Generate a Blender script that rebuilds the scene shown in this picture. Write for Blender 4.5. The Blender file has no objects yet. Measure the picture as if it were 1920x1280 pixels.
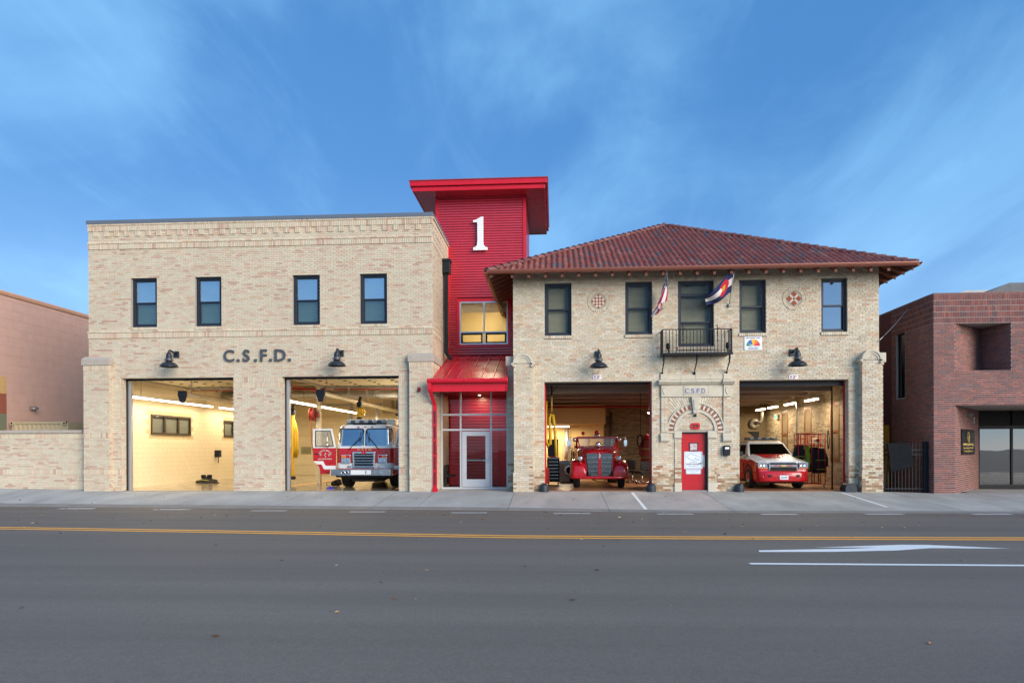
import bpy, bmesh, math, random
from mathutils import Vector, Matrix
R = math.radians
scene = bpy.context.scene
COL = scene.collection

# ------------------------------------------------------------------ camera
THETA = math.atan(81 / 1300.0)      # the camera looks slightly left of square-on
ROLL = 0.0034
DIST, EYE = 24.95, 1.52             # metres from the front walls, eye height
cam_data = bpy.data.cameras.new('camera')
cam = bpy.data.objects.new('camera', cam_data)
COL.objects.link(cam)
_r = Vector((math.cos(THETA), math.sin(THETA), 0)); _u = Vector((0, 0, 1))
_f = Vector((-math.sin(THETA), math.cos(THETA), 0))
_r2 = (_r - ROLL * _u).normalized(); _u2 = (_u + ROLL * _r).normalized()
_m = Matrix((_r2, _u2, -_f)).transposed().to_4x4()
_m.translation = Vector((0, -DIST, EYE))
cam.matrix_world = _m
cam_data.sensor_width = 36
cam_data.lens = 36 * 1300 / 1920
cam_data.shift_y = (841 - 640) / 1920
cam_data.clip_end = 3000
scene.camera = cam

# ------------------------------------------------------------------ sky
SUN_AZ, SUN_EL = R(45), R(19)        # towards the right, behind the camera, low
world = bpy.data.worlds.new('World'); scene.world = world; world.use_nodes = True
nt = world.node_tree; N = nt.nodes; L = nt.links
for n in list(N): N.remove(n)
out = N.new('ShaderNodeOutputWorld'); bg = N.new('ShaderNodeBackground')
sky = N.new('ShaderNodeTexSky'); sky.sky_type = 'NISHITA'; sky.sun_disc = False
sky.sun_elevation = SUN_EL; sky.sun_rotation = math.pi - SUN_AZ
sky.altitude = 1800; sky.air_density = 1.0; sky.dust_density = 0.6; sky.ozone_density = 3.0
tc = N.new('ShaderNodeTexCoord'); sep = N.new('ShaderNodeSeparateXYZ')
L.new(tc.outputs['Generated'], sep.inputs[0])
def wmath(op, a, b=None):
    n = N.new('ShaderNodeMath'); n.operation = op
    for i, x in enumerate((a, b)):
        if x is None: continue
        if isinstance(x, (int, float)): n.inputs[i].default_value = x
        else: L.new(x, n.inputs[i])
    return n.outputs[0]
# clouds: the view direction laid onto a cloud layer
zz = wmath('ADD', wmath('MAXIMUM', sep.outputs[2], 0.0), 0.22)
comb = N.new('ShaderNodeCombineXYZ')
L.new(wmath('DIVIDE', sep.outputs[0], zz), comb.inputs[0]); L.new(wmath('DIVIDE', sep.outputs[1], zz), comb.inputs[1])
def cloud(scale, rot, sx, sy, off, detail=6, rough=.55, dist=.6):
    mp = N.new('ShaderNodeMapping'); mp.inputs['Rotation'].default_value = (0, 0, rot)
    mp.inputs['Scale'].default_value = (sx, sy, 1); mp.inputs['Location'].default_value = off
    L.new(comb.outputs[0], mp.inputs[0])
    nz = N.new('ShaderNodeTexNoise'); nz.inputs['Scale'].default_value = scale; nz.inputs['Detail'].default_value = detail
    nz.inputs['Roughness'].default_value = rough; nz.inputs['Distortion'].default_value = dist
    L.new(mp.outputs[0], nz.inputs['Vector'])
    return nz.outputs['Fac']
def wramp(x, a, b):
    r = N.new('ShaderNodeMapRange'); r.interpolation_type = 'SMOOTHSTEP'
    r.inputs['From Min'].default_value = a; r.inputs['From Max'].default_value = b
    L.new(x, r.inputs['Value']); return r.outputs[0]
c1 = wramp(cloud(1.25, R(-38), 1.0, 0.60, (3.1, .9, 0), 7, .56, .5), .40, .64)
c2 = wramp(cloud(3.4, R(-32), 1.3, 0.45, (4.2, 2.1, 0), 9, .64, .8), .47, .80)
cl = wmath('MINIMUM', wmath('ADD', wmath('MULTIPLY', c1, .70), wmath('MULTIPLY', c2, .24)), 1.0)
tint = N.new('ShaderNodeMix'); tint.data_type = 'RGBA'
tint.inputs['A'].default_value = (0.040, 0.168, 0.41, 1); tint.inputs['B'].default_value = (0.18, 0.41, 0.67, 1)
L.new(cl, tint.inputs['Factor'])
hor = N.new('ShaderNodeMix'); hor.data_type = 'RGBA'
hor.inputs['B'].default_value = (0.28, 0.49, 0.71, 1)
L.new(wmath('MULTIPLY', wramp(sep.outputs[2], .38, .04), .60), hor.inputs['Factor']); L.new(tint.outputs['Result'], hor.inputs['A'])
gain = N.new('ShaderNodeVectorMath'); gain.operation = 'SCALE'; gain.inputs['Scale'].default_value = 8.5
L.new(hor.outputs['Result'], gain.inputs[0])
mix = N.new('ShaderNodeMix'); mix.data_type = 'RGBA'; mix.inputs['Factor'].default_value = .72
L.new(sky.outputs[0], mix.inputs['A']); L.new(gain.outputs[0], mix.inputs['B'])
L.new(mix.outputs['Result'], bg.inputs['Color']); bg.inputs['Strength'].default_value = 0.14
L.new(bg.outputs[0], out.inputs[0])

# ------------------------------------------------------------------ sun (evening glow, soft)
sd = bpy.data.lights.new('sun', 'SUN'); sun = bpy.data.objects.new('sun', sd); COL.objects.link(sun)
sd.energy = 2.95; sd.angle = R(41); sd.color = (1.0, 0.885, 0.765)
_d = Vector((-math.sin(SUN_AZ) * math.cos(SUN_EL), math.cos(SUN_AZ) * math.cos(SUN_EL), -math.sin(SUN_EL)))
sun.rotation_euler = _d.to_track_quat('-Z', 'Y').to_euler()
sun.location = (20, -30, 15)

vs = scene.view_settings
vs.view_transform = 'Standard'; vs.look = 'None'; vs.exposure = 0.52; vs.gamma = 1; vs.use_curve_mapping = False
cy = scene.cycles
cy.use_denoising = True
try: cy.denoiser = 'OPENIMAGEDENOISE'
except Exception: pass
cy.max_bounces = 7; cy.diffuse_bounces = 3; cy.glossy_bounces = 3; cy.transparent_max_bounces = 12
cy.sample_clamp_indirect = 8; cy.caustics_reflective = False; cy.caustics_refractive = False

# ------------------------------------------------------------------ survey helpers (photo measurements to metres at a known depth)
def P(px, py, Y=0.0):
    dx = px - 960; dy = 841 - py
    u = (dx + ROLL * dy) / 1300; v = (dy - ROLL * dx) / 1300
    rx = -math.sin(THETA) + u * math.cos(THETA); ry = math.cos(THETA) + u * math.sin(THETA)
    t = (Y + DIST) / ry
    return rx * t, EYE + v * t
def PX(px, py, Y=0.0): return P(px, py, Y)[0]
def PZ(px, py, Y=0.0): return P(px, py, Y)[1]
def PG(px, py, z=0.0):
    dx = px - 960; dy = 841 - py
    u = (dx + ROLL * dy) / 1300; v = (dy - ROLL * dx) / 1300
    t = (z - EYE) / v
    return (-math.sin(THETA) + u * math.cos(THETA)) * t, (math.cos(THETA) + u * math.sin(THETA)) * t - DIST

# ------------------------------------------------------------------ materials
def srgb(r, g, b):
    f = lambda c: (c / 255 / 12.92) if c <= 10 else ((c / 255 + .055) / 1.055) ** 2.4
    return (f(r), f(g), f(b))
MATS = {}
def mat(name, col=(.5, .5, .5), rough=.6, metal=0.0, var=.12, vscale=6.0, bump=0.0, bscale=60.0, spec=.5,
        attr=False, coat=0.0, emit=None, estr=1.0, fleck=0.0, stretch=None, big=0.0, bigscale=.5):
    if name in MATS: return MATS[name]
    m = bpy.data.materials.new(name); m.use_nodes = True
    t = m.node_tree; b = t.nodes['Principled BSDF']; k = t.links
    b.inputs['Roughness'].default_value = rough; b.inputs['Metallic'].default_value = metal
    b.inputs['Specular IOR Level'].default_value = spec; b.inputs['Coat Weight'].default_value = coat
    if coat: b.inputs['Coat Roughness'].default_value = .06
    geo = t.nodes.new('ShaderNodeNewGeometry'); vec = geo.outputs['Position']
    if stretch:
        mp = t.nodes.new('ShaderNodeMapping'); mp.inputs['Scale'].default_value = stretch
        k.new(vec, mp.inputs[0]); vec = mp.outputs[0]
    def noise(s, d=4):
        n = t.nodes.new('ShaderNodeTexNoise'); n.inputs['Scale'].default_value = s; n.inputs['Detail'].default_value = d
        k.new(vec, n.inputs['Vector']); return n.outputs['Fac']
    def rng(x, lo, hi, a=.25, c=.75):
        n = t.nodes.new('ShaderNodeMapRange'); n.inputs['From Min'].default_value = a; n.inputs['From Max'].default_value = c
        n.inputs['To Min'].default_value = lo; n.inputs['To Max'].default_value = hi
        k.new(x, n.inputs['Value']); return n.outputs[0]
    def mul(colsock, fac):
        n = t.nodes.new('ShaderNodeVectorMath'); n.operation = 'SCALE'; k.new(colsock, n.inputs[0]); k.new(fac, n.inputs['Scale']); return n.outputs[0]
    if attr:
        a = t.nodes.new('ShaderNodeAttribute'); a.attribute_name = 'tint'; c = a.outputs['Color']
    else:
        a = t.nodes.new('ShaderNodeRGB'); a.outputs[0].default_value = (*col, 1); c = a.outputs[0]
    if var: c = mul(c, rng(noise(vscale), 1 - var, 1 + var))
    if fleck: c = mul(c, rng(noise(vscale * 14, 2), 1 - fleck, 1 + fleck))
    if big: c = mul(c, rng(noise(bigscale, 5), 1 - big, 1 + big * .6))
    k.new(c, b.inputs['Base Color'])
    if var: k.new(rng(noise(vscale * 1.7), max(.02, rough - .08), min(1, rough + .08)), b.inputs['Roughness'])
    if bump:
        bn = t.nodes.new('ShaderNodeBump'); bn.inputs['Strength'].default_value = bump; bn.inputs['Distance'].default_value = .01
        k.new(noise(bscale, 3), bn.inputs['Height']); k.new(bn.outputs[0], b.inputs['Normal'])
    if emit:
        b.inputs['Emission Color'].default_value = (*emit, 1); b.inputs['Emission Strength'].default_value = estr
    MATS[name] = m
    return m
def glass_mat(name, tint=(.55, .6, .6), refl=.28, rough=.01, wave=.025):
    m = bpy.data.materials.new(name); m.use_nodes = True; t = m.node_tree; k = t.links
    for n in list(t.nodes):
        if n.type != 'OUTPUT_MATERIAL': t.nodes.remove(n)
    o = [n for n in t.nodes if n.type == 'OUTPUT_MATERIAL'][0]
    tr = t.nodes.new('ShaderNodeBsdfTransparent'); tr.inputs[0].default_value = (*tint, 1)
    gl = t.nodes.new('ShaderNodeBsdfGlossy'); gl.inputs['Roughness'].default_value = rough; gl.inputs['Color'].default_value = (.95, .97, 1, 1)
    lw = t.nodes.new('ShaderNodeLayerWeight'); lw.inputs['Blend'].default_value = .5
    pw = t.nodes.new('ShaderNodeMath'); pw.operation = 'POWER'; pw.inputs[1].default_value = 5; k.new(lw.outputs['Facing'], pw.inputs[0])
    fr = t.nodes.new('ShaderNodeMath'); fr.operation = 'MULTIPLY_ADD'; fr.inputs[1].default_value = .96; fr.inputs[2].default_value = .04; k.new(pw.outputs[0], fr.inputs[0])
    ad = t.nodes.new('ShaderNodeMath'); ad.operation = 'ADD'; ad.use_clamp = True; ad.inputs[1].default_value = refl
    k.new(fr.outputs[0], ad.inputs[0])
    geo = t.nodes.new('ShaderNodeNewGeometry'); nz = t.nodes.new('ShaderNodeTexNoise'); nz.inputs['Scale'].default_value = .9
    bp = t.nodes.new('ShaderNodeBump'); bp.inputs['Strength'].default_value = wave; bp.inputs['Distance'].default_value = .2
    k.new(geo.outputs['Position'], nz.inputs['Vector']); k.new(nz.outputs['Fac'], bp.inputs['Height']); k.new(bp.outputs[0], gl.inputs['Normal'])
    mx = t.nodes.new('ShaderNodeMixShader'); k.new(ad.outputs[0], mx.inputs[0]); k.new(tr.outputs[0], mx.inputs[1]); k.new(gl.outputs[0], mx.inputs[2])
    k.new(mx.outputs[0], o.inputs[0]); MATS[name] = m
    return m

# ------------------------------------------------------------------ mesh builder
class MB:
    def __init__(s): s.v = []; s.f = []; s.c = []; s.s = []
    def add(s, vs_, fs, col=None, smooth=False):
        o = len(s.v); s.v.extend(vs_)
        for f in fs: s.f.append([i + o for i in f]); s.c.append(col); s.s.append(smooth)
        return s
    def box(s, x0, x1, y0, y1, z0, z1, col=None, back=True):
        v = [(x0,y0,z0),(x1,y0,z0),(x1,y1,z0),(x0,y1,z0),(x0,y0,z1),(x1,y0,z1),(x1,y1,z1),(x0,y1,z1)]
        f = [(0,1,5,4),(1,2,6,5),(3,0,4,7),(4,5,6,7),(3,2,1,0)]
        if back: f.append((2,3,7,6))
        return s.add(v, f, col)
    def obox(s, p, ud, nd, u0, u1, z0, z1, d0, d1, col=None, back=False):
        # box on a wall plane: p origin, ud along, nd outwards; d measured along nd
        def q(u, d, z): return (p[0] + ud[0]*u + nd[0]*d, p[1] + ud[1]*u + nd[1]*d, z)
        v = [q(u0,d1,z0), q(u1,d1,z0), q(u1,d0,z0), q(u0,d0,z0), q(u0,d1,z1), q(u1,d1,z1), q(u1,d0,z1), q(u0,d0,z1)]
        f = [(0,1,5,4),(1,2,6,5),(3,0,4,7),(4,5,6,7),(3,2,1,0)]
        if back: f.append((2,3,7,6))
        return s.add(v, f, col)
    def prism(s, poly, d0, d1, axis='Y', col=None, smooth=False):
        n = len(poly)
        def q(a, b, d): return {'Y': (a, d, b), 'Z': (a, b, d), 'X': (d, a, b)}[axis]
        v = [q(a, b, d0) for a, b in poly] + [q(a, b, d1) for a, b in poly]
        s.add(v, [list(range(n))[::-1], list(range(n, 2*n))], col)
        o = len(s.v) - 2*n
        for i in range(n):
            j = (i+1) % n
            s.f.append([o+i, o+j, o+n+j, o+n+i]); s.c.append(col); s.s.append(smooth)
        return s
    def tube(s, pts, r, n=8, col=None, cap=True, smooth=True):
        pts = [Vector(p) for p in pts]; rings = []; ref = None
        rr = r if isinstance(r, (list, tuple)) else [r]*len(pts)
        for i, p in enumerate(pts):
            d = (pts[min(i+1, len(pts)-1)] - pts[max(i-1, 0)]).normalized()
            if ref is None: ref = Vector((0,0,1)) if abs(d.z) < .9 else Vector((1,0,0))
            a = d.cross(ref).normalized(); b = a.cross(d).normalized(); ref = b
            rings.append([tuple(p + (a*math.cos(2*math.pi*k/n) + b*math.sin(2*math.pi*k/n))*rr[i]) for k in range(n)])
        v = [q for ring in rings for q in ring]; f = []
        for i in range(len(pts)-1):
            for k in range(n): f.append((i*n+k, i*n+(k+1) % n, (i+1)*n+(k+1) % n, (i+1)*n+k))
        s.add(v, f, col, smooth)
        if cap:
            o = len(s.v) - len(v)
            for base in (0, (len(pts)-1)*n):
                s.f.append([o+base+k for k in range(n)]); s.c.append(col); s.s.append(False)
        return s
    def lathe(s, prof, c=(0,0,0), n=20, axis='Z', col=None, smooth=True, a0=0.0, a1=2*math.pi):
        full = abs(a1 - a0 - 2*math.pi) < 1e-6; m = n if full else n+1; v = []
        for r_, h in prof:
            for k in range(m):
                a = a0 + (a1-a0)*k/n; x, y = r_*math.cos(a), r_*math.sin(a)
                q = {'Z': (x, y, h), 'Y': (x, h, y), 'X': (h, x, y)}[axis]
                v.append((c[0]+q[0], c[1]+q[1], c[2]+q[2]))
        f = []
        for i in range(len(prof)-1):
            for k in range(n if full else n): 
                k2 = (k+1) % m
                f.append((i*m+k, i*m+k2, (i+1)*m+k2, (i+1)*m+k))
        s.add(v, f, col, smooth)
        return s
    def loft(s, rings, col=None, smooth=True, closed=True, cap=True):
        n = len(rings[0]); v = [q for r_ in rings for q in r_]; f = []
        for i in range(len(rings)-1):
            for k in range(n if closed else n-1): f.append((i*n+k, i*n+(k+1) % n, (i+1)*n+(k+1) % n, (i+1)*n+k))
        s.add(v, f, col, smooth); o = len(s.v) - len(v)
        if cap and closed:
            for base in (0, (len(rings)-1)*n): s.f.append([o+base+k for k in range(n)]); s.c.append(col); s.s.append(False)
        return s
    def mesh(s, name, recalc=True):
        me = bpy.data.meshes.new(name); me.from_pydata(s.v, [], s.f)
        if any(s.s): me.polygons.foreach_set('use_smooth', s.s)
        if any(c is not None for c in s.c):
            a = me.attributes.new('tint', 'FLOAT_COLOR', 'FACE'); arr = []
            for c in s.c: arr.extend((*(c or (.5,.5,.5)), 1.0))
            a.data.foreach_set('color', arr)
        if recalc and len(s.f) < 30000:
            bm = bmesh.new(); bm.from_mesh(me); bmesh.ops.recalc_face_normals(bm, faces=bm.faces); bm.to_mesh(me); bm.free()
        me.update(); return me
BASE = {}
def bevel(o, w, seg=2):
    m = o.modifiers.new('bevel', 'BEVEL'); m.width = w; m.segments = seg; m.limit_method = 'ANGLE'; m.angle_limit = R(40)
    if hasattr(m, 'harden_normals'): m.harden_normals = False
    return o
def put(name, mb, material, parent=None, label=None, cat=None, group=None, kind=None, bev=0, origin=None):
    """link one mesh; coordinates are the parent's own (things built in place keep world coordinates)"""
    if parent is None and origin is None and mb.v:
        xs = [q[0] for q in mb.v]; ys = [q[1] for q in mb.v]; zs = [q[2] for q in mb.v]
        origin = ((min(xs)+max(xs))/2, (min(ys)+max(ys))/2, min(zs))
    if parent is None:
        mb.v = [(q[0]-origin[0], q[1]-origin[1], q[2]-origin[2]) for q in mb.v]
    me = mb.mesh(name); o = bpy.data.objects.new(name, me); COL.objects.link(o)
    if parent is None: o.location = origin; BASE[o.name] = origin
    else: attach(o, parent)
    mats = material if isinstance(material, (list, tuple)) else [material]
    for m in mats: me.materials.append(m)
    tag(o, label, cat, group, kind)
    if bev: bevel(o, bev)
    return o
WORLD = {}
def attach(o, parent):
    o.parent = parent
    if parent.name in WORLD: o.matrix_parent_inverse = Matrix.Translation(-Vector(WORLD[parent.name]))
def tag(o, label=None, cat=None, group=None, kind=None):
    if label: o['label'] = label
    if cat: o['category'] = cat
    if group: o['group'] = group
    if kind: o['kind'] = kind
    return o
def thing(name, label, cat, loc=(0,0,0), rz=0.0, group=None, inplace=False):
    o = bpy.data.objects.new(name, None); COL.objects.link(o); o.location = loc; o.rotation_euler = (0, 0, rz)
    o.empty_display_size = .2
    if inplace: WORLD[o.name] = loc
    return tag(o, label, cat, group)
def copy_tree(o, parent=None):
    c = o.copy(); COL.objects.link(c); c.parent = parent
    for ch in list(o.children): copy_tree(ch, c)
    return c
def text_mb(txt, size, depth=.01, bold=0.0, shear=0.0, squeeze=1.0, align='CENTER'):
    cu = bpy.data.curves.new('t', 'FONT'); cu.body = txt; cu.size = size; cu.extrude = depth/2; cu.offset = bold; cu.shear = shear
    cu.align_x = align; cu.resolution_u = 3
    o = bpy.data.objects.new('t', cu); COL.objects.link(o)
    me = o.to_mesh(); vs_ = [(q.co.x*squeeze, q.co.z, q.co.y) for q in me.vertices]; fs = [list(p.vertices) for p in me.polygons]
    o.to_mesh_clear(); bpy.data.objects.remove(o); bpy.data.curves.remove(cu)
    return vs_, fs
def text(mb, txt, at, size, depth=.01, bold=0.0, squeeze=1.0, col=None, rot=0.0, width=None):
    """upright text facing -Y, centred on at"""
    v, f = text_mb(txt, size, depth, bold, 0, squeeze)
    if not v: return mb
    x0, x1 = min(q[0] for q in v), max(q[0] for q in v); z0, z1 = min(q[2] for q in v), max(q[2] for q in v)
    k = (width/(x1-x0)) if width else 1.0
    c, s = math.cos(rot), math.sin(rot); o = []
    for q in v:
        x = (q[0]-(x0+x1)/2)*k; z = q[2]-(z0+z1)/2
        o.append((at[0]+x*c-z*s, at[1]+q[1], at[2]+x*s+z*c))
    return mb.add(o, f, col)
def arc_text(mb, txt, c, r, size, a0, a1, depth=.006, bold=0.0, col=None):
    n = len(txt)
    for i, ch in enumerate(txt):
        if ch == ' ': continue
        a = a0 + (a1-a0)*i/(n-1)
        text(mb, ch, (c[0]+r*math.cos(a), c[1], c[2]+r*math.sin(a)), size, depth, bold, col=col, rot=a-math.pi/2)
    return mb
def rrect(x0, x1, z0, z1, r, n=4):
    p = []
    for cx_, cz, a in ((x1-r, z1-r, 0), (x0+r, z1-r, 90), (x0+r, z0+r, 180), (x1-r, z0+r, 270)):
        for k in range(n+1):
            q = R(a+90*k/n); p.append((cx_+r*math.cos(q), cz+r*math.sin(q)))
    return p
def disc(cx_, cz, r, n=16): return [(cx_+r*math.cos(2*math.pi*k/n), cz+r*math.sin(2*math.pi*k/n)) for k in range(n)]

# ------------------------------------------------------------------ bricks laid one by one
CAMP = Vector((0, -DIST, EYE))
class Wall:
    """collects bricks on any number of wall planes, then makes the nearest 300 single objects and joins the rest"""
    def __init__(s, palette, ch, bl, joint, seed, run=.35, jit=.05, proud=.009, rag=.0015):
        s.pal = palette; s.ch = ch; s.bl = bl; s.j = joint; s.rng = random.Random(seed); s.run = run; s.jit = jit; s.proud = proud; s.rag = rag
        s.rec = []; s.last = 0; s.low = None
        s.wsum = sum(w for w, _ in palette)
    def pick(s):
        if s.rng.random() < s.run: return s.last
        x = s.rng.random()*s.wsum; i = 0
        for i, (w, _) in enumerate(s.pal):
            x -= w
            if x <= 0: break
        s.last = i; return i
    def brick(s, p, ud, nd, u0, u1, z0, z1, proud=None, ci=None):
        s.rec.append((p, ud, nd, u0, u1, z0, z1, (s.proud if proud is None else proud) + s.rng.uniform(-s.rag, s.rag), s.pick() if ci is None else ci))
    def courses(s, p, ud, nd, u0, u1, z0, z1, holes=(), header=0, proud=None, phase=0, zref=0.0, cut=None):
        ch, bl, j = s.ch, s.bl, s.j
        k = math.ceil((z0 - zref)/ch - 1e-4)
        while zref + (k+1)*ch <= z1 + 1e-3:
            a, b = zref + k*ch + j/2, zref + (k+1)*ch - j/2
            hd = header and k % header == 0
            ln = bl/2 if hd else bl
            off = (ln/2 if hd else (bl/2 if k % 2 else 0)) + phase
            iv = [(u0, u1)]
            for h in holes:
                if h[2] < b - .004 and h[3] > a + .004:
                    nx = []
                    for q in iv:
                        if h[1] <= q[0] or h[0] >= q[1]: nx.append(q); continue
                        if h[0] > q[0]: nx.append((q[0], h[0]))
                        if h[1] < q[1]: nx.append((h[1], q[1]))
                    iv = nx
            if cut:
                nx = []
                for q in iv: nx += cut(q[0], q[1], (a+b)/2)
                iv = nx
            for q0, q1 in iv:
                n0 = math.floor((q0 - u0 - off)/ln); u = u0 + off + n0*ln
                while u < q1 - .012:
                    a0, a1 = max(u + j/2, q0 + .002), min(u + ln - j/2, q1 - .002)
                    if a1 - a0 > .028: s.brick(p, ud, nd, a0, a1, a, b, proud)
                    u += ln
            k += 1
    def soldiers(s, p, ud, nd, u0, u1, z0, z1, proud=None, pitch=None, skip=None):
        pt = pitch or s.ch; n = max(1, round((u1-u0)/pt)); pt = (u1-u0)/n
        for i in range(n):
            if skip and skip(i, n): continue
            s.brick(p, ud, nd, u0+i*pt+s.j/2, u0+(i+1)*pt-s.j/2, z0+s.j/2, z1-s.j/2, proud)
    def finish(s, parent, material, single=300):
        def dist(r_):
            u = (r_[3]+r_[4])/2; return ((r_[0][0]+r_[1][0]*u)**2 + (r_[0][1]+r_[1][1]*u+DIST)**2 + ((r_[5]+r_[6])/2-EYE)**2)
        full = [i for i, r_ in enumerate(s.rec) if abs((r_[4]-r_[3]) - (s.bl-s.j)) < .004 and abs((r_[6]-r_[5]) - (s.ch-s.j)) < .004 and r_[2][1] < -.9]
        full.sort(key=lambda i: dist(s.rec[i])); solo = set(full[:single])
        mb = MB(); cache = {}
        for i, (p, ud, nd, u0, u1, z0, z1, pr, ci) in enumerate(s.rec):
            base = s.pal[ci][1]
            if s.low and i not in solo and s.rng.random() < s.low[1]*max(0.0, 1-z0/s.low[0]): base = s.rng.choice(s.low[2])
            if i in solo:
                key = (ci, s.rng.randrange(3))
                if key not in cache:
                    k = 1 + s.rng.uniform(-s.jit, s.jit); m = MB(); w = s.bl - s.j; h = s.ch - s.j
                    m.box(-w/2, w/2, -.012, .012, -h/2, h/2, tuple(c*k for c in base))
                    cache[key] = m.mesh('brick'); cache[key].materials.append(material)
                o = bpy.data.objects.new('brick', cache[key]); COL.objects.link(o); attach(o, parent)
                u = (u0+u1)/2; d = pr - .012
                o.location = (p[0]+ud[0]*u+nd[0]*d, p[1]+ud[1]*u+nd[1]*d, (z0+z1)/2)
                continue
            k = 1 + s.rng.uniform(-s.jit, s.jit)
            mb.obox(p, ud, nd, u0, u1, z0, z1, -.012, pr, tuple(c*k for c in base))
        return put('brickwork', mb, material, parent, kind='stuff')
def slab(mb, p, ud, nd, u0, u1, z0, z1, thick, holes=(), col=None):
    """solid wall with openings, split along the openings' edges"""
    us = sorted({u0, u1, *[min(max(h[i], u0), u1) for h in holes for i in (0, 1)]})
    zs = sorted({z0, z1, *[min(max(h[i], z0), z1) for h in holes for i in (2, 3)]})
    for i in range(len(us)-1):
        z = 0
        while z < len(zs)-1:
            def hole(k): 
                um, zm = (us[i]+us[i+1])/2, (zs[k]+zs[k+1])/2
                return any(h[0] < um < h[1] and h[2] < zm < h[3] for h in holes)
            if hole(z): z += 1; continue
            k = z
            while k+1 < len(zs)-1 and not hole(k+1): k += 1
            mb.obox(p, ud, nd, us[i], us[i+1], zs[z], zs[k+1], -thick, 0, col, back=True); z = k+1
    return mb
EX, EY = (1, 0), (0, 1)

# ------------------------------------------------------------------ shared materials
M_brickL = mat('cream_brick', attr=True, rough=.82, var=.07, vscale=9, fleck=.10, bump=.12, bscale=90, spec=.25, big=.07, bigscale=.45)
M_brickR = mat('old_buff_brick', attr=True, rough=.88, var=.10, vscale=7, fleck=.14, bump=.25, bscale=70, spec=.2, big=.10, bigscale=.6)
M_brickN = mat('dark_red_brick', attr=True, rough=.8, var=.12, vscale=8, fleck=.14, bump=.15, bscale=80, spec=.3, big=.12, bigscale=.5)
M_mortL = mat('grey_mortar', srgb(172, 168, 160), .95, var=.06, vscale=20, bump=.15)
M_mortR = mat('old_mortar', srgb(176, 166, 150), .95, var=.10, vscale=10, bump=.3, big=.12)
M_mortN = mat('pale_mortar', srgb(176, 164, 158), .95, var=.08, vscale=12, bump=.2, big=.12)
M_stone = mat('limestone', srgb(206, 198, 178), .8, var=.07, vscale=5, bump=.15, bscale=50, big=.08)
M_cast = mat('cast_stone', srgb(176, 166, 154), .85, var=.07, vscale=6, bump=.15, bscale=70)
M_coping = mat('slate_metal', srgb(104, 114, 126), .4, .1, var=.05, vscale=2)
M_frame = mat('dark_window_frame', srgb(44, 50, 60), .4, .3, var=.05)
M_black = mat('black_metal', srgb(30, 34, 40), .5, 0, var=.10, vscale=10, spec=.25)
M_rubber = mat('black_rubber', srgb(26, 29, 33), .9, var=.2, vscale=14, bump=.2, spec=.15)
M_alu = mat('aluminium', srgb(198, 203, 210), .35, .75, var=.04)
M_dooralu = mat('pale_anodised', srgb(206, 213, 220), .4, .15, var=.03)
M_white = mat('white_paint', srgb(226, 228, 228), .4, var=.04)
M_red = mat('red_panel', attr=True, rough=.34, var=.04, vscale=3, spec=.9, coat=.35)
REDC = srgb(200, 34, 58)
M_redtrim = mat('red_trim', srgb(204, 20, 40), .3, var=.05, vscale=2, spec=.5)
M_redpaint = mat('red_door_paint', srgb(188, 14, 30), .4, var=.06, vscale=5)
M_cream = mat('cream_blockwork', srgb(224, 208, 172), .6, var=.04, vscale=3, bump=.06)
M_ceil = mat('ceiling_paint', srgb(190, 178, 150), .8, var=.06)
M_ceilR = mat('beam_paint', srgb(150, 136, 122), .7, var=.08)
M_floorL = mat('polished_concrete', srgb(150, 138, 116), .14, var=.14, vscale=1.2, big=.2, bigscale=.3)
M_floorR = mat('brown_floor', srgb(150, 104, 74), .35, var=.12, vscale=1.5, big=.15)
M_dark = mat('dark_interior', srgb(36, 34, 32), .9)
M_pipe = mat('red_pipe', srgb(150, 22, 22), .5)
M_galv = mat('galvanised', srgb(170, 170, 168), .35, .8, var=.08)
M_yhose = mat('yellow_hose', srgb(196, 156, 30), .5, var=.08, vscale=12)
M_chrome = mat('chrome', srgb(225, 228, 232), .12, 1.0, var=.02)
M_glassW = glass_mat('window_glass', (.92, .99, .97), .46)
M_glassL = glass_mat('screened_glass', (.62, .72, .70), .09)
M_glassD = glass_mat('dark_glass', (.80, .82, .80), -.022)
M_glassE = glass_mat('entrance_glass', (.90, .90, .90), -.025)
M_glassS = glass_mat('bright_mirror_glass', (.3, .33, .35), .42)
M_blind = mat('blind_slats', srgb(205, 205, 196), .6, var=.03)
M_blindT = mat('tan_blind', srgb(206, 196, 170), .6, var=.05)
M_tube = mat('lamp_tube', (1, .9, .7), .5, var=0, emit=(1.0, .80, .52), estr=9.0)
M_copper = mat('brown_gutter', srgb(142, 88, 72), .4, .25, var=.08, vscale=3)
M_wood = mat('brown_rafter', srgb(132, 78, 58), .6, var=.12, vscale=8)
M_tile = mat('clay_tile', attr=True, rough=.6, var=.14, vscale=7, bump=.12, bscale=40, spec=.25)

PAL_L = [(44, srgb(213,201,175)), (14, srgb(215,205,181)), (20, srgb(213,193,168)), (9, srgb(209,185,160)), (5, srgb(209,183,155)), (4, srgb(201,169,148)), (2, srgb(195,162,142)), (8, srgb(215,197,173))]
PAL_R = [(34, srgb(213,202,178)), (18, srgb(217,207,187)), (16, srgb(209,196,170)), (12, srgb(214,194,166)), (6, srgb(211,187,160)), (3, srgb(208,177,150)), (3, srgb(197,182,161)), (1.5, srgb(201,166,142))]
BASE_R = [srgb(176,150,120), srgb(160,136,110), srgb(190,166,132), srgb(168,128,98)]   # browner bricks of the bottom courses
PAL_N = [(22, srgb(137,86,79)), (18, srgb(129,84,79)), (16, srgb(124,85,81)), (14, srgb(147,92,82)), (8, srgb(116,85,84)), (8, srgb(134,95,87)), (3, srgb(107,84,84))]

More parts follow.
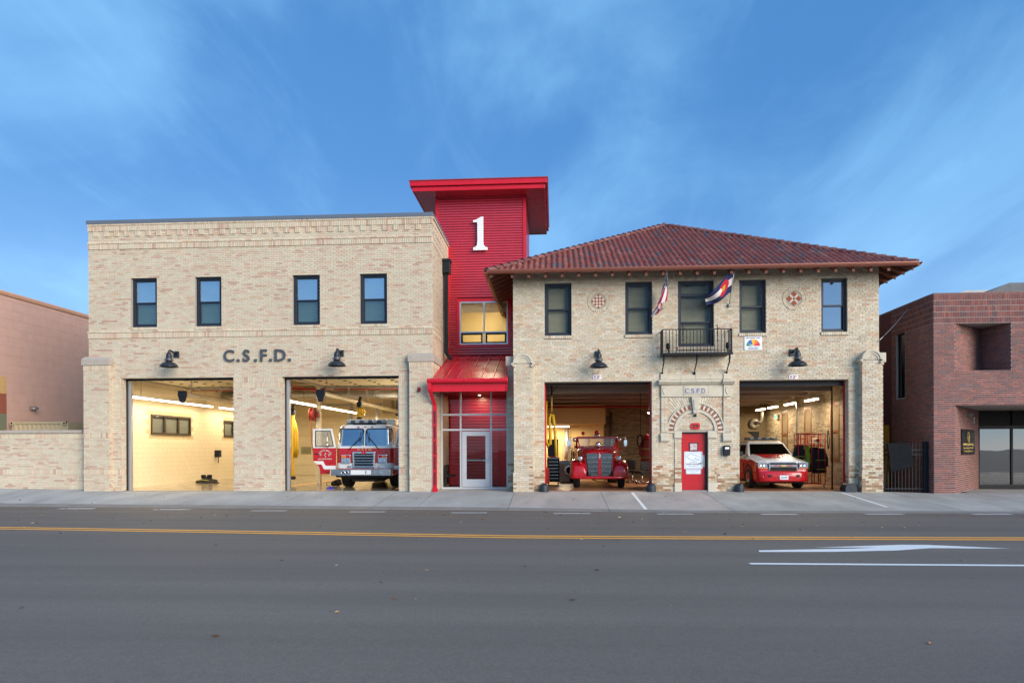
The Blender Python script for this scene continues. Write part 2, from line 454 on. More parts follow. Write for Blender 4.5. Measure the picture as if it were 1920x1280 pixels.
def pyx(px, py, X):
    """point on a wall that runs into depth at a given X"""
    dx = px - 960; dy = 841 - py
    u = (dx + ROLL*dy)/1300; v = (dy - ROLL*dx)/1300
    rx = -math.sin(THETA) + u*math.cos(THETA); ry = math.cos(THETA) + u*math.sin(THETA)
    t = X/rx
    return ry*t - DIST, EYE + v*t

def area_light(name, parent, loc, sx, sy, power, color, rot=(0, 0, 0), spread=math.pi):
    ld = bpy.data.lights.new(name, 'AREA'); ld.shape = 'RECTANGLE'; ld.size = sx; ld.size_y = sy; ld.energy = power; ld.color = color; ld.spread = spread
    o = bpy.data.objects.new(name, ld); COL.objects.link(o); o.location = loc; o.rotation_euler = rot
    if parent: attach(o, parent)
    return o

def hung_window(parent, x0, x1, z0, z1, Y, glass_up, glass_lo, blind, frame=None, transom=None, sill=None, blind_z=None, depth=.14):
    """sash window: frame, two sashes with a pane each, a blind behind"""
    fm = frame or M_frame; t = .085
    m = MB()
    m.box(x0, x0+t, Y, Y+depth, z0, z1); m.box(x1-t, x1, Y, Y+depth, z0, z1)
    m.box(x0+t, x1-t, Y, Y+depth, z1-t*.8, z1); m.box(x0+t, x1-t, Y, Y+depth, z0, z0+t*1.1)
    w = put('window', m, fm, parent, bev=.006)
    zs = [z0+t*1.1, (z0+z1)/2-.01, z1-t*.8] if not transom else [z0+t*1.1, transom[0], transom[1], z1-t*.8]
    s = .048
    for i in range(len(zs)-1):
        a, b = zs[i], zs[i+1]; yy = Y+.035+(.04 if i == 0 else 0); m = MB()
        e = .03 if i == 0 else 0
        m.box(x0+t, x0+t+s, yy, yy+.045, a, b+e); m.box(x1-t-s, x1-t, yy, yy+.045, a, b+e)
        m.box(x0+t+s, x1-t-s, yy, yy+.045, b-s+e, b+e); m.box(x0+t+s, x1-t-s, yy, yy+.045, a, a+s)
        sa = put('sash', m, fm, w)
        m = MB(); m.box(x0+t+s-.004, x1-t-s+.004, yy+.018, yy+.026, a+s-.004, b+e-s+.004)
        put('pane', m, glass_lo if i == 0 else glass_up, w)
    if blind:
        m = MB(); z = z0+.06 if blind_z is None else blind_z
        while z < z1-.08:
            m.add([(x0+t, Y+.20, z), (x1-t, Y+.20, z), (x1-t, Y+.218, z+.036), (x0+t, Y+.218, z+.036)], [(0,1,2,3)]); z += .042
        put('blind', m, blind, w, kind='stuff')
    return w

# ================================================================== ground
def curb_y(x):
    pts = [(-70, -2.2), (-30, -2.6), (-18.5, -2.88), (-10, -3.4), (-1.3, -4.0), (3.6, -4.75), (13, -4.8), (30, -4.8), (70, -4.8)]
    for (a, ya), (b, yb) in zip(pts, pts[1:]):
        if x <= b:
            f = (x-a)/(b-a); return ya+(yb-ya)*f
    return -4.8
def pave_z(x, y):
    """height of the footway: level at the walls, falling to the gutter"""
    e = max(0.0, min(1.0, (-17-x)/4.2))*.11 + max(0.0, min(1.0, (x-10.6)/2.4))*-.07
    top = e - .012
    if y >= -.15: return top
    f = (-.15-y)/(-.15-curb_y(x)); f = max(0, min(1, f))
    return top + (-.325-top)*f
CROWN = -11.0
def road_z(x, y):
    f = max(0.0, min(1.0, abs(y-CROWN)/7.0)); return -.255 - .09*f*f
def asphalt_mat():
    m_ = bpy.data.materials.new('asphalt'); m_.use_nodes = True; t = m_.node_tree; k = t.links; b = t.nodes['Principled BSDF']
    geo = t.nodes.new('ShaderNodeNewGeometry'); pos = geo.outputs['Position']
    def mp(s_):
        n = t.nodes.new('ShaderNodeMapping'); n.inputs['Scale'].default_value = s_; k.new(pos, n.inputs[0]); return n.outputs[0]
    def nz(v_, sc, d=3):
        n = t.nodes.new('ShaderNodeTexNoise'); n.inputs['Scale'].default_value = sc; n.inputs['Detail'].default_value = d; k.new(v_, n.inputs['Vector']); return n.outputs['Fac']
    def rg(x, lo, hi, a=.25, c_=.75):
        n = t.nodes.new('ShaderNodeMapRange'); n.inputs['From Min'].default_value = a; n.inputs['From Max'].default_value = c_; n.inputs['To Min'].default_value = lo; n.inputs['To Max'].default_value = hi; k.new(x, n.inputs['Value']); return n.outputs[0]
    def mu(a, c_):
        n = t.nodes.new('ShaderNodeMath'); n.operation = 'MULTIPLY'; k.new(a, n.inputs[0]); k.new(c_, n.inputs[1]); return n.outputs[0]
    grain = rg(nz(pos, 85, 2), .74, 1.26); mid = rg(nz(pos, 22, 3), .90, 1.10)
    streak = rg(nz(mp((.06, 1.1, 1)), 1.6, 5), .90, 1.10); patch = rg(nz(mp((.35, 1, 1)), .35, 4), .90, 1.08)
    # wheel paths polished along the lanes
    sx_ = t.nodes.new('ShaderNodeSeparateXYZ'); k.new(pos, sx_.inputs[0])
    sn = t.nodes.new('ShaderNodeMath'); sn.operation = 'SINE'; mm_ = t.nodes.new('ShaderNodeMath'); mm_.operation = 'MULTIPLY'; mm_.inputs[1].default_value = 3.5; k.new(sx_.outputs[1], mm_.inputs[0]); k.new(mm_.outputs[0], sn.inputs[0])
    wheelp = rg(sn.outputs[0], .965, 1.03, -1, 1)
    f = mu(mu(mu(grain, mid), mu(streak, patch)), wheelp)
    vm = t.nodes.new('ShaderNodeVectorMath'); vm.operation = 'SCALE'; vm.inputs[0].default_value = srgb(116, 107, 97); k.new(f, vm.inputs['Scale']); k.new(vm.outputs[0], b.inputs['Base Color'])
    b.inputs['Roughness'].default_value = .72; b.inputs['Specular IOR Level'].default_value = .35
    bn = t.nodes.new('ShaderNodeBump'); bn.inputs['Strength'].default_value = .5; bn.inputs['Distance'].default_value = .006; k.new(nz(pos, 110, 2), bn.inputs['Height']); k.new(bn.outputs[0], b.inputs['Normal'])
    return m_
M_asphalt = asphalt_mat()
M_conc = mat('pavement_concrete', srgb(176, 175, 170), .85, var=.06, vscale=2.0, bump=.2, bscale=120, fleck=.08, big=.26, bigscale=1.1, stretch=(1, .4, 1))
M_conc2 = mat('pinkish_concrete', srgb(184, 174, 165), .85, var=.06, vscale=2.0, bump=.2, bscale=120, fleck=.08, big=.24, bigscale=1.2, stretch=(1, .4, 1))
M_conc3 = mat('grey_concrete', srgb(170, 168, 161), .85, var=.07, vscale=2.0, bump=.2, bscale=120, fleck=.08, big=.28, bigscale=1.0, stretch=(1, .4, 1))
M_gutter = mat('gutter_concrete', srgb(138, 134, 128), .85, var=.10, vscale=2.5, bump=.2, big=.14, bigscale=.9)
M_ground = mat('bare_ground', srgb(120, 112, 100), .95)
m = MB(); m.add([(-400,-400,-.6),(400,-400,-.6),(400,400,-.6),(-400,400,-.6)], [(0,1,2,3)])
put('ground', m, M_ground, kind='structure', label='level ground beneath street and buildings')
# road
xs = [-70+140*i/70 for i in range(71)]; m = MB(); rows = []
for x in xs:
    c = curb_y(x); ys = [c+.02-(c+.02+21)*j/24 for j in range(25)]
    rows.append([(x, y, road_z(x, y)) for y in ys])
m.loft(rows, closed=False, smooth=True, cap=False)
put('road', m, M_asphalt, kind='structure', label='dark grey asphalt street in front of the fire station')
# footway slabs
pav = bpy.data.objects.new('pavement', None); COL.objects.link(pav); tag(pav, 'pale concrete footway and driveway aprons along the street', None, None, 'structure')
JX = [-30, -26, -22.5, -19.2, -15.9, -12.4, -9.0, -5.75, -4.33, -1.45, 1.6, 5.15, 8.55, 11.6, 14.6, 17.4, 21, 25, 30]
GUT = .42
def slab_piece(name, a, b, y0f, y1f, material, n=8, dz=0.0):
    """surface sheet between two joints; y0f/y1f give its far and near edges"""
    m = MB(); ring = []
    nx = max(2, int((b-a)/.6))
    for i in range(nx+1):
        x = a+.006+(b-a-.012)*i/nx; y0, y1 = y0f(x), y1f(x)
        ring.append([(x, y0, pave_z(x, y0)-.1)] + [(x, y0+(y1-y0)*j/n, pave_z(x, y0+(y1-y0)*j/n)+dz) for j in range(n+1)] + [(x, y1, pave_z(x, y1)-.15)])
    m.loft(ring, closed=False, cap=False, smooth=False)
    return put(name, m, material, pav)
for i in range(len(JX)-1):
    a, b = JX[i], JX[i+1]; mid = (a+b)/2
    mm = M_conc2 if -1.5 < mid < 5.0 else (M_conc3 if mid > 5 else M_conc)
    yy = 1.62 if -4.4 < a < -1.5 else .42
    if a > 13: yy = 2.6
    slab_piece('slab', a, b, lambda x: yy, lambda x: curb_y(x)+GUT+.008, mm)
    slab_piece('gutter', a, b, lambda x: curb_y(x)+GUT, lambda x: curb_y(x), M_gutter, 2)
m = MB(); m.add([(-70, 2.7, -.16), (-70, -2.0, -.36), (70, -2.0, -.36), (70, 2.7, -.16)], [(0,1,2,3)])
put('joint_filler', m, mat('joint_dirt', srgb(70, 66, 62), .95), pav)
# painted markings
M_wpaint = mat('white_road_paint', srgb(240, 240, 236), .6, var=.05, vscale=10, fleck=.08)
M_wpaint2 = mat('worn_white_paint', srgb(200, 200, 200), .7, var=.18, vscale=8, fleck=.15)
M_ypaint = mat('yellow_road_paint', srgb(255, 176, 70), .6, var=.10, vscale=6, fleck=.12)
road_obj = bpy.data.objects['road']
WORLD[road_obj.name] = BASE[road_obj.name]
def strip(name, pts, w, material, surf, parent, dz=.004):
    m = MB(); n = len(pts)
    rows = []
    for i, (x, y) in enumerate(pts):
        dx = pts[min(i+1, n-1)][0]-pts[max(i-1, 0)][0]; dy = pts[min(i+1, n-1)][1]-pts[max(i-1, 0)][1]
        l = math.hypot(dx, dy); nx, ny = -dy/l*w/2, dx/l*w/2
        rows.append([(x+nx, y+ny, surf(x+nx, y+ny)+dz), (x-nx, y-ny, surf(x-nx, y-ny)+dz)])
    m.loft(rows, closed=False, cap=False, smooth=False)
    return put(name, m, material, parent)
def ycurve(x):
    pts = [(-70, -8.6), (-30, -9.2), (-12.7, -9.80), (-8, -10.25), (-4.5, -10.62), (-.9, -10.98), (3, -11.02), (9, -10.95), (30, -10.9), (70, -10.9)]
    for (a, ya), (b, yb) in zip(pts, pts[1:]):
        if x <= b: return ya+(yb-ya)*(x-a)/(b-a)
    return -10.9
for off in (.15, -.15):
    strip('centre_line', [(x, ycurve(x)+off) for x in [-60+1.0*i for i in range(121)]], .165, M_ypaint, road_z, road_obj)
DASH = [(111,177,952), (289,356,953.7), (471,537,956.5), (656,723,959.2), (846,913,961.2), (1038,1107,962.8), (1232,1300,964), (1427,1496,964.6), (1623,1694,964.2), (1823,1897,964.4)]
for a, b, y in DASH:
    p0 = PG(a, y, -.325); p1 = PG(b, y, -.325)
    q = [(p0[0]+(p1[0]-p0[0])*i/4, min(p0[1]+(p1[1]-p0[1])*i/4, curb_y(p0[0]+(p1[0]-p0[0])*i/4)-.2)) for i in range(5)]
    strip('lane_dash', q, .28, M_wpaint2, road_z, road_obj)
strip('lane_line', [(3.0+.5*i, -14.0) for i in range(80)], .13, M_wpaint, road_z, road_obj)
# turn arrow: shaft and head traced on the road
ar = [PG(*q, -.262) for q in ((1422,1031.6),(1600,1028.5),(1645,1026.6),(1528,1026.5),(1690,1021.5),(1740,1021.8),(1895,1028.6),(1745,1027.8),(1680,1032),(1560,1034.4),(1424,1034.6))]
m = MB(); m.add([(x, y, road_z(x, y)+.004) for x, y in ar], [list(range(len(ar)))[::-1]])
put('turn_arrow', m, M_wpaint, road_obj)
for (a, b) in (((1181, 920.5), (1211, 955)), ((1548, 918.5), (1664, 953.5))):
    p0 = PG(*a, -.03); p1 = PG(*b, -.30)
    strip('bay_line', [(p0[0]+(p1[0]-p0[0])*i/6, p0[1]+(p1[1]-p0[1])*i/6) for i in range(7)], .10, M_wpaint, pave_z, pav, .004)
# fallen leaves
rl = random.Random(5); m = MB()
for i in range(420):
    x = rl.uniform(-22, 16); y = curb_y(x)-abs(rl.gauss(0, 1))*3.2-.1 if rl.random() < .75 else rl.uniform(-19, -5)
    on = rl.random() < .12
    if on: y = rl.uniform(curb_y(x)+.1, -.5)
    z = (pave_z(x, y) if on else road_z(x, y))+.008; s = rl.uniform(.015, .05); a = rl.uniform(0, 6.3)
    ca, sa = math.cos(a)*s, math.sin(a)*s
    c = rl.choice([srgb(150,110,70), srgb(176,140,96), srgb(120,84,54), srgb(196,170,130), srgb(90,66,48)])
    m.add([(x+ca, y+sa, z), (x-sa*.55, y+ca*.55, z+s*rl.uniform(.1,.6)), (x-ca, y-sa, z+.002), (x+sa*.55, y-ca*.55, z+s*rl.uniform(0,.4))], [(0,1,2,3)], c)
put('fallen_leaves', m, mat('dry_leaf', attr=True, rough=.8, var=.2), label='dry brown leaves scattered along the gutter and road', cat='leaves', kind='stuff')

# ================================================================== new brick wing (left)
LX0, LX1, LTOP = -17.43, -4.43, 147*.0677
wing = thing('brick_garage_wing', 'two-bay cream and rose brick garage wing with flat parapet', 'building', (-10.9, 0, 0), inplace=True)
c = .0677
BAYS = [(-16.17, -11.87), (-10.04, -5.68)]; BH = 62*c
WINL = [(-15.78, -14.78), (-13.32, -12.31), (-9.62, -8.60), (-7.11, -6.10)]; WZ0, WZ1 = 90*c, 117*c
holes = [(a, b, -.5, BH) for a, b in BAYS] + [(a, b, WZ0, WZ1) for a, b in WINL]
W = Wall(PAL_L, c, .2032, .0105, 11, run=.14, proud=.012)
F0, F1 = (0, 0), (0, -1)
m = MB(); slab(m, F0, EX, F1, LX0, LX1, -.3, LTOP, .34, holes)
slab(m, (LX1, .34), EY, (1, 0), 0, 6.0, -.3, LTOP, .3)           # right return
slab(m, (LX0, 16), (0, -1), (-1, 0), 0, 15.66, -.3, LTOP, .3)     # left flank
m.box(LX0, LX1, 16, 16.3, -.3, LTOP)
put('wall', m, M_mortL, wing)
pierholes = [(LX0-.1, -16.52, -.5, 69*c), (-5.25, LX1+.1, -.5, 69*c)]
bands = [(LX0-.1, LX1+.1, 84*c, 88*c), (LX0-.1, LX1+.1, 133*c, 137*c), (LX0-.1, LX1+.1, 143*c, 147*c), (LX0-.1, LX1+.1, 9*c, 12*c)]
headz = (56*c, 62*c)
heads = [(-16.52, -16.17), (-11.87, -10.04), (-5.68, -5.25)]
sills = [(a-.02, b+.02, 88*c+.02, 90*c) for a, b in WINL]
dent = []
n = int((LX1-LX0)/.4064)
for i in range(n): 
    u = LX0+.2+i*.4064
    if u+.2032 < LX1: dent.append((u, u+.2032, 140*c, 143*c))
W.courses(F0, EX, F1, LX0, LX1, 0, LTOP, holes+pierholes+bands+[(a, b, *headz) for a, b in heads]+sills+dent)
for a, b in [(84, 87), (133, 136), (143, 146)]: W.soldiers(F0, EX, F1, LX0-.012, LX1+.012, a*c, b*c, .045)
for a, b in [(87, 88), (136, 137)]:
    W.courses(F0, EX, F1, LX0-.02, LX1+.02, a*c, b*c, proud=.062)
W.soldiers(F0, EX, F1, LX0-.03, LX1+.03, 146*c, 147*c, .062)
for u0, u1, z0, z1 in dent: W.soldiers(F0, EX, F1, u0, u1, z0, z1, .045)
for a, b in heads:
    W.soldiers(F0, EX, F1, a+.004, b-.004, 56*c, 59*c, .012); W.soldiers(F0, EX, F1, a+.004, b-.004, 59*c, 62*c, .012)
    W.soldiers(F0, EX, F1, a+.004, b-.004, 9*c, 12*c, .014)
for a, b, z0, z1 in sills: W.soldiers(F0, EX, F1, a, b, z0, z1, .026)
# jambs of the bay openings (left jambs face the camera)
for a, _ in BAYS:
    W.courses((a, 0), EY, (1, 0), .004, .33, 0, BH, [(0, .4, 9*c, 12*c), (0, .4, 56*c, 62*c)])
    W.soldiers((a, 0), EY, (1, 0), .004, .33, 9*c, 12*c); W.soldiers((a, 0), EY, (1, 0), .004, .33, 56*c, 59*c); W.soldiers((a, 0), EY, (1, 0), .004, .33, 59*c, 62*c)
# right return wall
S0, S1 = (LX1, 0), (1, 0)
W.courses(S0, EY, S1, 0.0, 6.0, 0, LTOP, [(-.1, 6.1, 84*c, 88*c), (-.1, 6.1, 133*c, 137*c), (-.1, 6.1, 143*c, 147*c)]+[(d[0]-LX0, d[1]-LX0, d[2], d[3]) for d in dent if d[1]-LX0 < 6])
for a, b in [(84, 87), (133, 136), (143, 146)]: W.soldiers(S0, EY, S1, 0, 6, a*c, b*c, .024)
for a, b in [(87, 88), (136, 137)]: W.courses(S0, EY, S1, 0, 6, a*c, b*c, proud=.034)
W.soldiers(S0, EY, S1, 0, 6, 146*c, 147*c, .062)
for d in dent:
    if d[1]-LX0 < 6: W.soldiers(S0, EY, S1, d[0]-LX0, d[1]-LX0, d[2], d[3], .024)
# corner piers, 0.2 m proud
def pier(x0, x1, y0, yb, bandk):
    mm = MB(); mm.box(x0, x1, y0, yb, -.3, 69*c); put('pier', mm, M_mortL, wing)
    hz = [(-50, 50, k*c, (k+3)*c) for k in bandk]
    p = (0, y0)
    W.courses(p, EX, F1, x0, x1, -.0, 69*c, hz)
    for k in bandk: W.soldiers(p, EX, F1, x0-.01, x1+.01, k*c, (k+3)*c, .018)
    q = (x1, y0)
    W.courses(q, EY, (1, 0), .004, yb-y0, 0, 69*c, hz)
    for k in bandk: W.soldiers(q, EY, (1, 0), .004, yb-y0, k*c, (k+3)*c, .018)
pier(-17.50, -16.52, -.2, -.001, (9, 29, 66))
pier(-5.25, -4.40, -.2, 1.5, (9, 29, 66))
for (x0, x1, y0, yb) in ((-17.56, -16.48, -.25, -.014), (-5.30, -4.35, -.25, 1.6)):
    mm = MB(); z0, z1, z2 = 69*c, 72.3*c, 73.8*c
    mm.loft([[(x0, y0, z0), (x1, y0, z0), (x1, yb, z0), (x0, yb, z0)], [(x0, y0, z1), (x1, y0, z1), (x1, yb, z1), (x0, yb, z1)],
             [(x0+.07, y0+.10, z2), (x1-.07, y0+.10, z2), (x1-.07, yb, z2), (x0+.07, yb, z2)]], smooth=False)
    put('pier_cap', mm, M_cast, wing, bev=.008)
mm = MB(); mm.box(-17.72, -17.515, .1, .6, -.3, 69*c); put('pier', mm, M_mortL, wing)
W.courses((0, .1), EX, F1, -17.72, -17.52, 0, 69*c)
mm = MB(); mm.box(-17.74, -17.50, .05, .65, 69*c+.001, 73*c); put('pier_cap', mm, M_cast, wing, bev=.01)
W.finish(wing, M_brickL)
# expansion joints
for x in (-16.17, -11.87, -10.04, -5.68):
    mm = MB(); mm.box(x-.005, x+.005, -.0125, .0, BH+.004, 133*c-.05); put('expansion_joint', mm, mat('sealant', srgb(168, 168, 166), .7), wing)
# coping in lengths
xx = LX0-.06; step = 2.62
while xx < LX1:
    x1 = min(xx+step, LX1+.06); mm = MB()
    mm.box(xx+.003, x1-.003, -.07, .5, LTOP, LTOP+.145); put('coping', mm, M_coping, wing, bev=.006); xx = x1
    if LX1-xx < .3: break
mm = MB(); mm.box(LX1-.4, LX1+.06, .503, 3.66, LTOP, LTOP+.144); put('coping', mm, M_coping, wing, bev=.006)
mm = MB(); mm.box(LX0+.3, LX1-.3, .35, 16, LTOP-.5, LTOP-.3); put('roof', mm, M_ceil, wing)
mm = MB(); mm.box(LX0+.3, LX1-.3, .35, 16, 5.6, 5.75); put('ceiling', mm, M_ceil, wing)
for i, (a, b) in enumerate(WINL): 
    hung_window(wing, a+.01, b-.01, WZ0, WZ1-.01, .10, M_glassW, M_glassL, M_blind)
# letters
for i, (ch, px) in enumerate((('C', 430.5), ('S', 463), ('F', 495.5), ('D', 526.5))):
    x, z = P(px, 666.4-(px-480)*.012, 0)
    mm = MB(); text(mm, ch, (x, -.055, 4.985), .60, .05, .009); zc = [q[2] for q in mm.v]
    k = .44/(max(zc)-min(zc)); mm.v = [(x+(q[0]-x)*k*1.02, q[1], 4.985+(q[2]-4.985)*k) for q in mm.v]
    put('letter', mm, mat('letter_grey', srgb(74, 80, 88), .5), wing)
    x2 = P(px+ (17.5 if ch != 'F' else 13.0), 666, 0)[0]
    mm = MB(); mm.box(x2-.045, x2+.045, -.08, -.03, 4.765, 4.855); put('letter_dot', mm, MATS['letter_grey'], wing)
# leader head and downpipe in the corner
mm = MB(); yl = 2.3
mm.box(-4.40, -4.12, yl-.2, yl+.2, 8.45, 8.95); mm.box(-4.43+.02, -4.09, yl-.23, yl+.23, 8.90, 9.0)
ld = put('leader_head', mm, M_black, wing, bev=.01)
mm = MB(); mm.box(-4.36, -4.22, yl-.09, yl+.09, 5.32, 8.46)
mm.loft([[(-4.36, yl-.09, 5.32), (-4.22, yl-.09, 5.32), (-4.22, yl+.09, 5.32), (-4.36, yl+.09, 5.32)], [(-4.12, yl-.35, 4.98), (-4.0, yl-.35, 5.06), (-4.0, yl-.17, 5.06), (-4.12, yl-.17, 4.98)]], smooth=False)
put('downpipe', mm, M_black, wing)
# garage interior
IX0, IX1, IY1 = LX0+.31, LX1-.31, 15.4
mm = MB(); mm.box(IX0, IX1+.02, .02, IY1, -.2, .004); put('floor', mm, M_floorL, wing)
mm = MB(); mm.box(IX0, IX1, IY1, IY1+.2, 0, 5.6); put('back_wall', mm, M_cream, wing)
mm = MB(); mm.box(IX1-.1, IX1-.002, .36, IY1, 0, 5.6); put('side_wall', mm, M_cream, wing)
# block courses on the left flank, built block by block
GW = [(3.35, 6.55), (9.8, 12.9)]; gz0, gz1 = 2.18, 3.04
mm = MB(); slab(mm, (IX0+.06, .36), EY, (1, 0), 0, IY1-.36, 0, 5.6, .06, [(a-.36, b-.36, gz0, gz1) for a, b in GW]); put('side_wall', mm, mat('block_joint', srgb(196, 176, 134), .8), wing)
mm = MB(); bz = 0; k = 0
while bz < 5.5:
    y = .4+(.2 if k % 2 else 0)
    while y < IY1-.4:
        if not any(a-.38 < y+.0 < b and gz0-.19 < bz < gz1 for a, b in GW): mm.obox((IX0+.06, 0), EY, (1, 0), y+.004, y+.396, bz+.004, bz+.196, 0, .006)
        y += .4
    bz += .2; k += 1
put('blockwork', mm, M_cream, wing, kind='stuff')
M_gf = mat('bronze_frame', srgb(72, 58, 44), .5, .3)
M_out = mat('outside_view', srgb(120, 122, 118), .9, var=.35, vscale=3)
for a, b in GW:
    mm = MB(); x = IX0+.02
    for q0, q1, w0, w1 in ((a, b, gz0, gz0+.09), (a, b, gz1-.08, gz1), (a, a+.07, gz0+.09, gz1-.08), (b-.07, b, gz0+.09, gz1-.08), (a+1.0, a+1.1, gz0+.09, gz1-.08), (a+2.1, a+2.2, gz0+.09, gz1-.08)):
        mm.box(x, x+.08, q0, q1, w0, w1)
    gw = put('window', mm, M_gf, wing)
    for q0, q1 in ((a+.07, a+1.0), (a+1.1, a+2.1), (a+2.2, b-.07)):
        mm = MB(); mm.box(x+.02, x+.028, q0, q1, gz0+.09, gz1-.08); put('pane', mm, M_glassD, gw)
    mm = MB(); mm.box(IX0-.28, IX0-.26, a, b, gz0, gz1); put('pane_backing', mm, M_out, gw)
# rear overhead doors
def panel_door(parent, x0, x1, Y, z1, rows, material, glassrow=None):
    mm = MB(); mm.box(x0-.15, x0, Y-.06, Y, 0, z1+.1); mm.box(x1, x1+.15, Y-.06, Y, 0, z1+.1); mm.box(x0, x1, Y-.06, Y, z1, z1+.1)
    d = put('overhead_door', mm, M_galv, parent)
    h = z1/rows
    for k in range(rows):
        mm = MB(); mm.box(x0, x1, Y-.03, Y-.004, k*h+.006, (k+1)*h-.006); put('panel', mm, material, d, bev=.008)
        if k == glassrow:
            n = 5; w = (x1-x0)/n
            for i in range(n):
                mm = MB(); mm.prism(rrect(x0+i*w+.06, x0+(i+1)*w-.06, k*h+.07, (k+1)*h-.07, .06), Y-.042, Y-.031); put('pane', mm, M_glassD, d)
M_pan = mat('cream_door_panel', srgb(214, 198, 158), .5, var=.04)
panel_door(wing, -15.9, -12.1, IY1-.01, 4.1, 7, M_pan, 2)
panel_door(wing, -10.4, -6.4, IY1-.01, 4.1, 7, M_pan, 2)
# front doors rolled up under the ceiling, their tracks, the white jamb guides
for a, b in BAYS:
    mm = MB(); mm.box(a+.02, a+.16, .33, .45, 0, BH-.1); put('door_track', mm, M_alu, wing)
    mm = MB(); mm.box(b-.10, b-.02, .36, .45, 0, BH-.1); put('door_track', mm, M_alu, wing)
    mm = MB(); mm.box(a+.0, a+.05, .27, .33, 0, BH); put('weather_strip', mm, M_black, wing)
    mm = MB(); mm.box(a, b, .26, .34, BH-.07, BH+.0); put('weather_strip', mm, M_black, wing)
    for k in range(5):
        mm = MB(); mm.box(a+.1, b-.1, .75+k*.72, .75+(k+1)*.72-.012, BH+.06, BH+.11); d = put('raised_door_panel', mm, M_pan, wing)
        for hx in (a+.7, a+1.7, a+2.7, a+3.6):
            mm = MB(); mm.box(hx-.06, hx+.06, .75+(k+1)*.72-.06, .75+(k+1)*.72+.03, BH+.035, BH+.06); put('hinge', mm, M_black, d)
    for xt in (a+.05, b-.09):
        mm = MB(); mm.box(xt, xt+.05, .5, 5.6, BH+.0, BH+.055); put('door_track', mm, M_galv, wing)
    mm = MB(); mm.box(a+.1, b-.1, 4.34, 4.42, BH-.06, BH+.055); put('stiffener', mm, M_galv, wing)

# ================================================================== red stair tower and entrance
tower = thing('red_stair_tower', 'red corrugated metal stair tower with glazed entrance between the brick wings', 'building', (-3, 3.7, 0), inplace=True)
TY, TX0, TX1, TZ = 3.7, -4.92, -1.20, 11.98
def corrugated(mb, p, ud, nd, u0, u1, z0, z1, holes=(), pitch=.104, dep=.034):
    """horizontal ribs: flat crown, sloping sides, narrow valley"""
    n = round((z1-z0)/pitch); pitch = (z1-z0)/n
    def q(u, d, z): return (p[0]+ud[0]*u+nd[0]*d, p[1]+ud[1]*u+nd[1]*d, z)
    for k in range(n):
        a = z0+k*pitch
        prof = [(0, 0), (.010, -dep), (.030, -dep), (.046, 0), (pitch, 0)]
        iv = [(u0, u1)]
        for h in holes:
            if h[2] < a+pitch*.6 and h[3] > a+pitch*.4:
                nx = []
                for i0, i1 in iv:
                    if h[1] <= i0 or h[0] >= i1: nx.append((i0, i1)); continue
                    if h[0] > i0: nx.append((i0, h[0]))
                    if h[1] < i1: nx.append((h[1], i1))
                iv = nx
        for i0, i1 in iv:
            js = [i0] + [x for x in (i0+(1.15 if (k//5) % 2 else 2.3), i0+(2.75 if (k//5) % 2 else 3.3)) if i0 < x < i1] + [i1]
            for s0, s1 in zip(js, js[1:]):
                v = []
                g_ = .92+.16*(math.sin((k//5)*12.9898+s0*78.233)*43758.5453 % 1.0); e_ = .003*(math.sin((k//5)*3.1+s0*7.7))
                for h, d in prof: v += [q(s0, d+e_, a+h), q(s1-.003, d+e_, a+h)]
                mb.add(v, [(2*i, 2*i+1, 2*i+3, 2*i+2) for i in range(len(prof)-1)], tuple(x_*g_ for x_ in REDC))
TWX0, TWX1, TWZ0, TWZ1 = -3.95, -1.94, 5.85, 7.63
th = [(TWX0-.1, TWX1+.1, TWZ0-.1, TWZ1+.1)]
# the cladding comes in lengths
zc = [5.40, 8.0, 10.0, TZ]
for a, b in zip(zc, zc[1:]):
    m = MB(); corrugated(m, (0, TY), EX, (0, -1), TX0 if a > 8.9 else -4.40, TX1, a, b, th); put('siding', m, M_red, tower)
m = MB(); corrugated(m, (0, TY-.02), EX, (0, -1), TX0, -4.40, 9.9, 10.0); put('siding', m, M_red, tower)
m = MB(); corrugated(m, (TX1, TY), EY, (1, 0), 0, 4.4, 7.2, TZ); put('siding', m, M_red, tower)
m = MB(); corrugated(m, (TX0, TY+4.4), (0, -1), (-1, 0), 0, 4.4, 9.0, TZ); put('siding', m, M_red, tower)
m = MB(); slab(m, (0, TY+.03), EX, (0, -1), TX0+.03, TX1-.03, 0, TZ, .12, [(TWX0, TWX1, TWZ0, TWZ1), (-4.35, -1.95, -.1, 0.0)]); m.box(TX0+.03, TX0+.15, TY+.16, TY+4.4, 0, TZ); m.box(TX1-.15, TX1-.03, TY+.16, TY+4.4, 0, TZ); m.box(TX0+.03, TX1-.03, TY+4.3, TY+4.38, 0, TZ)
put('wall_core', m, mat('tower_core', srgb(120, 16, 28), .7), tower)
for x0, x1, z0, z1, yy in ((TX0-.02, TX0+.10, LTOP-.3, TZ, TY-.03), (TX1-.10, TX1+.03, 6.8, TZ, TY-.03), (-4.41, -4.35, 5.42, 9.98, TY-.025),
                        (TWX0-.12, TWX0, TWZ0-.12, TWZ1+.12, TY-.03), (TWX1, TWX1+.12, TWZ0-.12, TWZ1+.12, TY-.03), (TWX0, TWX1, TWZ1, TWZ1+.12, TY-.03), (TWX0, TWX1, TWZ0-.12, TWZ0, TY-.03)):
    m = MB(); m.box(x0, x1, yy, TY+.02, z0, z1); put('corner_trim', m, M_redtrim, tower)
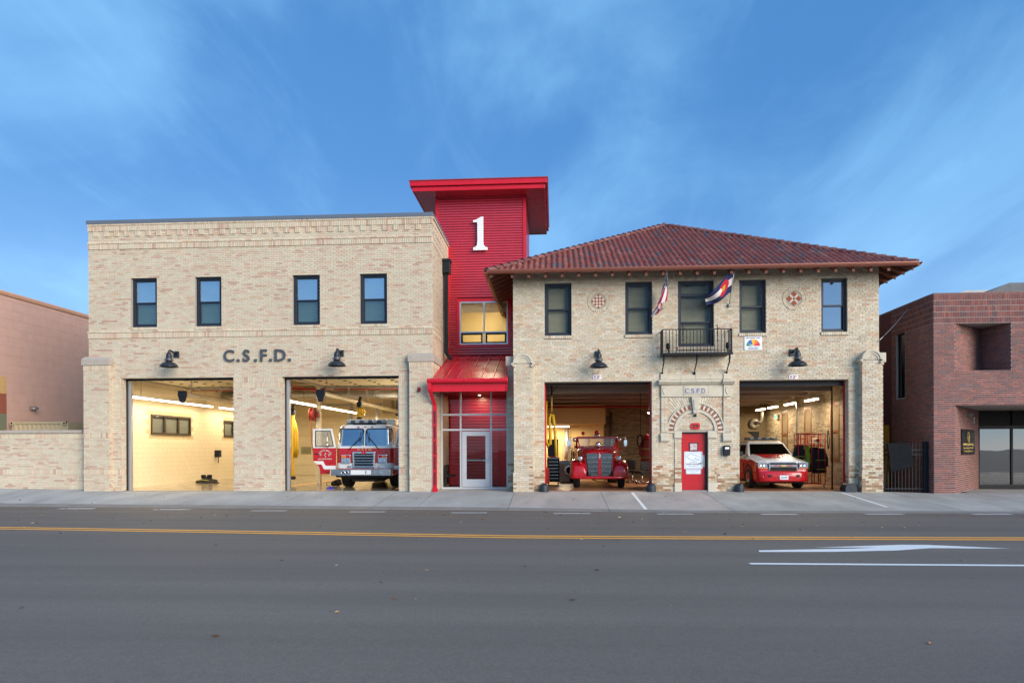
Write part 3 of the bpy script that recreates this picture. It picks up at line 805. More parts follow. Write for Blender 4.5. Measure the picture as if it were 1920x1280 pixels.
# flat roof with deep eaves
o = .92
rx0, rx1, ry0, ry1 = TX0-o, TX1+o, TY-o, TY+4.4+o
m = MB(); m.box(rx0+.10, rx1-.10, ry0+.10, ry1-.10, TZ, TZ+.03); sf = put('soffit', m, mat('red_soffit', srgb(190, 60, 76), .2, var=.04), tower)
for i in range(24):
    y = ry0+.2+i*(ry1-ry0-.4)/24
    for a, b in ((rx0+.11, TX0-.03), (TX1+.03, rx1-.11)):
        m = MB(); m.box(a, b, y, y+.012, TZ-.006, TZ); put('soffit_seam', m, M_redtrim, sf)
m = MB()
for (a, b, z0, z1) in ((0.09, .3, TZ-.02, TZ+.16), (0.0, .3, TZ+.165, TZ+.36)):
    m2 = MB()
    for X0, X1, Y0, Y1 in ((rx0+a, rx1-a, ry0+a, ry0+a+.06), (rx0+a, rx1-a, ry1-a-.06, ry1-a), (rx0+a, rx0+a+.06, ry0+a+.06, ry1-a-.06), (rx1-a-.06, rx1-a, ry0+a+.06, ry1-a-.06)):
        m2.box(X0, X1, Y0, Y1, z0, z1)
    put('fascia', m2, M_redtrim, tower, bev=.006)
m = MB(); m.box(rx0-.03, rx1+.03, ry0-.03, ry1+.03, TZ+.362, TZ+.40); put('roof', m, mat('roof_edge', srgb(150, 60, 68), .4), tower)
# number one
oz = PZ(900, 471, TY); top = PZ(900, 408.5, TY); hx = (PX(888, 470, TY)+PX(914.8, 470, TY))/2; hw = .30; H1 = top-oz
pts = [(-.30,0),(.30,0),(.30,.085),(.21,.10),(.14,.16),(.125,.26),(.125,1.0),(.03,1.0),(-.07,.955),(-.18,.915),(-.30,.893),(-.30,.835),(-.13,.835),(-.125,.8),(-.125,.26),(-.14,.16),(-.21,.10),(-.30,.085)]
m = MB(); m.prism([(hx+a*hw/.30, oz+b*H1) for a, b in pts], TY-.16, TY-.09); put('numeral', m, mat('white_numeral', srgb(232, 236, 236), .5, var=0), tower, bev=.004)
# stair window and the yellow room behind it
def alu_window(parent, x0, x1, z0, z1, Y, vx, hz, glass, material=M_alu, t=.055):
    m = MB()
    m.box(x0, x0+t, Y, Y+.1, z0, z1); m.box(x1-t, x1, Y, Y+.1, z0, z1); m.box(x0+t, x1-t, Y, Y+.1, z0, z0+t); m.box(x0+t, x1-t, Y, Y+.1, z1-t, z1)
    for v in vx: m.box(v-t/2, v+t/2, Y, Y+.1, z0+t, z1-t)
    X = [x0+t/2, *vx, x1-t/2]; Z = [z0+t/2, *hz, z1-t/2]
    for h in hz:
        for a, b in zip(X, X[1:]): m.box(a+t/2, b-t/2, Y, Y+.1, h-t/2, h+t/2)
    w = put('window', m, material, parent)
    for a, b in zip(X, X[1:]):
        for k, (d, e) in enumerate(zip(Z, Z[1:])):
            m = MB(); m.box(a+t/2-.004, b-t/2+.004, Y+.045, Y+.053, d+t/2-.004, e-t/2+.004); put('pane', m, glass, w)
    return w
w = alu_window(tower, TWX0, TWX1, TWZ0, TWZ1, TY-.02, [-2.93], [6.36], M_glassD)
for a, b in ((TWX0+.03, -2.96), (-2.90, TWX1-.03)):
    m = MB()
    for x0, x1, z0, z1 in ((a+.03, a+.10, 5.91, 6.33), (b-.10, b-.03, 5.91, 6.33), (a+.10, b-.10, 5.91, 5.96), (a+.10, b-.10, 6.26, 6.33)): m.box(x0, x1, TY+.0, TY+.06, z0, z1)
    put('sash', m, M_black, w)
M_yel = mat('yellow_wall', srgb(238, 212, 146), .7, var=.03)
m = MB(); m.box(TX0+.2, TX1-.2, TY+3.2, TY+3.3, 5.4, 8.2); m.box(TX0+.16, TX0+.22, TY+.2, TY+3.2, 5.4, 8.2); m.box(TX1-.22, TX1-.16, TY+.2, TY+3.2, 5.4, 8.2); m.box(TX0+.2, TX1-.2, TY+.15, TY+3.3, 8.2, 8.3); m.box(TX0+.2, TX1-.2, TY+.15, TY+3.3, 5.30, 5.4)
put('stair_room', m, M_yel, tower)
m = MB(); m.box(-2.15, -1.45, TY+3.0, TY+3.19, 5.4, 6.9); put('grey_cabinet', m, mat('grey_metal', srgb(120, 112, 100), .6), tower)
m = MB(); z = 7.2
while z < 7.6: m.add([(TWX0+.06, TY+.12, z), (TWX1-.06, TY+.12, z), (TWX1-.06, TY+.14, z+.03), (TWX0+.06, TY+.14, z+.03)], [(0,1,2,3)]); z += .045
put('blind', m, M_blindT, w, kind='stuff')
m = MB(); m.box(-3.4, -2.2, TY+1.2, TY+1.5, 8.13, 8.19); lt = put('ceiling_light', m, M_tube, tower)
area_light('stair_light', tower, (-2.8, TY+1.35, 8.1), 1.2, .3, 75, (1, .9, .66))
# canopy: standing seam roof, fascia, gutter, downpipe
CY0, CY1, CZ0, CZ1 = -.50, TY-.02, 3.98, 5.40
cx0, cx1 = -4.37, -1.75
def cz(y): return CZ0+(CZ1-CZ0)*(y-CY0)/(CY1-CY0)
m = MB(); m.add([(cx0, CY0, cz(CY0)), (cx1, CY0, cz(CY0)), (cx1, CY1, cz(CY1)), (cx0, CY1, cz(CY1)), (cx0, CY0, cz(CY0)-.05), (cx1, CY0, cz(CY0)-.05), (cx1, CY1, cz(CY1)-.05), (cx0, CY1, cz(CY1)-.05)],
    [(0,1,2,3), (4,7,6,5), (0,4,5,1), (3,2,6,7), (0,3,7,4), (1,5,6,2)])
can = put('canopy_roof', m, mat('red_roof_sheet', srgb(190, 44, 60), .22, var=.03, vscale=1), tower)
for i in range(7):
    x = cx0+.02+(cx1-cx0-.04)*i/6; m = MB()
    m.add([(x-.012, CY0, cz(CY0)), (x+.012, CY0, cz(CY0)), (x+.012, CY1, cz(CY1)), (x-.012, CY1, cz(CY1)), (x-.012, CY0, cz(CY0)+.04), (x+.012, CY0, cz(CY0)+.04), (x+.012, CY1, cz(CY1)+.04), (x-.012, CY1, cz(CY1)+.04)],
        [(0,1,5,4), (1,2,6,5), (3,0,4,7), (4,5,6,7), (2,3,7,6)])
    put('seam', m, M_redtrim, can)
m = MB(); m.prism([(-.62, 3.86), (-.48, 3.86), (-.48, 4.01), (-.64, 4.01), (-.65, 3.98), (-.66, 3.92)], -4.53, -1.66, axis='X'); put('gutter', m, M_redtrim, tower, bev=.004)
m = MB(); m.box(-4.39, -1.72, -.47, -.42, 3.56, 3.86); put('fascia', m, M_redtrim, tower)
m = MB()
m.add([(-1.745, -.47, 3.56), (-1.745, -.47, cz(-.47)), (-1.745, .22, cz(.22)), (-1.745, .22, 3.75), (-1.70, -.47, 3.56), (-1.70, -.47, cz(-.47)), (-1.70, .22, cz(.22)), (-1.70, .22, 3.75)], [(0,1,2,3), (4,7,6,5), (0,4,5,1), (1,5,6,2), (2,6,7,3), (3,7,4,0)])
put('fascia', m, M_redtrim, tower)
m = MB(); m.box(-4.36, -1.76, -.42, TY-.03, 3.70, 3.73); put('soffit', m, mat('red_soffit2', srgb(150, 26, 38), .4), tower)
dp = [(-4.44, -.57, 3.88), (-4.44, -.57, 3.62), (-4.32, -.20, 3.10), (-4.32, -.20, .10)]
m = MB()
def dpipe(m, pts, w, d):
    rings = []
    for x, y, z in pts: rings.append([(x-w/2, y-d/2, z), (x+w/2, y-d/2, z), (x+w/2, y+d/2, z), (x-w/2, y+d/2, z)])
    m.loft(rings, smooth=False)
dpipe(m, dp, .13, .10); m.box(-4.41, -4.23, -.27, -.13, -.02, .12)
d = put('downpipe', m, M_redtrim, tower)
for z in (.45, 1.0, 1.55, 2.1, 2.65):
    m = MB(); m.box(-4.345, -4.295, -.254, -.249, z-.22, z+.24); put('pipe_slot', m, M_frame, d)
# entrance glazing
GY = 1.5
def frm(x0, x1, z0, z1, y0=GY-.03, y1=GY+.10, n='mullion'): m_ = MB(); m_.box(x0, x1, y0, y1, z0, z1); return put(n, m_, M_dooralu, ent)
ent_m = MB(); ent_m.box(-4.37, -1.80, GY-.05, GY+.12, -.012, .055); ent = put('entrance_glazing', ent_m, M_dooralu, tower)
xv = [(-4.37, -4.32), (PX(862.5, 850, GY), PX(865.5, 850, GY)), (PX(919.5, 850, GY), PX(922.5, 850, GY)), (-1.86, -1.80)]
hz_ = [2.22, 2.80]
for a, b in xv: frm(a, b, .056, 3.69)
for (a, b) in ((xv[0][1], xv[1][0]), (xv[1][1], xv[2][0]), (xv[2][1], xv[3][0])):
    for z in hz_: frm(a+.002, b-.002, z, z+.07)
    for z0, z1 in ((.056, 2.22), (2.29, 2.80), (2.87, 3.69)):
        if z0 < 1 and a == xv[1][1]: continue
        m = MB(); m.box(a+.002, b-.002, GY+.03, GY+.04, z0, z1); put('pane', m, M_glassE, ent)
da, db = xv[1][1]+.02, xv[2][0]-.02
m = MB()
for x0, x1, z0, z1 in ((da, da+.17, .07, 2.19), (db-.17, db, .07, 2.19), (da+.17, db-.17, .07, .36), (da+.17, db-.17, 2.02, 2.19)): m.box(x0, x1, GY-.01, GY+.05, z0, z1)
door = put('door', m, M_dooralu, ent, bev=.004)
m = MB(); m.box(da+.165, db-.165, GY+.015, GY+.025, .355, 2.025); put('pane', m, M_glassD, door)
m = MB(); m.box(da+.18, db-.18, GY+.05, GY+.10, 1.06, 1.11); put('push_bar', m, M_alu, door)
m = MB(); m.box(db-.15, db-.06, GY-.04, GY-.011, 1.0, 1.2); m.box(db-.24, db-.08, GY-.085, GY-.045, 1.06, 1.09); put('handle', m, M_chrome, door)
# vestibule behind the glass
m = MB(); corrugated(m, (0, TY-.05), EX, (0, -1), -4.38, -1.76, .02, 3.7, pitch=.13); put('siding', m, M_red, tower)
m = MB(); m.box(-4.40, -1.76, GY-.0, TY-.02, -.2, -.004); put('floor', m, mat('vestibule_floor', srgb(96, 90, 86), .3), tower)
m = MB(); corrugated(m, (-1.78, TY-.06), (0, -1), (-1, 0), 0, 2.1, .02, 3.7, pitch=.13); put('siding', m, M_red, tower)
m = MB(); m.box(-2.35, -1.85, TY-.09, TY-.058, .0, 2.1); put('inner_door', m, M_redpaint, tower)
m = MB(); m.box(-4.36, -4.30, 2.2, 2.9, .1, .9); m.box(-4.30, -4.05, 2.0, 3.1, .42, .50); put('bench', m, M_dark, tower)
m = MB(); m.lathe([(.0, 3.685), (.05, 3.685), (.05, 3.70)], (-3.05, 3.0, 0), 16); put('downlight', m, M_tube, tower)
area_light('vestibule_light', tower, (-3.05, 3.0, 3.66), .2, .2, 14, (1, .75, .45))
# alarm bell box and horn on the pier
m = MB(); m.box(-4.93, -4.83, -.26, -.22, 3.62, 3.74); m.lathe([(0, -.34), (.045, -.33), (.06, -.28), (.06, -.26)], (-4.88, 0, 3.63), 12, axis='Y')
put('fire_strobe', m, [mat('strobe_red', srgb(120, 20, 26), .4)], label='small red and black fire strobe on the brick pier beside the entrance', cat='alarm')

# ================================================================== old brick station (right)
RX0, RX1, RTOP = -1.50, 11.29, 7.83
rw = thing('old_fire_station', 'historic buff brick fire station with hipped clay tile roof', 'building', (4.9, 0, 0), inplace=True)
c = .0753
RB = [(-.38, 3.44), (6.50, 10.25)]; RH = 52*c
RWN = [(-.36, .60, 74*c, 99*c), (2.51, 3.46, 74*c, 99*c), (4.37, 5.62, 68*c, 99*c), (6.51, 7.43, 74*c, 99*c), (9.33, 10.22, 74*c, 99*c)]
DX0, DX1, DZ = 4.47, 5.40, 2.09
AC, ASP = 4.965, 2.13               # arch centre x, spring height
holes = [(a, b, -.5, RH) for a, b in RB] + [w for w in RWN] + [(DX0, DX1, -.5, DZ)]
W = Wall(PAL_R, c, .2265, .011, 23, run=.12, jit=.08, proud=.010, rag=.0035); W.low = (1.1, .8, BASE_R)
m = MB(); slab(m, F0, EX, F1, RX0, RX1, -.3, RTOP+.22, .34, holes)
m.box(RX0, RX0+.3, .34, 12, -.3, RTOP); m.box(RX1-.3, RX1, .34, 12, -.3, RTOP); m.box(RX0, RX1, 12, 12.3, -.3, RTOP)
put('wall', m, M_mortR, rw)
RND = [(1.56, 6.775), (8.39, 6.76)]; RR = .40
PXa, PXb = 3.76, 6.20                # portal outer edges
PZ0, PZ1 = 1.9, 3.34
def cutround(u0, u1, z):
    iv = [(u0, u1)]
    for cx_, cz_ in RND:
        d = RR*RR-(z-cz_)**2
        if d > 0:
            h = math.sqrt(d); nx = []
            for a, b in iv:
                if cx_+h <= a or cx_-h >= b: nx.append((a, b)); continue
                if cx_-h > a: nx.append((a, cx_-h))
                if cx_+h < b: nx.append((cx_+h, b))
            iv = nx
    return iv
pier_h = [(RX0-.1, -.80, -.5, 4.56), (10.60, RX1+.1, -.5, 4.56)]
sills = [(a-.02, b+.02, z0-.115, z0) for a, b, z0, z1 in RWN]
lint = [(4.20, 5.80, 99*c, 102*c)]
portal_h = [(PXa-.0, PXb+.0, PZ1, 4.06), (PXa, PXb, ASP, PZ1), (4.23, 5.69, -.5, ASP+.01), (PXa, 4.0, 1.86, ASP+.2), (5.93, PXb, 1.86, ASP+.2)]
W.courses(F0, EX, F1, RX0, RX1, 0, RTOP+.2, holes+pier_h+sills+lint+portal_h, header=7, cut=cutround)
for a, b, z0, z1 in sills: W.soldiers(F0, EX, F1, a, b, z0, z1, .045)
for a, b, z0, z1 in lint: W.soldiers(F0, EX, F1, a, b, z0, z1, .012)
W.courses((RB[1][1], .34), (0, -1), (-1, 0), 0.01, .335, 0, RH)
W.courses((RX1, 12), (0, -1), (-1, 0), 0, .1, 0, .1)
# corner piers
def rpier(x0, x1, side):
    m_ = MB(); m_.box(x0, x1, -.26, -.001, -.3, 4.56); m_.box(x0-.03, x1+.03, -.29, -.002, -.3, .66)
    sx0, sx1 = (-1.73, RX0-.003) if side < 0 else (RX1+.003, 11.55)
    m_.box(sx0, sx1, .28, 1.0, -.3, 4.50); put('pier', m_, M_mortR, rw)
    p = (0, -.26)
    W.courses(p, EX, F1, x0, x1, 9*c, 4.56, header=7); W.courses((0, -.29), EX, F1, x0-.03, x1+.03, 0, 9*c)
    if side > 0:
        W.courses((x0, -.001), (0, -1), (-1, 0), 0, .255, 9*c, 4.56); W.courses((x0-.03, -.001), (0, -1), (-1, 0), 0, .285, 0, 9*c)
    else:
        W.courses((x1, -.26), EY, (1, 0), 0, .255, 9*c, 4.56); W.courses((x1+.03, -.29), EY, (1, 0), 0, .285, 0, 9*c)
    W.courses((0, .28), EX, F1, sx0, sx1, 0, 4.50)
    # semicircular stone cap with ears
    cx_ = (x0+x1)/2; r_ = (x1-x0)/2+.02
    m_ = MB(); n = 18
    for (ro, ri, y0, y1) in ((r_, r_-.075, -.33, .0), (r_-.075, r_-.15, -.30, .0), (r_-.15, r_-.21, -.275, 0)):
        pts = [(cx_+ro*math.cos(math.pi*k/n), 4.565+ro*math.sin(math.pi*k/n)) for k in range(n+1)] + [(cx_+ri*math.cos(math.pi*k/n), 4.565+ri*math.sin(math.pi*k/n)) for k in range(n, -1, -1)]
        m_.prism(pts, y0, y1)
    cap = put('pier_cap', m_, M_stone, rw)
    m_ = MB(); m_.prism([(cx_-r_+.21, 4.565)] + [(cx_+(r_-.21)*math.cos(math.pi*k/n), 4.565+(r_-.21)*math.sin(math.pi*k/n)) for k in range(n, -1, -1)], -.262, 0); put('tympanum', m_, M_stone, cap)
    for s_ in (-1, 1):
        m_ = MB(); a = cx_+s_*(r_-.03); m_.box(min(a, a+s_*.10), max(a, a+s_*.10), -.355, -.002, 4.50, 4.562); m_.box(min(a-s_*.05, a+s_*.05), max(a-s_*.05, a+s_*.05), -.345, -.002, 4.44, 4.50); put('ear', m_, M_stone, cap, bev=.008)
    m_ = MB(); m_.box(sx0-.06, sx1, .2, 1.08, 4.52, 4.88) if side < 0 else m_.box(sx0, sx1+.08, .2, 1.08, 4.52, 4.86)
    m_.box(sx0-(.0 if side < 0 else 0), sx1+(.03 if side > 0 else 0), .24, 1.04, 4.44, 4.52); put('side_cap', m_, M_stone, rw, bev=.02)
    m_ = MB()
    W.courses((0, -.262), EX, F1, cx_-.13, cx_+.13, 4.566, 4.81)
rpier(-1.47, -.80, -1); rpier(10.60, 11.25, 1)
# portal: radiating brick panel between arch and frieze
rngp = random.Random(3)
def ring_bricks(r0, r1, a0, a1, n, proud, cols, y=0.0, gap=.012):
    for i in range(n):
        b0, b1 = a0+(a1-a0)*i/n+gap/r1/2, a0+(a1-a0)*(i+1)/n-gap/r1/2
        yield [(AC+r*math.cos(t), ASP+r*math.sin(t)) for r, t in ((r0, b0), (r1, b0), (r1, b1), (r0, b1))], cols(i)
mb = MB()
def clipray(t):   # distance from the arch centre to the panel frame
    cx_, sx_ = math.cos(t), math.sin(t); d = 9
    if abs(cx_) > 1e-6: d = min(d, (1.0 if cx_ > 0 else 1.0)/abs(cx_))
    if sx_ > 1e-6: d = min(d, (PZ1-ASP)/sx_)
    return d
nr = 46
for i in range(nr):
    t0, t1 = math.pi*i/nr+.006, math.pi*(i+1)/nr-.006; tm = (t0+t1)/2
    re = clipray(tm)-.01; r = 1.0; j = i % 2
    cuts = [1.0]
    nxt = 1.0+(.2 if j else .1)
    while nxt < re-.03: cuts.append(nxt); nxt += .2
    cuts.append(max(re, cuts[-1]))
    for a, b in zip(cuts, cuts[1:]):
        if b-a < .03: continue
        q = [(AC+rr*math.cos(t), ASP+rr*math.sin(t)) for rr, t in ((a+.005, t0), (b-.005, t0), (b-.005, t1), (a+.005, t1))]
        col = W.pal[W.pick()][1]; k_ = 1+rngp.uniform(-.08, .08)
        mb.prism(q, -.012, .0, col=tuple(x*k_ for x in col))
put('radiating_brickwork', mb, M_brickR, rw, kind='stuff')
arch = MB(); n = 28
for ro, ri, yy in ((1.005, .965, -.055), (.755, .66, -.05)):
    arch.prism([(AC+ro*math.cos(math.pi*k/n), ASP+ro*math.sin(math.pi*k/n)) for k in range(n+1)] + [(AC+ri*math.cos(math.pi*k/n), ASP+ri*math.sin(math.pi*k/n)) for k in range(n, -1, -1)], yy, .0)
for s_ in (-1, 1): arch.box(AC+s_*.88-.13, AC+s_*.88+.13, -.058, -.001, ASP-.07, ASP-.002)
arch_o = put('arch', arch, M_stone, rw, bev=.006)
m = MB(); m.prism([(AC+.965*math.cos(math.pi*k/n), ASP+.965*math.sin(math.pi*k/n)) for k in range(n+1)] + [(AC+.755*math.cos(math.pi*k/n), ASP+.755*math.sin(math.pi*k/n)) for k in range(n, -1, -1)], -.012, 0); put('arch_bed', m, M_mortR, arch_o)
RB_ = srgb(164, 92, 72); WB_ = srgb(214, 206, 188)
nn = 35
for i in range(nn):
    t0, t1 = math.pi*i/nn+.008, math.pi*(i+1)/nn-.008
    red = i % 2 == 0
    ri, ro = (.795, .905) if red else (.79, .955)
    m = MB(); k_ = 1+rngp.uniform(-.12, .12)
    m.prism([(AC+r*math.cos(t), ASP+r*math.sin(t)) for r, t in ((ri, t0), (ro, t0), (ro, t1), (ri, t1))], -.030, -.0121, col=tuple(x*k_ for x in (RB_ if red else WB_)))
    put('voussoir', m, M_brickR, arch_o)
m = MB(); m.prism([(AC-.085, ASP+.62), (AC+.085, ASP+.62), (AC+.15, PZ1-.01), (AC-.15, PZ1-.01)], -.13, -.002)
m.prism([(AC-.06, ASP+.75), (AC+.06, ASP+.75), (AC+.09, PZ1-.1), (AC-.09, PZ1-.1)], -.15, -.13)
put('keystone', m, M_stone, rw, bev=.012)
# tympanum bricks above the door, piers of the door surround
def cut_t(u0, u1, z):
    d = .655**2-(z-ASP)**2
    if d <= 0: return []
    h = math.sqrt(d); a, b = max(u0, AC-h), min(u1, AC+h)
    return [(a, b)] if b > a else []
W.courses((0, .0), EX, F1, AC-.66, AC+.66, ASP, ASP+.66, cut=cut_t, proud=.012)
for a, b in ((4.23, DX0-.002), (DX1+.002, 5.69)):
    W.courses((0, -.03), EX, F1, a, b, 4*c, 1.88)
    m = MB(); m.box(a, b, -.03, .0, 0, 1.88); put('door_pier', m, M_mortR, rw)
    m = MB(); m.box(a-.015, b+.012, -.06, .0, 1.885, ASP-.004); put('impost', m, M_stone, rw, bev=.01)
    m = MB(); m.box(a-.01, b+.005, -.062, -.031, -.02, 4*c-.004); put('plinth_stone', m, M_stone, rw, bev=.01)
# frieze, cornice, blocking course, pilasters with consoles
xs_ = [PXa, 4.0, 4.52, 5.40, 5.93, PXb]
for a, b in zip(xs_, xs_[1:]):
    m = MB(); m.box(a+.003, b-.003, -.06 if 4.0 <= a < 5.9 else -.10, .0, PZ1, 3.76); put('frieze_stone', m, M_stone, rw, bev=.006)
m = MB(); m.box(4.56, 5.36, -.075, -.061, PZ1+.05, 3.72); m.box(4.60, 5.32, -.085, -.076, PZ1+.09, 3.69); pan = put('name_panel', m, M_stone, rw, bev=.006)
for chx, ch in ((4.665, 'C'), (4.86, 'S'), (5.05, 'F'), (5.23, 'D')):
    m = MB(); text(m, ch, (chx, -.089, 3.545), .235, .006, .0, width=.125 if ch != 'F' else .10)
    put('letter', m, mat('blue_lettering', srgb(78, 92, 168), .5), pan)
    m = MB(); m.box(chx+.083, chx+.10, -.091, -.086, 3.46, 3.478); put('letter_dot', m, MATS['blue_lettering'], pan)
xs_ = [3.66, 4.06, 4.42, 4.96, 5.50, 5.87, 6.30]
for i, (a, b) in enumerate(zip(xs_, xs_[1:])):
    e = .06 if i in (0, 5) else 0
    m = MB(); m.prism([(-.001, 3.765), (-.10-e, 3.765), (-.14-e, 3.80), (-.15-e, 3.82), (-.20-e, 3.85), (-.20-e, 3.93), (-.001, 3.95)], a+.003, b-.003, axis='X'); put('cornice_stone', m, M_stone, rw, bev=.004)
xs_ = [3.74, 4.0, 4.46, 4.97, 5.48, 5.93, 6.22]
for i, (a, b) in enumerate(zip(xs_, xs_[1:])):
    m = MB(); m.box(a+.003, b-.003, -.07 if i in (0, 5) else -.04, .0, 3.955, 4.14 if i not in (0, 5) else 4.16); put('blocking_stone', m, M_stone, rw, bev=.008)
for a, b in ((PXa, 4.0), (5.93, PXb)):
    m = MB(); m.box(a, b, -.05, 0, 2.02, PZ1-.003); put('pilaster', m, M_mortR, rw)
    W.courses((0, -.05), EX, F1, a, b, 2.05, PZ1-.003)
    m = MB(); m.box(a-.03, b+.03, -.10, -.001, 1.93, 2.045); m.prism([(-.001, 1.72), (-.06, 1.74), (-.115, 1.80), (-.12, 1.90), (-.11, 1.928), (-.001, 1.928)], a-.02, b+.02, axis='X'); put('console', m, M_stone, rw, bev=.008)
    m = MB(); ccx = (a+b)/2
    m.tube([(ccx+.055*math.cos(t)*(1+.25*math.sin(t)), -.108, 3.55+.12*math.sin(t)) for t in [R(60+24*k) for k in range(11)]], .014, 6); put('carved_scroll', m, M_stone, rw)
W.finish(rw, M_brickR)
# roundels: ring bricks and a chequered diamond
for cx_, cz_ in RND:
    m = MB(); m.prism(disc(cx_, cz_, RR-.004, 40), -.004, .06); rd = put('roundel', m, M_mortR, rw)
    nb = 30
    for i in range(nb):
        t0, t1 = 2*math.pi*i/nb+.02, 2*math.pi*(i+1)/nb-.02
        m = MB(); k_ = 1+rngp.uniform(-.1, .1); col = PAL_R[rngp.choice([0, 0, 2, 3])][1]
        m.prism([(cx_+r*math.cos(t), cz_+r*math.sin(t)) for r, t in ((.285, t0), (.385, t0), (.385, t1), (.285, t1))], -.022, -.004, col=tuple(x*k_ for x in col)); put('brick', m, M_brickR, rd)
    s = .076
    inner = MB(); inner.prism(disc(cx_, cz_, .265, 32), -.008, -.004); put('roundel_bed', inner, M_mortR, rd)
    for i in range(-3, 4):
        for j in range(-3, 4):
            ex, ez = (i-j)*s*.7071, (i+j)*s*.7071
            if math.hypot(ex, ez) > .235: continue
            red = (i+j) % 2 == 0 if cx_ < 4 else ((i != 0 and j != 0) or (i == 0 and j == 0))
            if max(abs(i), abs(j)) > 2: continue
            m = MB(); h = s*.46; k_ = 1+rngp.uniform(-.1, .1)
            m.prism([(cx_+ex-h*1.414, cz_+ez), (cx_+ex, cz_+ez-h*1.414), (cx_+ex+h*1.414, cz_+ez), (cx_+ex, cz_+ez+h*1.414)], -.016, -.008, col=tuple(x*k_ for x in (RB_ if red else WB_)))
            put('tile', m, M_brickR, rd)
# windows
for i, (a, b, z0, z1) in enumerate(RWN):
    if i == 2: hung_window(rw, a, b, z0, z1, .12, M_glassD, M_glassD, M_blindT, transom=(5.98, 6.98))
    elif i == 4: hung_window(rw, a, b, z0, z1, .12, M_glassS, M_glassS, M_blindT)
    else: hung_window(rw, a, b, z0, z1, .12, M_glassD, M_glassD, M_blindT)
# red entrance door
m = MB(); m.box(DX0-.0, DX0+.03, .12, .3, 0, DZ); m.box(DX1-.06, DX1, .08, .3, 0, DZ); m.box(DX0+.03, DX1-.06, .12, .3, DZ-.05, DZ); fr_ = put('door_frame', m, M_frame, rw)
m = MB(); m.box(DX0+.03, DX1-.075, .14, .19, .03, DZ-.055); dr = put('door', m, M_redpaint, rw, bev=.004)
m = MB(); m.box(DX0+.30, DX0+.61, .125, .14, 1.42, 1.72); put('door_light', m, M_black, dr); 
m = MB(); m.box(DX0+.33, DX0+.58, .118, .124, 1.45, 1.69); put('pane', m, mat('notice_paper', srgb(196, 176, 176), .5, var=.5, vscale=14), dr)
m = MB(); m.box(DX0+.02, DX1-.02, .0, .3, -.02, .028); put('threshold', m, M_galv, dr)
m = MB(); m.box(DX1-.20, DX1-.085, .125, .139, .85, 1.28); m.box(DX1-.24, DX1-.11, .08, .11, .98, 1.01); m.box(DX1-.15, DX1-.10, .11, .126, .95, 1.15); put('handle', m, M_galv, dr)
# safe haven notices
M_sgn = mat('white_sign', srgb(232, 238, 242), .35, var=.02); M_sgb = mat('sign_blue', srgb(96, 150, 196), .4, var=0); M_sgd = mat('sign_navy', srgb(60, 76, 104), .4, var=0)
def board(name, x0, x1, z0, z1, y, label, th=.008):
    m_ = MB(); m_.prism(rrect(x0, x1, z0, z1, .03), y-th, y); return put(name, m_, M_sgn, label=label, cat='sign', origin=((x0+x1)/2, y, z0))
def on(o, mb_, material, n='print'):
    x, y, z = BASE[o.name]; mb_.v = [(a-x, b-y, d-z) for a, b, d in mb_.v]; return put(n, mb_, material, o)
def frame_print(x0, x1, z0, z1, y, w=.012):
    m_ = MB()
    for q in ((x0, x1, z0, z0+w), (x0, x1, z1-w, z1), (x0, x0+w, z0+w, z1-w), (x1-w, x1, z0+w, z1-w)): m_.box(q[0], q[1], y-.002, y-.0005, q[2], q[3])
    return m_
sx0, sx1 = DX0+.12, DX0+.76; ys = .128
so = board('safe_haven_sign', sx0, sx1, .78, 1.40, ys, 'square white and blue safe haven sign on the red door')
on(so, frame_print(sx0+.03, sx1-.03, .81, 1.37, ys-.008), M_sgb)
m = MB()
m.tube([(sx0+.10, ys-.010, 1.26), (sx0+.20, ys-.010, 1.30), (sx0+.27, ys-.010, 1.33), (sx0+.34, ys-.010, 1.28), (sx0+.45, ys-.010, 1.25), (sx0+.55, ys-.010, 1.21)], .006, 5)
m.tube([(sx0+.08, ys-.010, 1.24), (sx0+.18, ys-.010, 1.14), (sx0+.30, ys-.010, 1.09), (sx0+.42, ys-.010, 1.09), (sx0+.55, ys-.010, 1.10), (sx0+.44, ys-.010, 1.15), (sx0+.36, ys-.010, 1.17)], .007, 5)
on(so, m, M_sgb)
m = MB(); text(m, 'SAFE HAVEN', ((sx0+sx1)/2, ys-.009, .955), .075, .002, .002, width=.50); text(m, 'NEWBORN INFANTS', ((sx0+sx1)/2, ys-.009, .885), .04, .002, width=.36); text(m, 'COLORADO', ((sx0+sx1)/2, ys-.009, 1.025), .045, .002, width=.26)
on(so, m, M_sgd)
so = board('notice_plate', sx0+.06, sx1-.05, .60, .765, ys, 'small white and blue plate below the square sign on the red door')
on(so, frame_print(sx0+.075, sx1-.065, .615, .75, ys-.008, .008), M_sgb)
m = MB(); text(m, 'NO QUESTIONS ASKED', ((sx0+sx1)/2, ys-.009, .705), .04, .002, width=.40); text(m, 'CALL 911', ((sx0+sx1)/2, ys-.009, .655), .04, .002, width=.2); on(so, m, M_sgb)
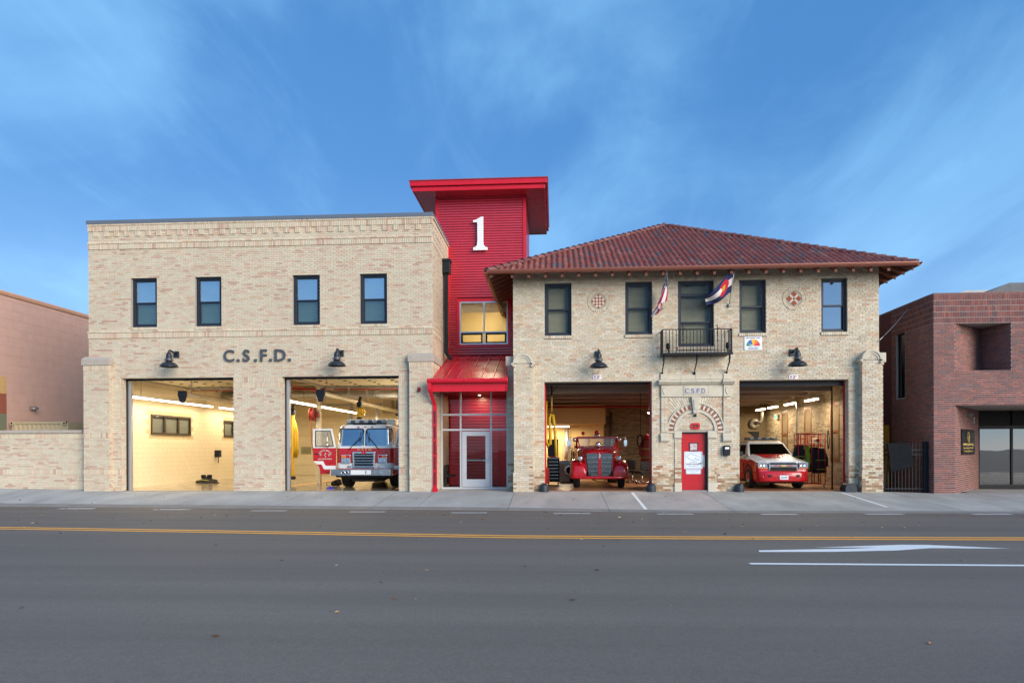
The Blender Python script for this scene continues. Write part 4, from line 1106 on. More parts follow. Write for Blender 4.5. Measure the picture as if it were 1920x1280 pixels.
# number plaque 29
m = MB(); px_, pz_ = 4.955, 2.30; w_, h_ = .165, .115; k_ = .05
m.prism([(px_-w_+k_, pz_-h_), (px_+w_-k_, pz_-h_), (px_+w_, pz_-h_+k_), (px_+w_, pz_+h_-k_), (px_+w_-k_, pz_+h_), (px_-w_+k_, pz_+h_), (px_-w_, pz_+h_-k_), (px_-w_, pz_-h_+k_)], -.04, -.014)
o_ = put('house_number_plaque', m, mat('plaque_red', srgb(200, 36, 40), .4), label='red octagonal plaque numbered 29 above the red door', cat='plaque')
m = MB(); text(m, '29', (px_, -.043, pz_), .17, .006, .004, width=.22); on(o_, m, mat('plaque_black', srgb(26, 22, 24), .5, var=0), 'numeral')
m = MB(); m.lathe([(0, -.13), (.03, -.12), (.035, -.05), (.02, -.012)], (4.955, 0, 2.68), 12, axis='Y'); m.box(4.91, 5.0, -.05, -.012, 2.64, 2.70)
put('door_camera', m, M_black, label='small black dome camera under the arch above the door', cat='camera')
# mailbox
m = MB(); bx, bz = P(1362, 844, -.05)
m.prism([(bx-.11, bz-.18), (bx+.11, bz-.18), (bx+.12, bz+.13), (bx+.08, bz+.18), (bx-.08, bz+.18), (bx-.12, bz+.13)], -.15, -.012)
o_ = put('mailbox', m, M_black, label='black wall mailbox right of the red door', cat='mailbox', bev=.012)
m = MB(); m.box(bx-.07, bx+.07, -.158, -.151, bz+.04, bz+.12); on(o_, m, M_sgn, 'label_window'); m = MB(); m.tube([(bx+.0, -.06, bz-.18), (bx+.01, -.06, bz-.28), (bx-.02, -.06, bz-.33)], .012, 6); on(o_, m, M_galv, 'hook')
# height plates
for px, nx in ((1120, 'left'), (1487.5, 'right')):
    x, z = P(px, 707, -.01)
    m = MB(); m.prism(rrect(x-.155, x+.155, z-.07, z+.09, .03), -.028, -.014)
    o_ = put('height_plate', m, M_sgn, label='white plate reading 12 feet over the %s bay of the old station' % ('antique truck' if nx == 'left' else 'utility vehicle'), cat='sign', group='height plates over the old bays')
    m = MB(); text(m, "12'", (x, -.031, z+.01), .14, .004, .004, width=.20); on(o_, m, mat('plate_red', srgb(176, 30, 44), .4, var=0))
# fire danger sign
x0, z1 = P(1395.5, 631, -.01); x1, z0 = P(1428.5, 656, -.01)
m = MB(); m.prism(rrect(x0, x1, z0, z1, .035), -.03, -.013); so = put('fire_danger_sign', m, M_sgn, label='white fire danger sign with coloured dial beside the balcony', cat='sign')
cxs, czs, rs = (x0+x1)/2, z0+.145, .235
for i, cc in enumerate((srgb(30, 130, 110), srgb(30, 96, 190), srgb(246, 190, 30), srgb(240, 120, 40), srgb(214, 44, 44))):
    a0, a1 = math.pi-math.pi*i/5, math.pi-math.pi*(i+1)/5
    m = MB(); m.prism([(cxs, czs)] + [(cxs+rs*math.cos(a0+(a1-a0)*k/6), czs+rs*math.sin(a0+(a1-a0)*k/6)) for k in range(7)], -.034, -.0305); on(so, m, mat('dial_%d' % i, cc, .4, var=0), 'dial_sector')
m = MB(); m.prism([(cxs+.01, czs-.01), (cxs, czs+.03), (cxs-.19, czs+.075)], -.037, -.0345); on(so, m, M_sgn, 'pointer')
m = MB(); text(m, 'FIRE DANGER TODAY', (cxs, -.032, z1-.05), .06, .003, .001, width=.50); on(so, m, mat('sign_maroon', srgb(130, 30, 70), .4, var=0))
m = MB(); text(m, 'COLORADO SPRINGS', (cxs, -.032, z0+.085), .045, .003, .0, width=.36); text(m, 'FIRE DEPARTMENT', (cxs, -.032, z0+.04), .045, .003, .0, width=.34); on(so, m, M_sgd)

# ------------------------------------------------------------------ hipped tile roof
OV = .82
EX0, EX1, EYF, EZ = RX0-OV, RX1+OV, -OV, 7.70
HALF = (EX1-EX0)/2; AXX = (EX0+EX1)/2; RISE = 3.72; PIT = math.atan2(RISE, HALF)
AY = EYF+HALF; AZ = EZ+RISE; BYK = 13.5
roof_m = MB()
v = [(EX0, EYF, EZ-.02), (EX1, EYF, EZ-.02), (AXX, AY, AZ-.02), (EX0, BYK, EZ-.02), (EX1, BYK, EZ-.02), (AXX, BYK, AZ-.02)]
roof_m.add(v, [(0, 1, 2), (0, 2, 5, 3), (1, 4, 5, 2), (3, 5, 4)])
roof = put('roof', roof_m, mat('roof_deck', srgb(116, 70, 62), .8), rw)
# S tiles: local x across, y up the slope, z off the slope
TP, TE, TL = .2045, .375, .43
def tile_mesh(col, name='roof_tile'):
    m_ = MB(); prof = []
    for k in range(9):
        u = k/8; x = (u-.5)*TP*1.08
        z = .036*math.sin(2*math.pi*(u-.10)) + .036
        prof.append((x, z))
    top, bot = [], []
    for (y, lift) in ((0.0, .030), (TL, .002)):
        top.append([(x, y, z+lift) for x, z in prof]); bot.append([(x, y, z+lift-.016) for x, z in prof])
    m_.loft(top, closed=False, cap=False, col=col, smooth=True)
    n = len(prof)
    m_.add(top[0]+bot[0], [(i+1, i, n+i, n+i+1) for i in range(n-1)], col)
    return m_
TC = [(60, srgb(154,88,76)), (22, srgb(144,80,70)), (14, srgb(162,100,86)), (12, srgb(128,98,94)), (6, srgb(116,98,100)), (5, srgb(170,112,98))]
rt = random.Random(8); tm = []
for w_, c_ in TC: tm.append((w_, tile_mesh(c_), c_))
meshes = []
for w_, mb_, c_ in tm:
    me = mb_.mesh('roof_tile', recalc=False); me.materials.append(M_tile); meshes.append(me)
cp, sp = math.cos(PIT), math.sin(PIT)
rows = int((HALF/cp)/TE)
spots = []
for r_ in range(rows):
    d = r_*TE-.06; run = d*cp; half = HALF-max(run, 0)+.0
    n = int(half/TP)+1
    for i in range(-n, n+1):
        xx = AXX+i*TP
        if abs(xx-AXX) > half-.06: continue
        spots.append((xx, d, r_))
def pickt():
    x = rt.random()*sum(t[0] for t in tm)
    for i, t in enumerate(tm):
        x -= t[0]
        if x <= 0: return i
    return 0
rest = MB()
BM = Matrix(((1, 0, 0), (0, cp, -sp), (0, sp, cp)))
for k, (x, d, r_) in enumerate(spots):
    ci = pickt(); pos = Vector((x, EYF, EZ)) + BM @ Vector((0, d, .0))
    if k < 300:
        o = bpy.data.objects.new('roof_tile', meshes[ci]); COL.objects.link(o); o.parent = roof
        o.location = pos; o.rotation_euler = (PIT, 0, rt.uniform(-.006, .006))
    else:
        src = tm[ci][1]; rest.add([tuple(pos + BM @ Vector(q)) for q in src.v], src.f, tm[ci][2], True)
put('roof_tiles', rest, M_tile, roof, kind='stuff')
# side slopes: ribbed sheets of the same tile
for s_ in (-1, 1):
    e = EX0 if s_ < 0 else EX1; m = MB(); n = 44
    for i in range(n):
        y0 = EYF+.1+(BYK-EYF)*i/n; y1 = EYF+.1+(BYK-EYF)*(i+.55)/n
        t_ = min(1.0, max(0.0, ((y0+y1)/2-EYF)/HALF)); xt = e+(AXX-e)*t_; zt = EZ+RISE*t_
        m.add([(e, y0, EZ+.02), (e, y1, EZ+.02), (xt, y1, zt+.02), (xt, y0, zt+.02), (e, (y0+y1)/2, EZ+.08), (xt, (y0+y1)/2, zt+.08)], [(0, 4, 5, 3), (4, 1, 2, 5)], tm[rt.randrange(3)][2], True)
    put('side_tiles', m, M_tile, roof, kind='stuff')
# hip caps
capm = []
for c_ in (srgb(126,82,76), srgb(116,74,70), srgb(138,96,88)):
    m_ = MB(); ring = []
    for (y, r0, lift) in ((0, .15, .03), (.42, .125, 0.0)):
        ring.append([(r0*math.cos(math.pi*k/8), y, r0*.9*math.sin(math.pi*k/8)+lift) for k in range(9)])
    m_.loft(ring, closed=False, cap=False, col=c_)
    m_.add(ring[0], [list(range(9))], c_)
    me = m_.mesh('hip_tile', recalc=False); me.materials.append(M_tile); capm.append(me)
for s_ in (-1, 1):
    a = Vector((EX0 if s_ < 0 else EX1, EYF, EZ+.0)); b = Vector((AXX, AY, AZ+.0)); dv = b-a; ln = dv.length; dn = dv.normalized()
    n = int(ln/.36)
    side = dn.cross(Vector((0, 0, 1))).normalized(); up = side.cross(dn)
    mtx = Matrix((side, dn, up)).transposed()
    for i in range(n):
        o = bpy.data.objects.new('hip_tile', capm[rt.randrange(3)]); COL.objects.link(o); o.parent = roof
        o.matrix_local = Matrix.Translation(a+dn*(i*.36-.05)) @ mtx.to_4x4()
m = MB(); m.lathe([(0, .17), (.06, .16), (.09, .11), (.11, .0)], (AXX, AY, AZ+.0), 12); put('hip_finial', m, mat('finial_clay', srgb(130, 84, 76), .6), roof)
# gutter, soffit boards, rafter tails
def halfround(pts, r_, parent, name='gutter'):
    m_ = MB(); prof = [(-r_, r_*.9), (-r_*1.05, r_*.55), (-r_*.8, -.1*r_), (-.3*r_, -.55*r_), (.4*r_, -.6*r_), (r_, -.4*r_), (r_, r_*.9), (r_*.85, r_*.9), (r_*.8, -.2*r_), (-.2*r_, -.35*r_), (-r_*.75, .3*r_), (-r_*.8, r_*.9)]
    return m_, prof
_, prof = halfround(None, .085, None)
m = MB(); m.prism([(EYF-.085+a, EZ-.04+b) for a, b in prof], EX0-.03, EX1+.03, axis='X'); put('gutter', m, M_copper, rw)
for s_, xe in ((-1, EX0), (1, EX1)):
    m = MB(); m.prism([(xe+s_*(.085-a), EZ-.04+b) for a, b in prof], EYF-.16, BYK, axis='Y'); put('gutter', m, M_copper, rw)
M_deck = mat('soffit_boards', srgb(96, 58, 46), .7, var=.12, vscale=6, stretch=(6, 1, 1))
sl = RISE/HALF
m = MB()
m.add([(EX0, EYF, EZ-.075), (EX1, EYF, EZ-.075), (EX1-OV-.0, .02, EZ-.075+sl*.84), (EX0+OV, .02, EZ-.075+sl*.84)], [(0,1,2,3)])
m.add([(EX0, EYF, EZ-.075), (EX0+OV, .02, EZ-.075+sl*.84), (EX0+OV, BYK, EZ-.075+sl*.84), (EX0, BYK, EZ-.075)], [(0,1,2,3)])
m.add([(EX1, EYF, EZ-.075), (EX1, BYK, EZ-.075), (EX1-OV, BYK, EZ-.075+sl*.84), (EX1-OV, .02, EZ-.075+sl*.84)], [(0,1,2,3)])
put('soffit', m, M_deck, rw)
def tail(mm, x, y, dx, dy):
    w = .045; L_ = .76
    px_, py_ = -dy*w, dx*w
    v = []
    for t_, zb, zt in ((-.02, EZ-.215, EZ-.085), (L_, EZ-.215+sl*L_, EZ-.085+sl*L_)):
        for s_ in (-1, 1):
            for z in (zb, zt): v.append((x+dx*t_+px_*s_, y+dy*t_+py_*s_, z))
    mm.add(v, [(0,1,3,2), (4,6,7,5), (0,2,6,4), (1,5,7,3), (0,4,5,1), (2,3,7,6)])
n = 23
for i in range(n):
    m = MB(); tail(m, EX0+OV+.02+(RX1-RX0-.04)*i/(n-1), EYF+.06, 0, 1); put('rafter_tail', m, M_wood, rw)
for s_, xe in ((-1, EX0+.06), (1, EX1-.06)):
    for i in range(14):
        m = MB(); tail(m, xe, EYF+.65+i*.62, -s_, 0); put('rafter_tail', m, M_wood, rw)
    m = MB(); tail(m, xe+s_*.0, EYF+.06, -s_*.7071, .7071); put('rafter_tail', m, M_wood, rw)
# interior of the old garage
m = MB(); m.box(RX0+.3, RX1-.3, .10, 12, -.2, .006); put('floor', m, M_floorR, rw)
m = MB(); m.box(RX0+.3, RX1-.3, .34, 12, 4.15, 4.3); put('ceiling', m, M_ceilR, rw)
m = MB(); m.box(RX0+.3, RX1-.3, .34, 12, RTOP-.1, RTOP+.05); put('attic_floor', m, M_dark, rw)
for y in (1.9, 4.3, 6.7, 9.1, 11.0):
    m = MB(); m.box(RX0+.3, RX1-.9, y, y+.34, 3.66, 4.15); put('ceiling_beam', m, M_ceilR, rw, bev=.01)
M_creamR = mat('tan_plaster', srgb(206, 176, 118), .7, var=.05)
W2 = Wall([(30, srgb(158,142,114)), (20, srgb(172,158,128)), (10, srgb(134,120,98)), (8, srgb(150,126,100))], .0753, .2265, .012, 41, jit=.1)
BKY = 11.6; xp = PX(1132, 800, 10)
m = MB(); m.box(RX0+.3, RX1-.3, BKY, BKY+.2, 0, 4.15); m.box(RX1-.42, RX1-.3, .34, BKY, 0, 4.15); put('inner_wall', m, mat('inner_mortar', srgb(120, 104, 78), .9), rw)
W2.courses((0, BKY), EX, F1, xp, 7.3, 0, 4.1)
rwin = [(2.3, 3.2), (5.2, 6.1), (8.2, 9.1)]
W2.courses((RX1-.42, BKY), (0, -1), (-1, 0), 0, BKY-.35, 0, 4.1, [(BKY-b, BKY-a, 1.0, 3.3) for a, b in rwin])
W2.finish(rw, mat('inner_brick', attr=True, rough=.8, var=.1, vscale=6, bump=.2), 0)
m = MB(); m.box(RX0+.3, xp, 10.0, 10.1, 0, 2.9); m.box(xp-.1, xp, 10.1, BKY, 0, 3.0); put('partition', m, M_creamR, rw)
m = MB(); m.box(RX0+.3, xp, 8.8, BKY, 2.71, 3.66); put('bulkhead', m, M_creamR, rw)
m = MB(); m.box(7.3, 8.9, 10.6, 10.7, 0, 3.7); m.box(6.2, 7.3, 10.6, 10.7, 0, 3.7); put('partition', m, M_creamR, rw)
for i, (x0, x1) in enumerate(((.35, .95), (1.05, 1.65))):
    m = MB(); m.box(x0, x1, 9.95, 9.99, 0, 2.05); put('cabinet_door', m, mat('cabinet_grey', srgb(176, 156, 128), .5), rw)
for a, b in rwin:
    m = MB(); X_ = RX1-.44
    for q0, q1, z0, z1 in ((a, a+.12, 1.0, 3.3), (b-.12, b, 1.0, 3.3), (a+.12, b-.12, 1.0, 1.14), (a+.12, b-.12, 3.16, 3.3), (a+.12, b-.12, 2.1, 2.2)): m.box(X_, X_+.06, q0, q1, z0, z1)
    w = put('window', m, mat('varnished_wood', srgb(120, 76, 36), .4), rw)
    m = MB(); m.box(X_+.05, X_+.058, a+.12, b-.12, 1.14, 3.16); put('pane', m, M_glassD, w)
# red door linings and the shutter housings of the two old bays
for i, (a, b) in enumerate(RB):
    m = MB(); m.box(a, a+.05, .28, .36, 0, RH); put('door_lining', m, M_redpaint, rw)
    m = MB(); m.box(b-.05, b, .28, .36, 0, RH); put('door_lining', m, M_redpaint, rw)
    m = MB(); m.box(a+.05, b-.05, .30, .42, RH-.09 if i == 0 else RH-.20, RH-.004); put('door_header', m, M_black, rw)
    m = MB(); m.box(a, b, .02, .29, RH-.02, RH+.0); put('lintel_soffit', m, M_ceilR, rw)
m = MB(); m.tube([(RX0+.3, 8.6, 3.52), (7.0, 8.6, 3.52)], .05, 8); put('sprinkler_pipe', m, M_pipe, rw)
m = MB(); m.tube([(xp+.5, BKY-.1, 0), (xp+.5, BKY-.1, 3.4)], .06, 8); put('vent_pipe', m, M_galv, rw)

# ================================================================== lamps on the walls
def wall_lamp(x, z, label):
    """gooseneck warehouse light; origin on the wall at its back plate"""
    t = thing('wall_lamp', label, 'lamp', (x, -.02, z), group='gooseneck lights over the garage bays')
    m = MB(); m.box(-.10, .10, -.05, .02, -.11, .13); put('back_plate', m, M_lamp, t, bev=.012)
    m = MB(); m.tube([(0, -.04, .03), (0, -.22, .05), (0, -.38, .09), (0, -.47, .09), (0, -.52, .04), (0, -.52, -.03)], .042, 10); put('arm', m, M_lamp, t)
    m = MB(); m.lathe([(0, .02), (.06, .01), (.075, -.03), (.10, -.08), (.105, -.20), (.12, -.22), (.12, -.30), (.09, -.31)], (0, -.52, 0), 20); put('housing', m, M_lamp, t)
    for k in range(3):
        m = MB(); zc_ = -.225-.03*k; m.tube([(.155*math.cos(a), -.52+.155*math.sin(a), zc_) for a in [2*math.pi*i/18 for i in range(19)]], .007, 5, cap=False); put('guard_ring', m, M_galv, t)
    m = MB(); m.lathe([(.085, -.305), (.13, -.33), (.22, -.375), (.285, -.43), (.315, -.49), (.325, -.515), (.305, -.515), (.27, -.44), (.12, -.35)], (0, -.52, 0), 28); put('shade', m, M_lamp, t)
    m = MB(); m.lathe([(0, -.47), (.05, -.46), (.065, -.42), (.05, -.37), (0, -.36)], (0, -.52, 0), 12); put('bulb', m, mat('frosted_bulb', srgb(220, 218, 205), .3), t)
    return t
M_lamp = mat('lamp_enamel', srgb(52, 58, 64), .3, .35, var=.06)
wall_lamp(-14.02, 5.05, 'dark gooseneck wall lamp over the empty left garage bay')
wall_lamp(-7.80, 5.02, 'dark gooseneck wall lamp over the bay with the modern fire engine')
wall_lamp(1.53, 4.87, 'dark gooseneck wall lamp over the bay with the antique truck')
wall_lamp(8.33, 4.85, 'dark gooseneck wall lamp over the bay with the white-roofed utility vehicle')

# balcony
bx0, bx1, by, bz0, bz1 = 3.74, 6.10, -.56, 4.78, 5.64
bal = thing('iron_balcony', 'black iron balcony with thin bars below the middle upper window', 'balcony', (4.92, 0, bz0), inplace=True)
m = MB(); m.box(bx0, bx1, by, -.012, bz0, bz0+.06); m.box(bx0-.04, bx1+.04, by-.04, by+.04, bz0-.02, bz0+.05); put('deck', m, M_black, bal, bev=.006)
for a, b in (((bx0, by), (bx1, by)), ((bx0, by), (bx0, -.02)), ((bx1, by), (bx1, -.02))):
    m = MB(); m.tube([(a[0], a[1], bz1), (b[0], b[1], bz1)], .018, 6); put('rail', m, M_black, bal)
    m = MB(); m.tube([(a[0], a[1], bz0+.12), (b[0], b[1], bz0+.12)], .012, 6); put('rail', m, M_black, bal)
nb = 20
for i in range(nb+1):
    x = bx0+(bx1-bx0)*i/nb; m = MB(); e = .02 if i in (0, nb) else .010; m.box(x-e, x+e, by-e, by+e, bz0+.05, bz1); put('bar', m, M_black, bal)
for x in (bx0, bx1):
    for k in range(1, 5):
        y = by+(-.02-by)*k/4.6; m = MB(); m.box(x-.010, x+.010, y-.010, y+.010, bz0+.05, bz1); put('bar', m, M_black, bal)
for x in (3.80, 4.93, 6.05):
    m = MB(); m.tube([(x, by+.08, bz0-.01), (x, by+.06, bz0-.10), (x, by+.12, bz0-.22), (x, by+.10, bz0-.27), (x, by+.18, bz0-.30), (x, -.30, bz0-.38), (x, -.16, bz0-.46), (x, -.09, bz0-.56), (x, -.05, bz0-.62)], [.03, .035, .03, .022, .026, .02, .022, .02, .03], 7); m.box(x-.035, x+.035, -.06, -.012, bz0-.66, bz0-.56); put('bracket', m, M_black, bal)
for x, l in ((3.96, 'left'), (6.0, 'right')):
    m = MB(); m.lathe([(0, .36), (.05, .35), (.065, .30), (.068, .20), (.05, .14), (.02, .12), (.02, .0)], (0, 0, 0), 14); m.v = [(x+q[0], by+.16+q[1]*.8, bz0+.06+q[2]) for q in m.v]
    o_ = put('balcony_speaker', m, M_black, label='small black spotlight standing at the %s end of the balcony' % l, cat='spotlight', group='spotlights on the balcony')
for x, l in ((4.42, 'left'), (5.60, 'right')):
    m = MB(); m.tube([(x, by-.02, bz1-.40), (x+.02, by-.05, bz1-.30), (x, by-.02, bz1-.15), (x+.02, by-.02, bz1+.0), (x, by-.02, bz1+.10)], .014, 6); m.tube([(x-.09, by-.02, bz1+.0), (x+.08, by-.03, bz1+.02)], .013, 6); m.lathe([(0, .03), (.03, 0), (0, -.03)], (x, by-.02, bz1+.12), 8)
    put('rail_finial', m, M_black, bal)
# flags on raked poles
M_pole = mat('pole_metal', srgb(190, 190, 186), .3, .6)
def flag_mat(name, fn):
    m_ = bpy.data.materials.new(name); m_.use_nodes = True; t = m_.node_tree; b = t.nodes['Principled BSDF']; b.inputs['Roughness'].default_value = .8
    a = t.nodes.new('ShaderNodeAttribute'); a.attribute_name = 'tint'; t.links.new(a.outputs['Color'], b.inputs['Base Color']); return m_
def cloth(fn, hoist, fly, nu, nv, colour):
    m_ = MB(); g = [[fn(i/nu, j/nv) for i in range(nu+1)] for j in range(nv+1)]
    for j in range(nv):
        for i in range(nu):
            m_.add([g[j][i], g[j][i+1], g[j+1][i+1], g[j+1][i]], [(0,1,2,3)], colour((i+.5)/nu, (j+.5)/nv), True)
    return m_
RED_, WHT_, NAV_ = srgb(178, 34, 52), srgb(226, 224, 222), srgb(44, 50, 96)
def us(u, v):
    if u < .42 and v < .54:
        i, j = u/.42*11, v/.54*9
        return WHT_ if ((int(i)+int(j)) % 2 == 0 and abs(i % 1-.5) < .36 and abs(j % 1-.5) < .36) else NAV_
    return RED_ if int(v*13) % 2 == 0 else WHT_
def co(u, v):
    r_ = math.hypot((u-.40)*1.5, v-.5)
    if r_ < .12: return srgb(206, 150, 50)
    if r_ < .33 and not (u > .40 and abs(v-.5) < (u-.40)*1.1): return srgb(196, 36, 52)
    return WHT_ if .333 < v < .667 else srgb(30, 42, 92)
def flag(name, base, tip, label, fnc, colour, nu, nv):
    b, t_ = Vector(base), Vector(tip)
    th_ = thing('flag', label, 'flag', base, inplace=True)
    m_ = MB(); m_.tube([b, t_], [.018, .012], 8); m_.lathe([(0, .035), (.03, .02), (.035, 0), (.03, -.02), (0, -.03)], tuple(t_), 10); put('flagpole', m_, M_pole, th_)
    m_ = MB(); m_.lathe([(.0, -.06), (.05, -.05), (.05, .01), (.0, .02)], tuple(b), 10, axis='Y'); put('pole_bracket', m_, M_chrome, th_)
    m_ = cloth(lambda u, v: fnc(b, t_, u, v), 0, 0, nu, nv, colour); m2 = put('cloth', m_, flag_mat('cloth_'+name, None), th_)
    return th_
by_ = -.03
b1 = (PX(1242, 577, by_), by_, PZ(1242, 577, by_)); t1 = (PX(1250, 508, -.75), -.75, PZ(1250, 508, -.75))
def hang_us(b, t, u, v):
    # hoist along the upper pole, fly drooping nearly straight down
    h = b.lerp(t, .97-.62*v); drop = u*1.02
    fold = math.sin(v*9+u*2.2)*.055*(.4+u)+math.sin(v*17+1)*.02
    return (h.x-.34*u*(.25+.75*v)+fold*1.5, h.y+.07*math.sin(v*11+u*3)*u+.10*u, h.z-drop*(.80+.20*(1-v))+.05*u)
flag('us', b1, t1, 'limp striped flag with blue starred canton left of the middle window', hang_us, us, 44, 39)
b2 = (PX(1367, 573, by_), by_, PZ(1367, 573, by_)); t2 = (PX(1377.5, 502, -.75), -.75, PZ(1377.5, 502, -.75))
def hang_co(b, t, u, v):
    h = b.lerp(t, .96-.60*v)
    w_ = math.sin(u*7+v*2.4)*.06*u+math.sin(u*13+v*5)*.02*u
    return (h.x-.98*u*(1-.10*v)+.06*math.sin(u*3), h.y+w_*1.5-.05*u, h.z-.86*u**1.15*(1-.35*v)+.10*math.sin(u*6+v*2)*u)
flag('co', b2, t2, 'blue and white flag with red ring blowing right of the middle window', hang_co, co, 40, 24)

# dome guards at the bay corners
def guard(x, y, r_, h, label, half=False):
    m_ = MB()
    if not half: m_.lathe([(r_, 0), (r_, h-r_*.95)]+[(r_*math.cos(R(a)), h-r_*.95+r_*.95*math.sin(R(a))) for a in range(15, 91, 15)], (0, 0, 0), 20)
    else:
        n = 14; a = [(r_*math.cos(math.pi*k/n), h-r_+r_*math.sin(math.pi*k/n)) for k in range(n+1)]; a = [(r_, 0)]+a+[(-r_, 0)]
        m_.prism(a, -.16, .30, smooth=False); m_.prism([(-.02, .02), (.02, .02), (.02, h*.5), (-.02, h*.5)], -.166, -.158)
    m_.v = [(q[0]+x, q[1]+y, q[2]+pave_z(x, y)+.0) for q in m_.v]
    return put('corner_guard', m_, M_guard, label=label, cat='bollard', group='dome guards at the old bay corners')
M_guard = mat('cast_iron', srgb(48, 56, 64), .5, .3, var=.12, vscale=9, bump=.2)
for px, lab in ((1020, 'black domed guard at the left corner of the antique truck bay'), (1221, 'black domed guard at the right corner of the antique truck bay'), (1386, 'black domed guard at the left corner of the utility vehicle bay')):
    x = PX(px, 915, -.12); guard(x, -.13, .165, .30, lab)
guard(PX(1591, 911, -.1)+.02, -.12, .19, .30, 'blunt half-round black guard at the right corner of the utility vehicle bay', True)

# ================================================================== garden wall, pink building, container (left)
c = .0677
gw = thing('garden_wall', 'low cream brick wall left of the garage wing', 'wall', (-24, .1, 0), inplace=True)
W = Wall(PAL_L, c, .2032, .0095, 17)
m = MB(); m.box(-32, -17.73, .1, .4, -.3, 32*c); put('wall_core', m, M_mortL, gw)
W.courses((0, .1), EX, F1, -32, -17.73, 1*c, 32*c, [(-40, 0, 9*c, 12*c), (-40, 0, 29*c, 32*c)])
for k in (9, 29): W.soldiers((0, .1), EX, F1, -32, -17.73, k*c, (k+3)*c, .014)
W.finish(gw, M_brickL)
xx = -32.0
while xx < -17.8:
    x1 = min(xx+1.8, -17.73); m = MB(); m.box(xx+.004, x1-.004, .03, .47, 32*c+.002, 32*c+.115); put('coping', m, M_cast, gw, bev=.01); xx = x1
pk = thing('pink_block_building', 'tall blank pink block building beyond the garden wall', 'building', (-26, 12, 0), inplace=True)
PXW = -24.0
m = MB(); m.box(-34, PXW, 2.0, 30, -.3, 8.30); put('wall', m, mat('block_joint_pink', srgb(186, 146, 128), .9), pk)
M_pink = mat('pink_block', srgb(204, 164, 146), .85, var=.05, vscale=2, bump=.12, big=.07, bigscale=.25)
m = MB(); k = 0; z = -.3
while z < 8.2:
    y = 2.0-(.4 if k % 2 else 0)
    while y < 24:
        a = max(y, 2.0); 
        if y+.8 > a+.05: m.obox((PXW, 0), EY, (1, 0), a+.004, y+.796, z+.004, z+.396, 0, .006)
        y += .8
    z += .4; k += 1
put('blockwork', m, M_pink, pk, kind='stuff')
m = MB(); m.box(-34, PXW+.06, 1.94, 30, 8.30, 8.42); put('parapet_cap', m, mat('tan_cap', srgb(190, 140, 104), .6), pk)
for z0, z1, cc in ((2.3, 3.12, srgb(118, 122, 96)), (3.12, 4.0, srgb(150, 84, 62)), (4.0, 4.75, srgb(200, 160, 104))):
    m = MB(); m.box(PXW+.007, PXW+.012, 2.0, pyx(12, 780, PXW)[0], z0+.002, z1-.002); put('painted_square', m, mat('mural_%d' % int(z0*10), cc, .8), pk)
y_, z_ = pyx(58, 765, PXW); m = MB(); m.box(PXW, PXW+.2, y_-.12, y_+.12, z_-.08, z_+.08); m.box(PXW+.15, PXW+.32, y_-.08, y_+.08, z_-.05, z_+.03)
put('flood_light', m, M_galv, label='small flood light high on the pink block wall', cat='light')
ct = thing('shipping_container', 'tan shipping container showing its top above the garden wall', 'container', (-20.5, 6, 0), inplace=True)
x0, z1 = P(20, 790.5, 4.0); x1 = PX(124, 790, 4.0); M_tan = mat('tan_container', srgb(188, 172, 138), .6, var=.06)
m = MB(); m.box(x0, x1+.05, 4.05, 10, -.2, z1-.02); put('body', m, M_tan, ct)
m = MB(); m.box(x0, x1, 3.98, 4.06, z1-.10, z1); put('top_rail', m, M_tan, ct)
n = 11
for i in range(n):
    a = x0+.12+(x1-x0-.24)*i/n; w_ = (x1-x0-.24)/n
    m = MB(); m.prism([(a, 4.05), (a+w_*.18, 3.99), (a+w_*.5, 3.99), (a+w_*.68, 4.05)], .2, z1-.11, axis='Z'); put('corrugation', m, M_tan, ct)
for a in (x0, x1-.14):
    m = MB(); m.box(a, a+.14, 3.96, 4.08, z1-.15, z1+.01); cc_ = put('corner_casting', m, M_tan, ct); m = MB(); m.lathe([(0, -.001), (.045, 0)], (a+.07, 3.957, z1-.07), 10, axis='Y'); put('socket', m, M_dark, ct)
x2 = PX(160, 795, 5.2); m = MB(); m.box(x1+.15, x2+1.2, 5.2, 9, -.2, z1-.12); m.box(x1+.5, x1+1.0, 5.12, 5.2, z1-.5, z1-.3)
put('utility_box', m, mat('olive_tan', srgb(150, 136, 104), .6), label='darker tan cabinet right of the shipping container behind the wall', cat='cabinet')

# ================================================================== dark red brick neighbour (right)
c = .0745; NX0, NX1, NTOP = 13.13, 24, 6.82
nb_ = thing('dark_brick_building', 'dark red brick office building with recessed corner entrance', 'building', (17, 0, -.07), inplace=True)
LGX0, LGX1, LGZ0, LGZ1 = 13.84, 15.71, 56*c, 78*c
SHX0, SHZ = 13.84, 40*c
SYB = PG(1835, 912, -.07)[1]; SXB = PG(1835, 912, -.07)[0]
holes = [(LGX0, LGX1, LGZ0, LGZ1), (SHX0, NX1+1, -1, SHZ)]
W = Wall(PAL_N, c, .236, .016, 31, run=.15, jit=.12)
m = MB(); slab(m, F0, EX, F1, NX0, NX1, -.4, NTOP, .12, holes)
fy0, fz1 = pyx(1680, 626, NX0); fy1, fz0 = pyx(1697, 745, NX0); fa, fb = min(fy0, fy1), max(fy0, fy1)
NB1 = pyx(1672, 700, NX0)[0]
shl = [(16-fb, 16-fa, fz0, fz1)]
slab(m, (NX0, 16), (0, -1), (-1, 0), 0, 15.88, -.4, NTOP, .2, shl)
m.box(NX0, NX1, 15.8, 16, -.4, NTOP); m.box(NX1-.2, NX1, .12, 15.8, -.4, NTOP)
put('wall', m, M_mortN, nb_)
W.courses(F0, EX, F1, NX0, NX1, -.23, 78*c, holes, zref=0)
for k in range(5):
    W.soldiers(F0, EX, F1, NX0, NX1, 78*c+.01+k*.199, 78*c+.01+k*.199+.195, pitch=.0815)
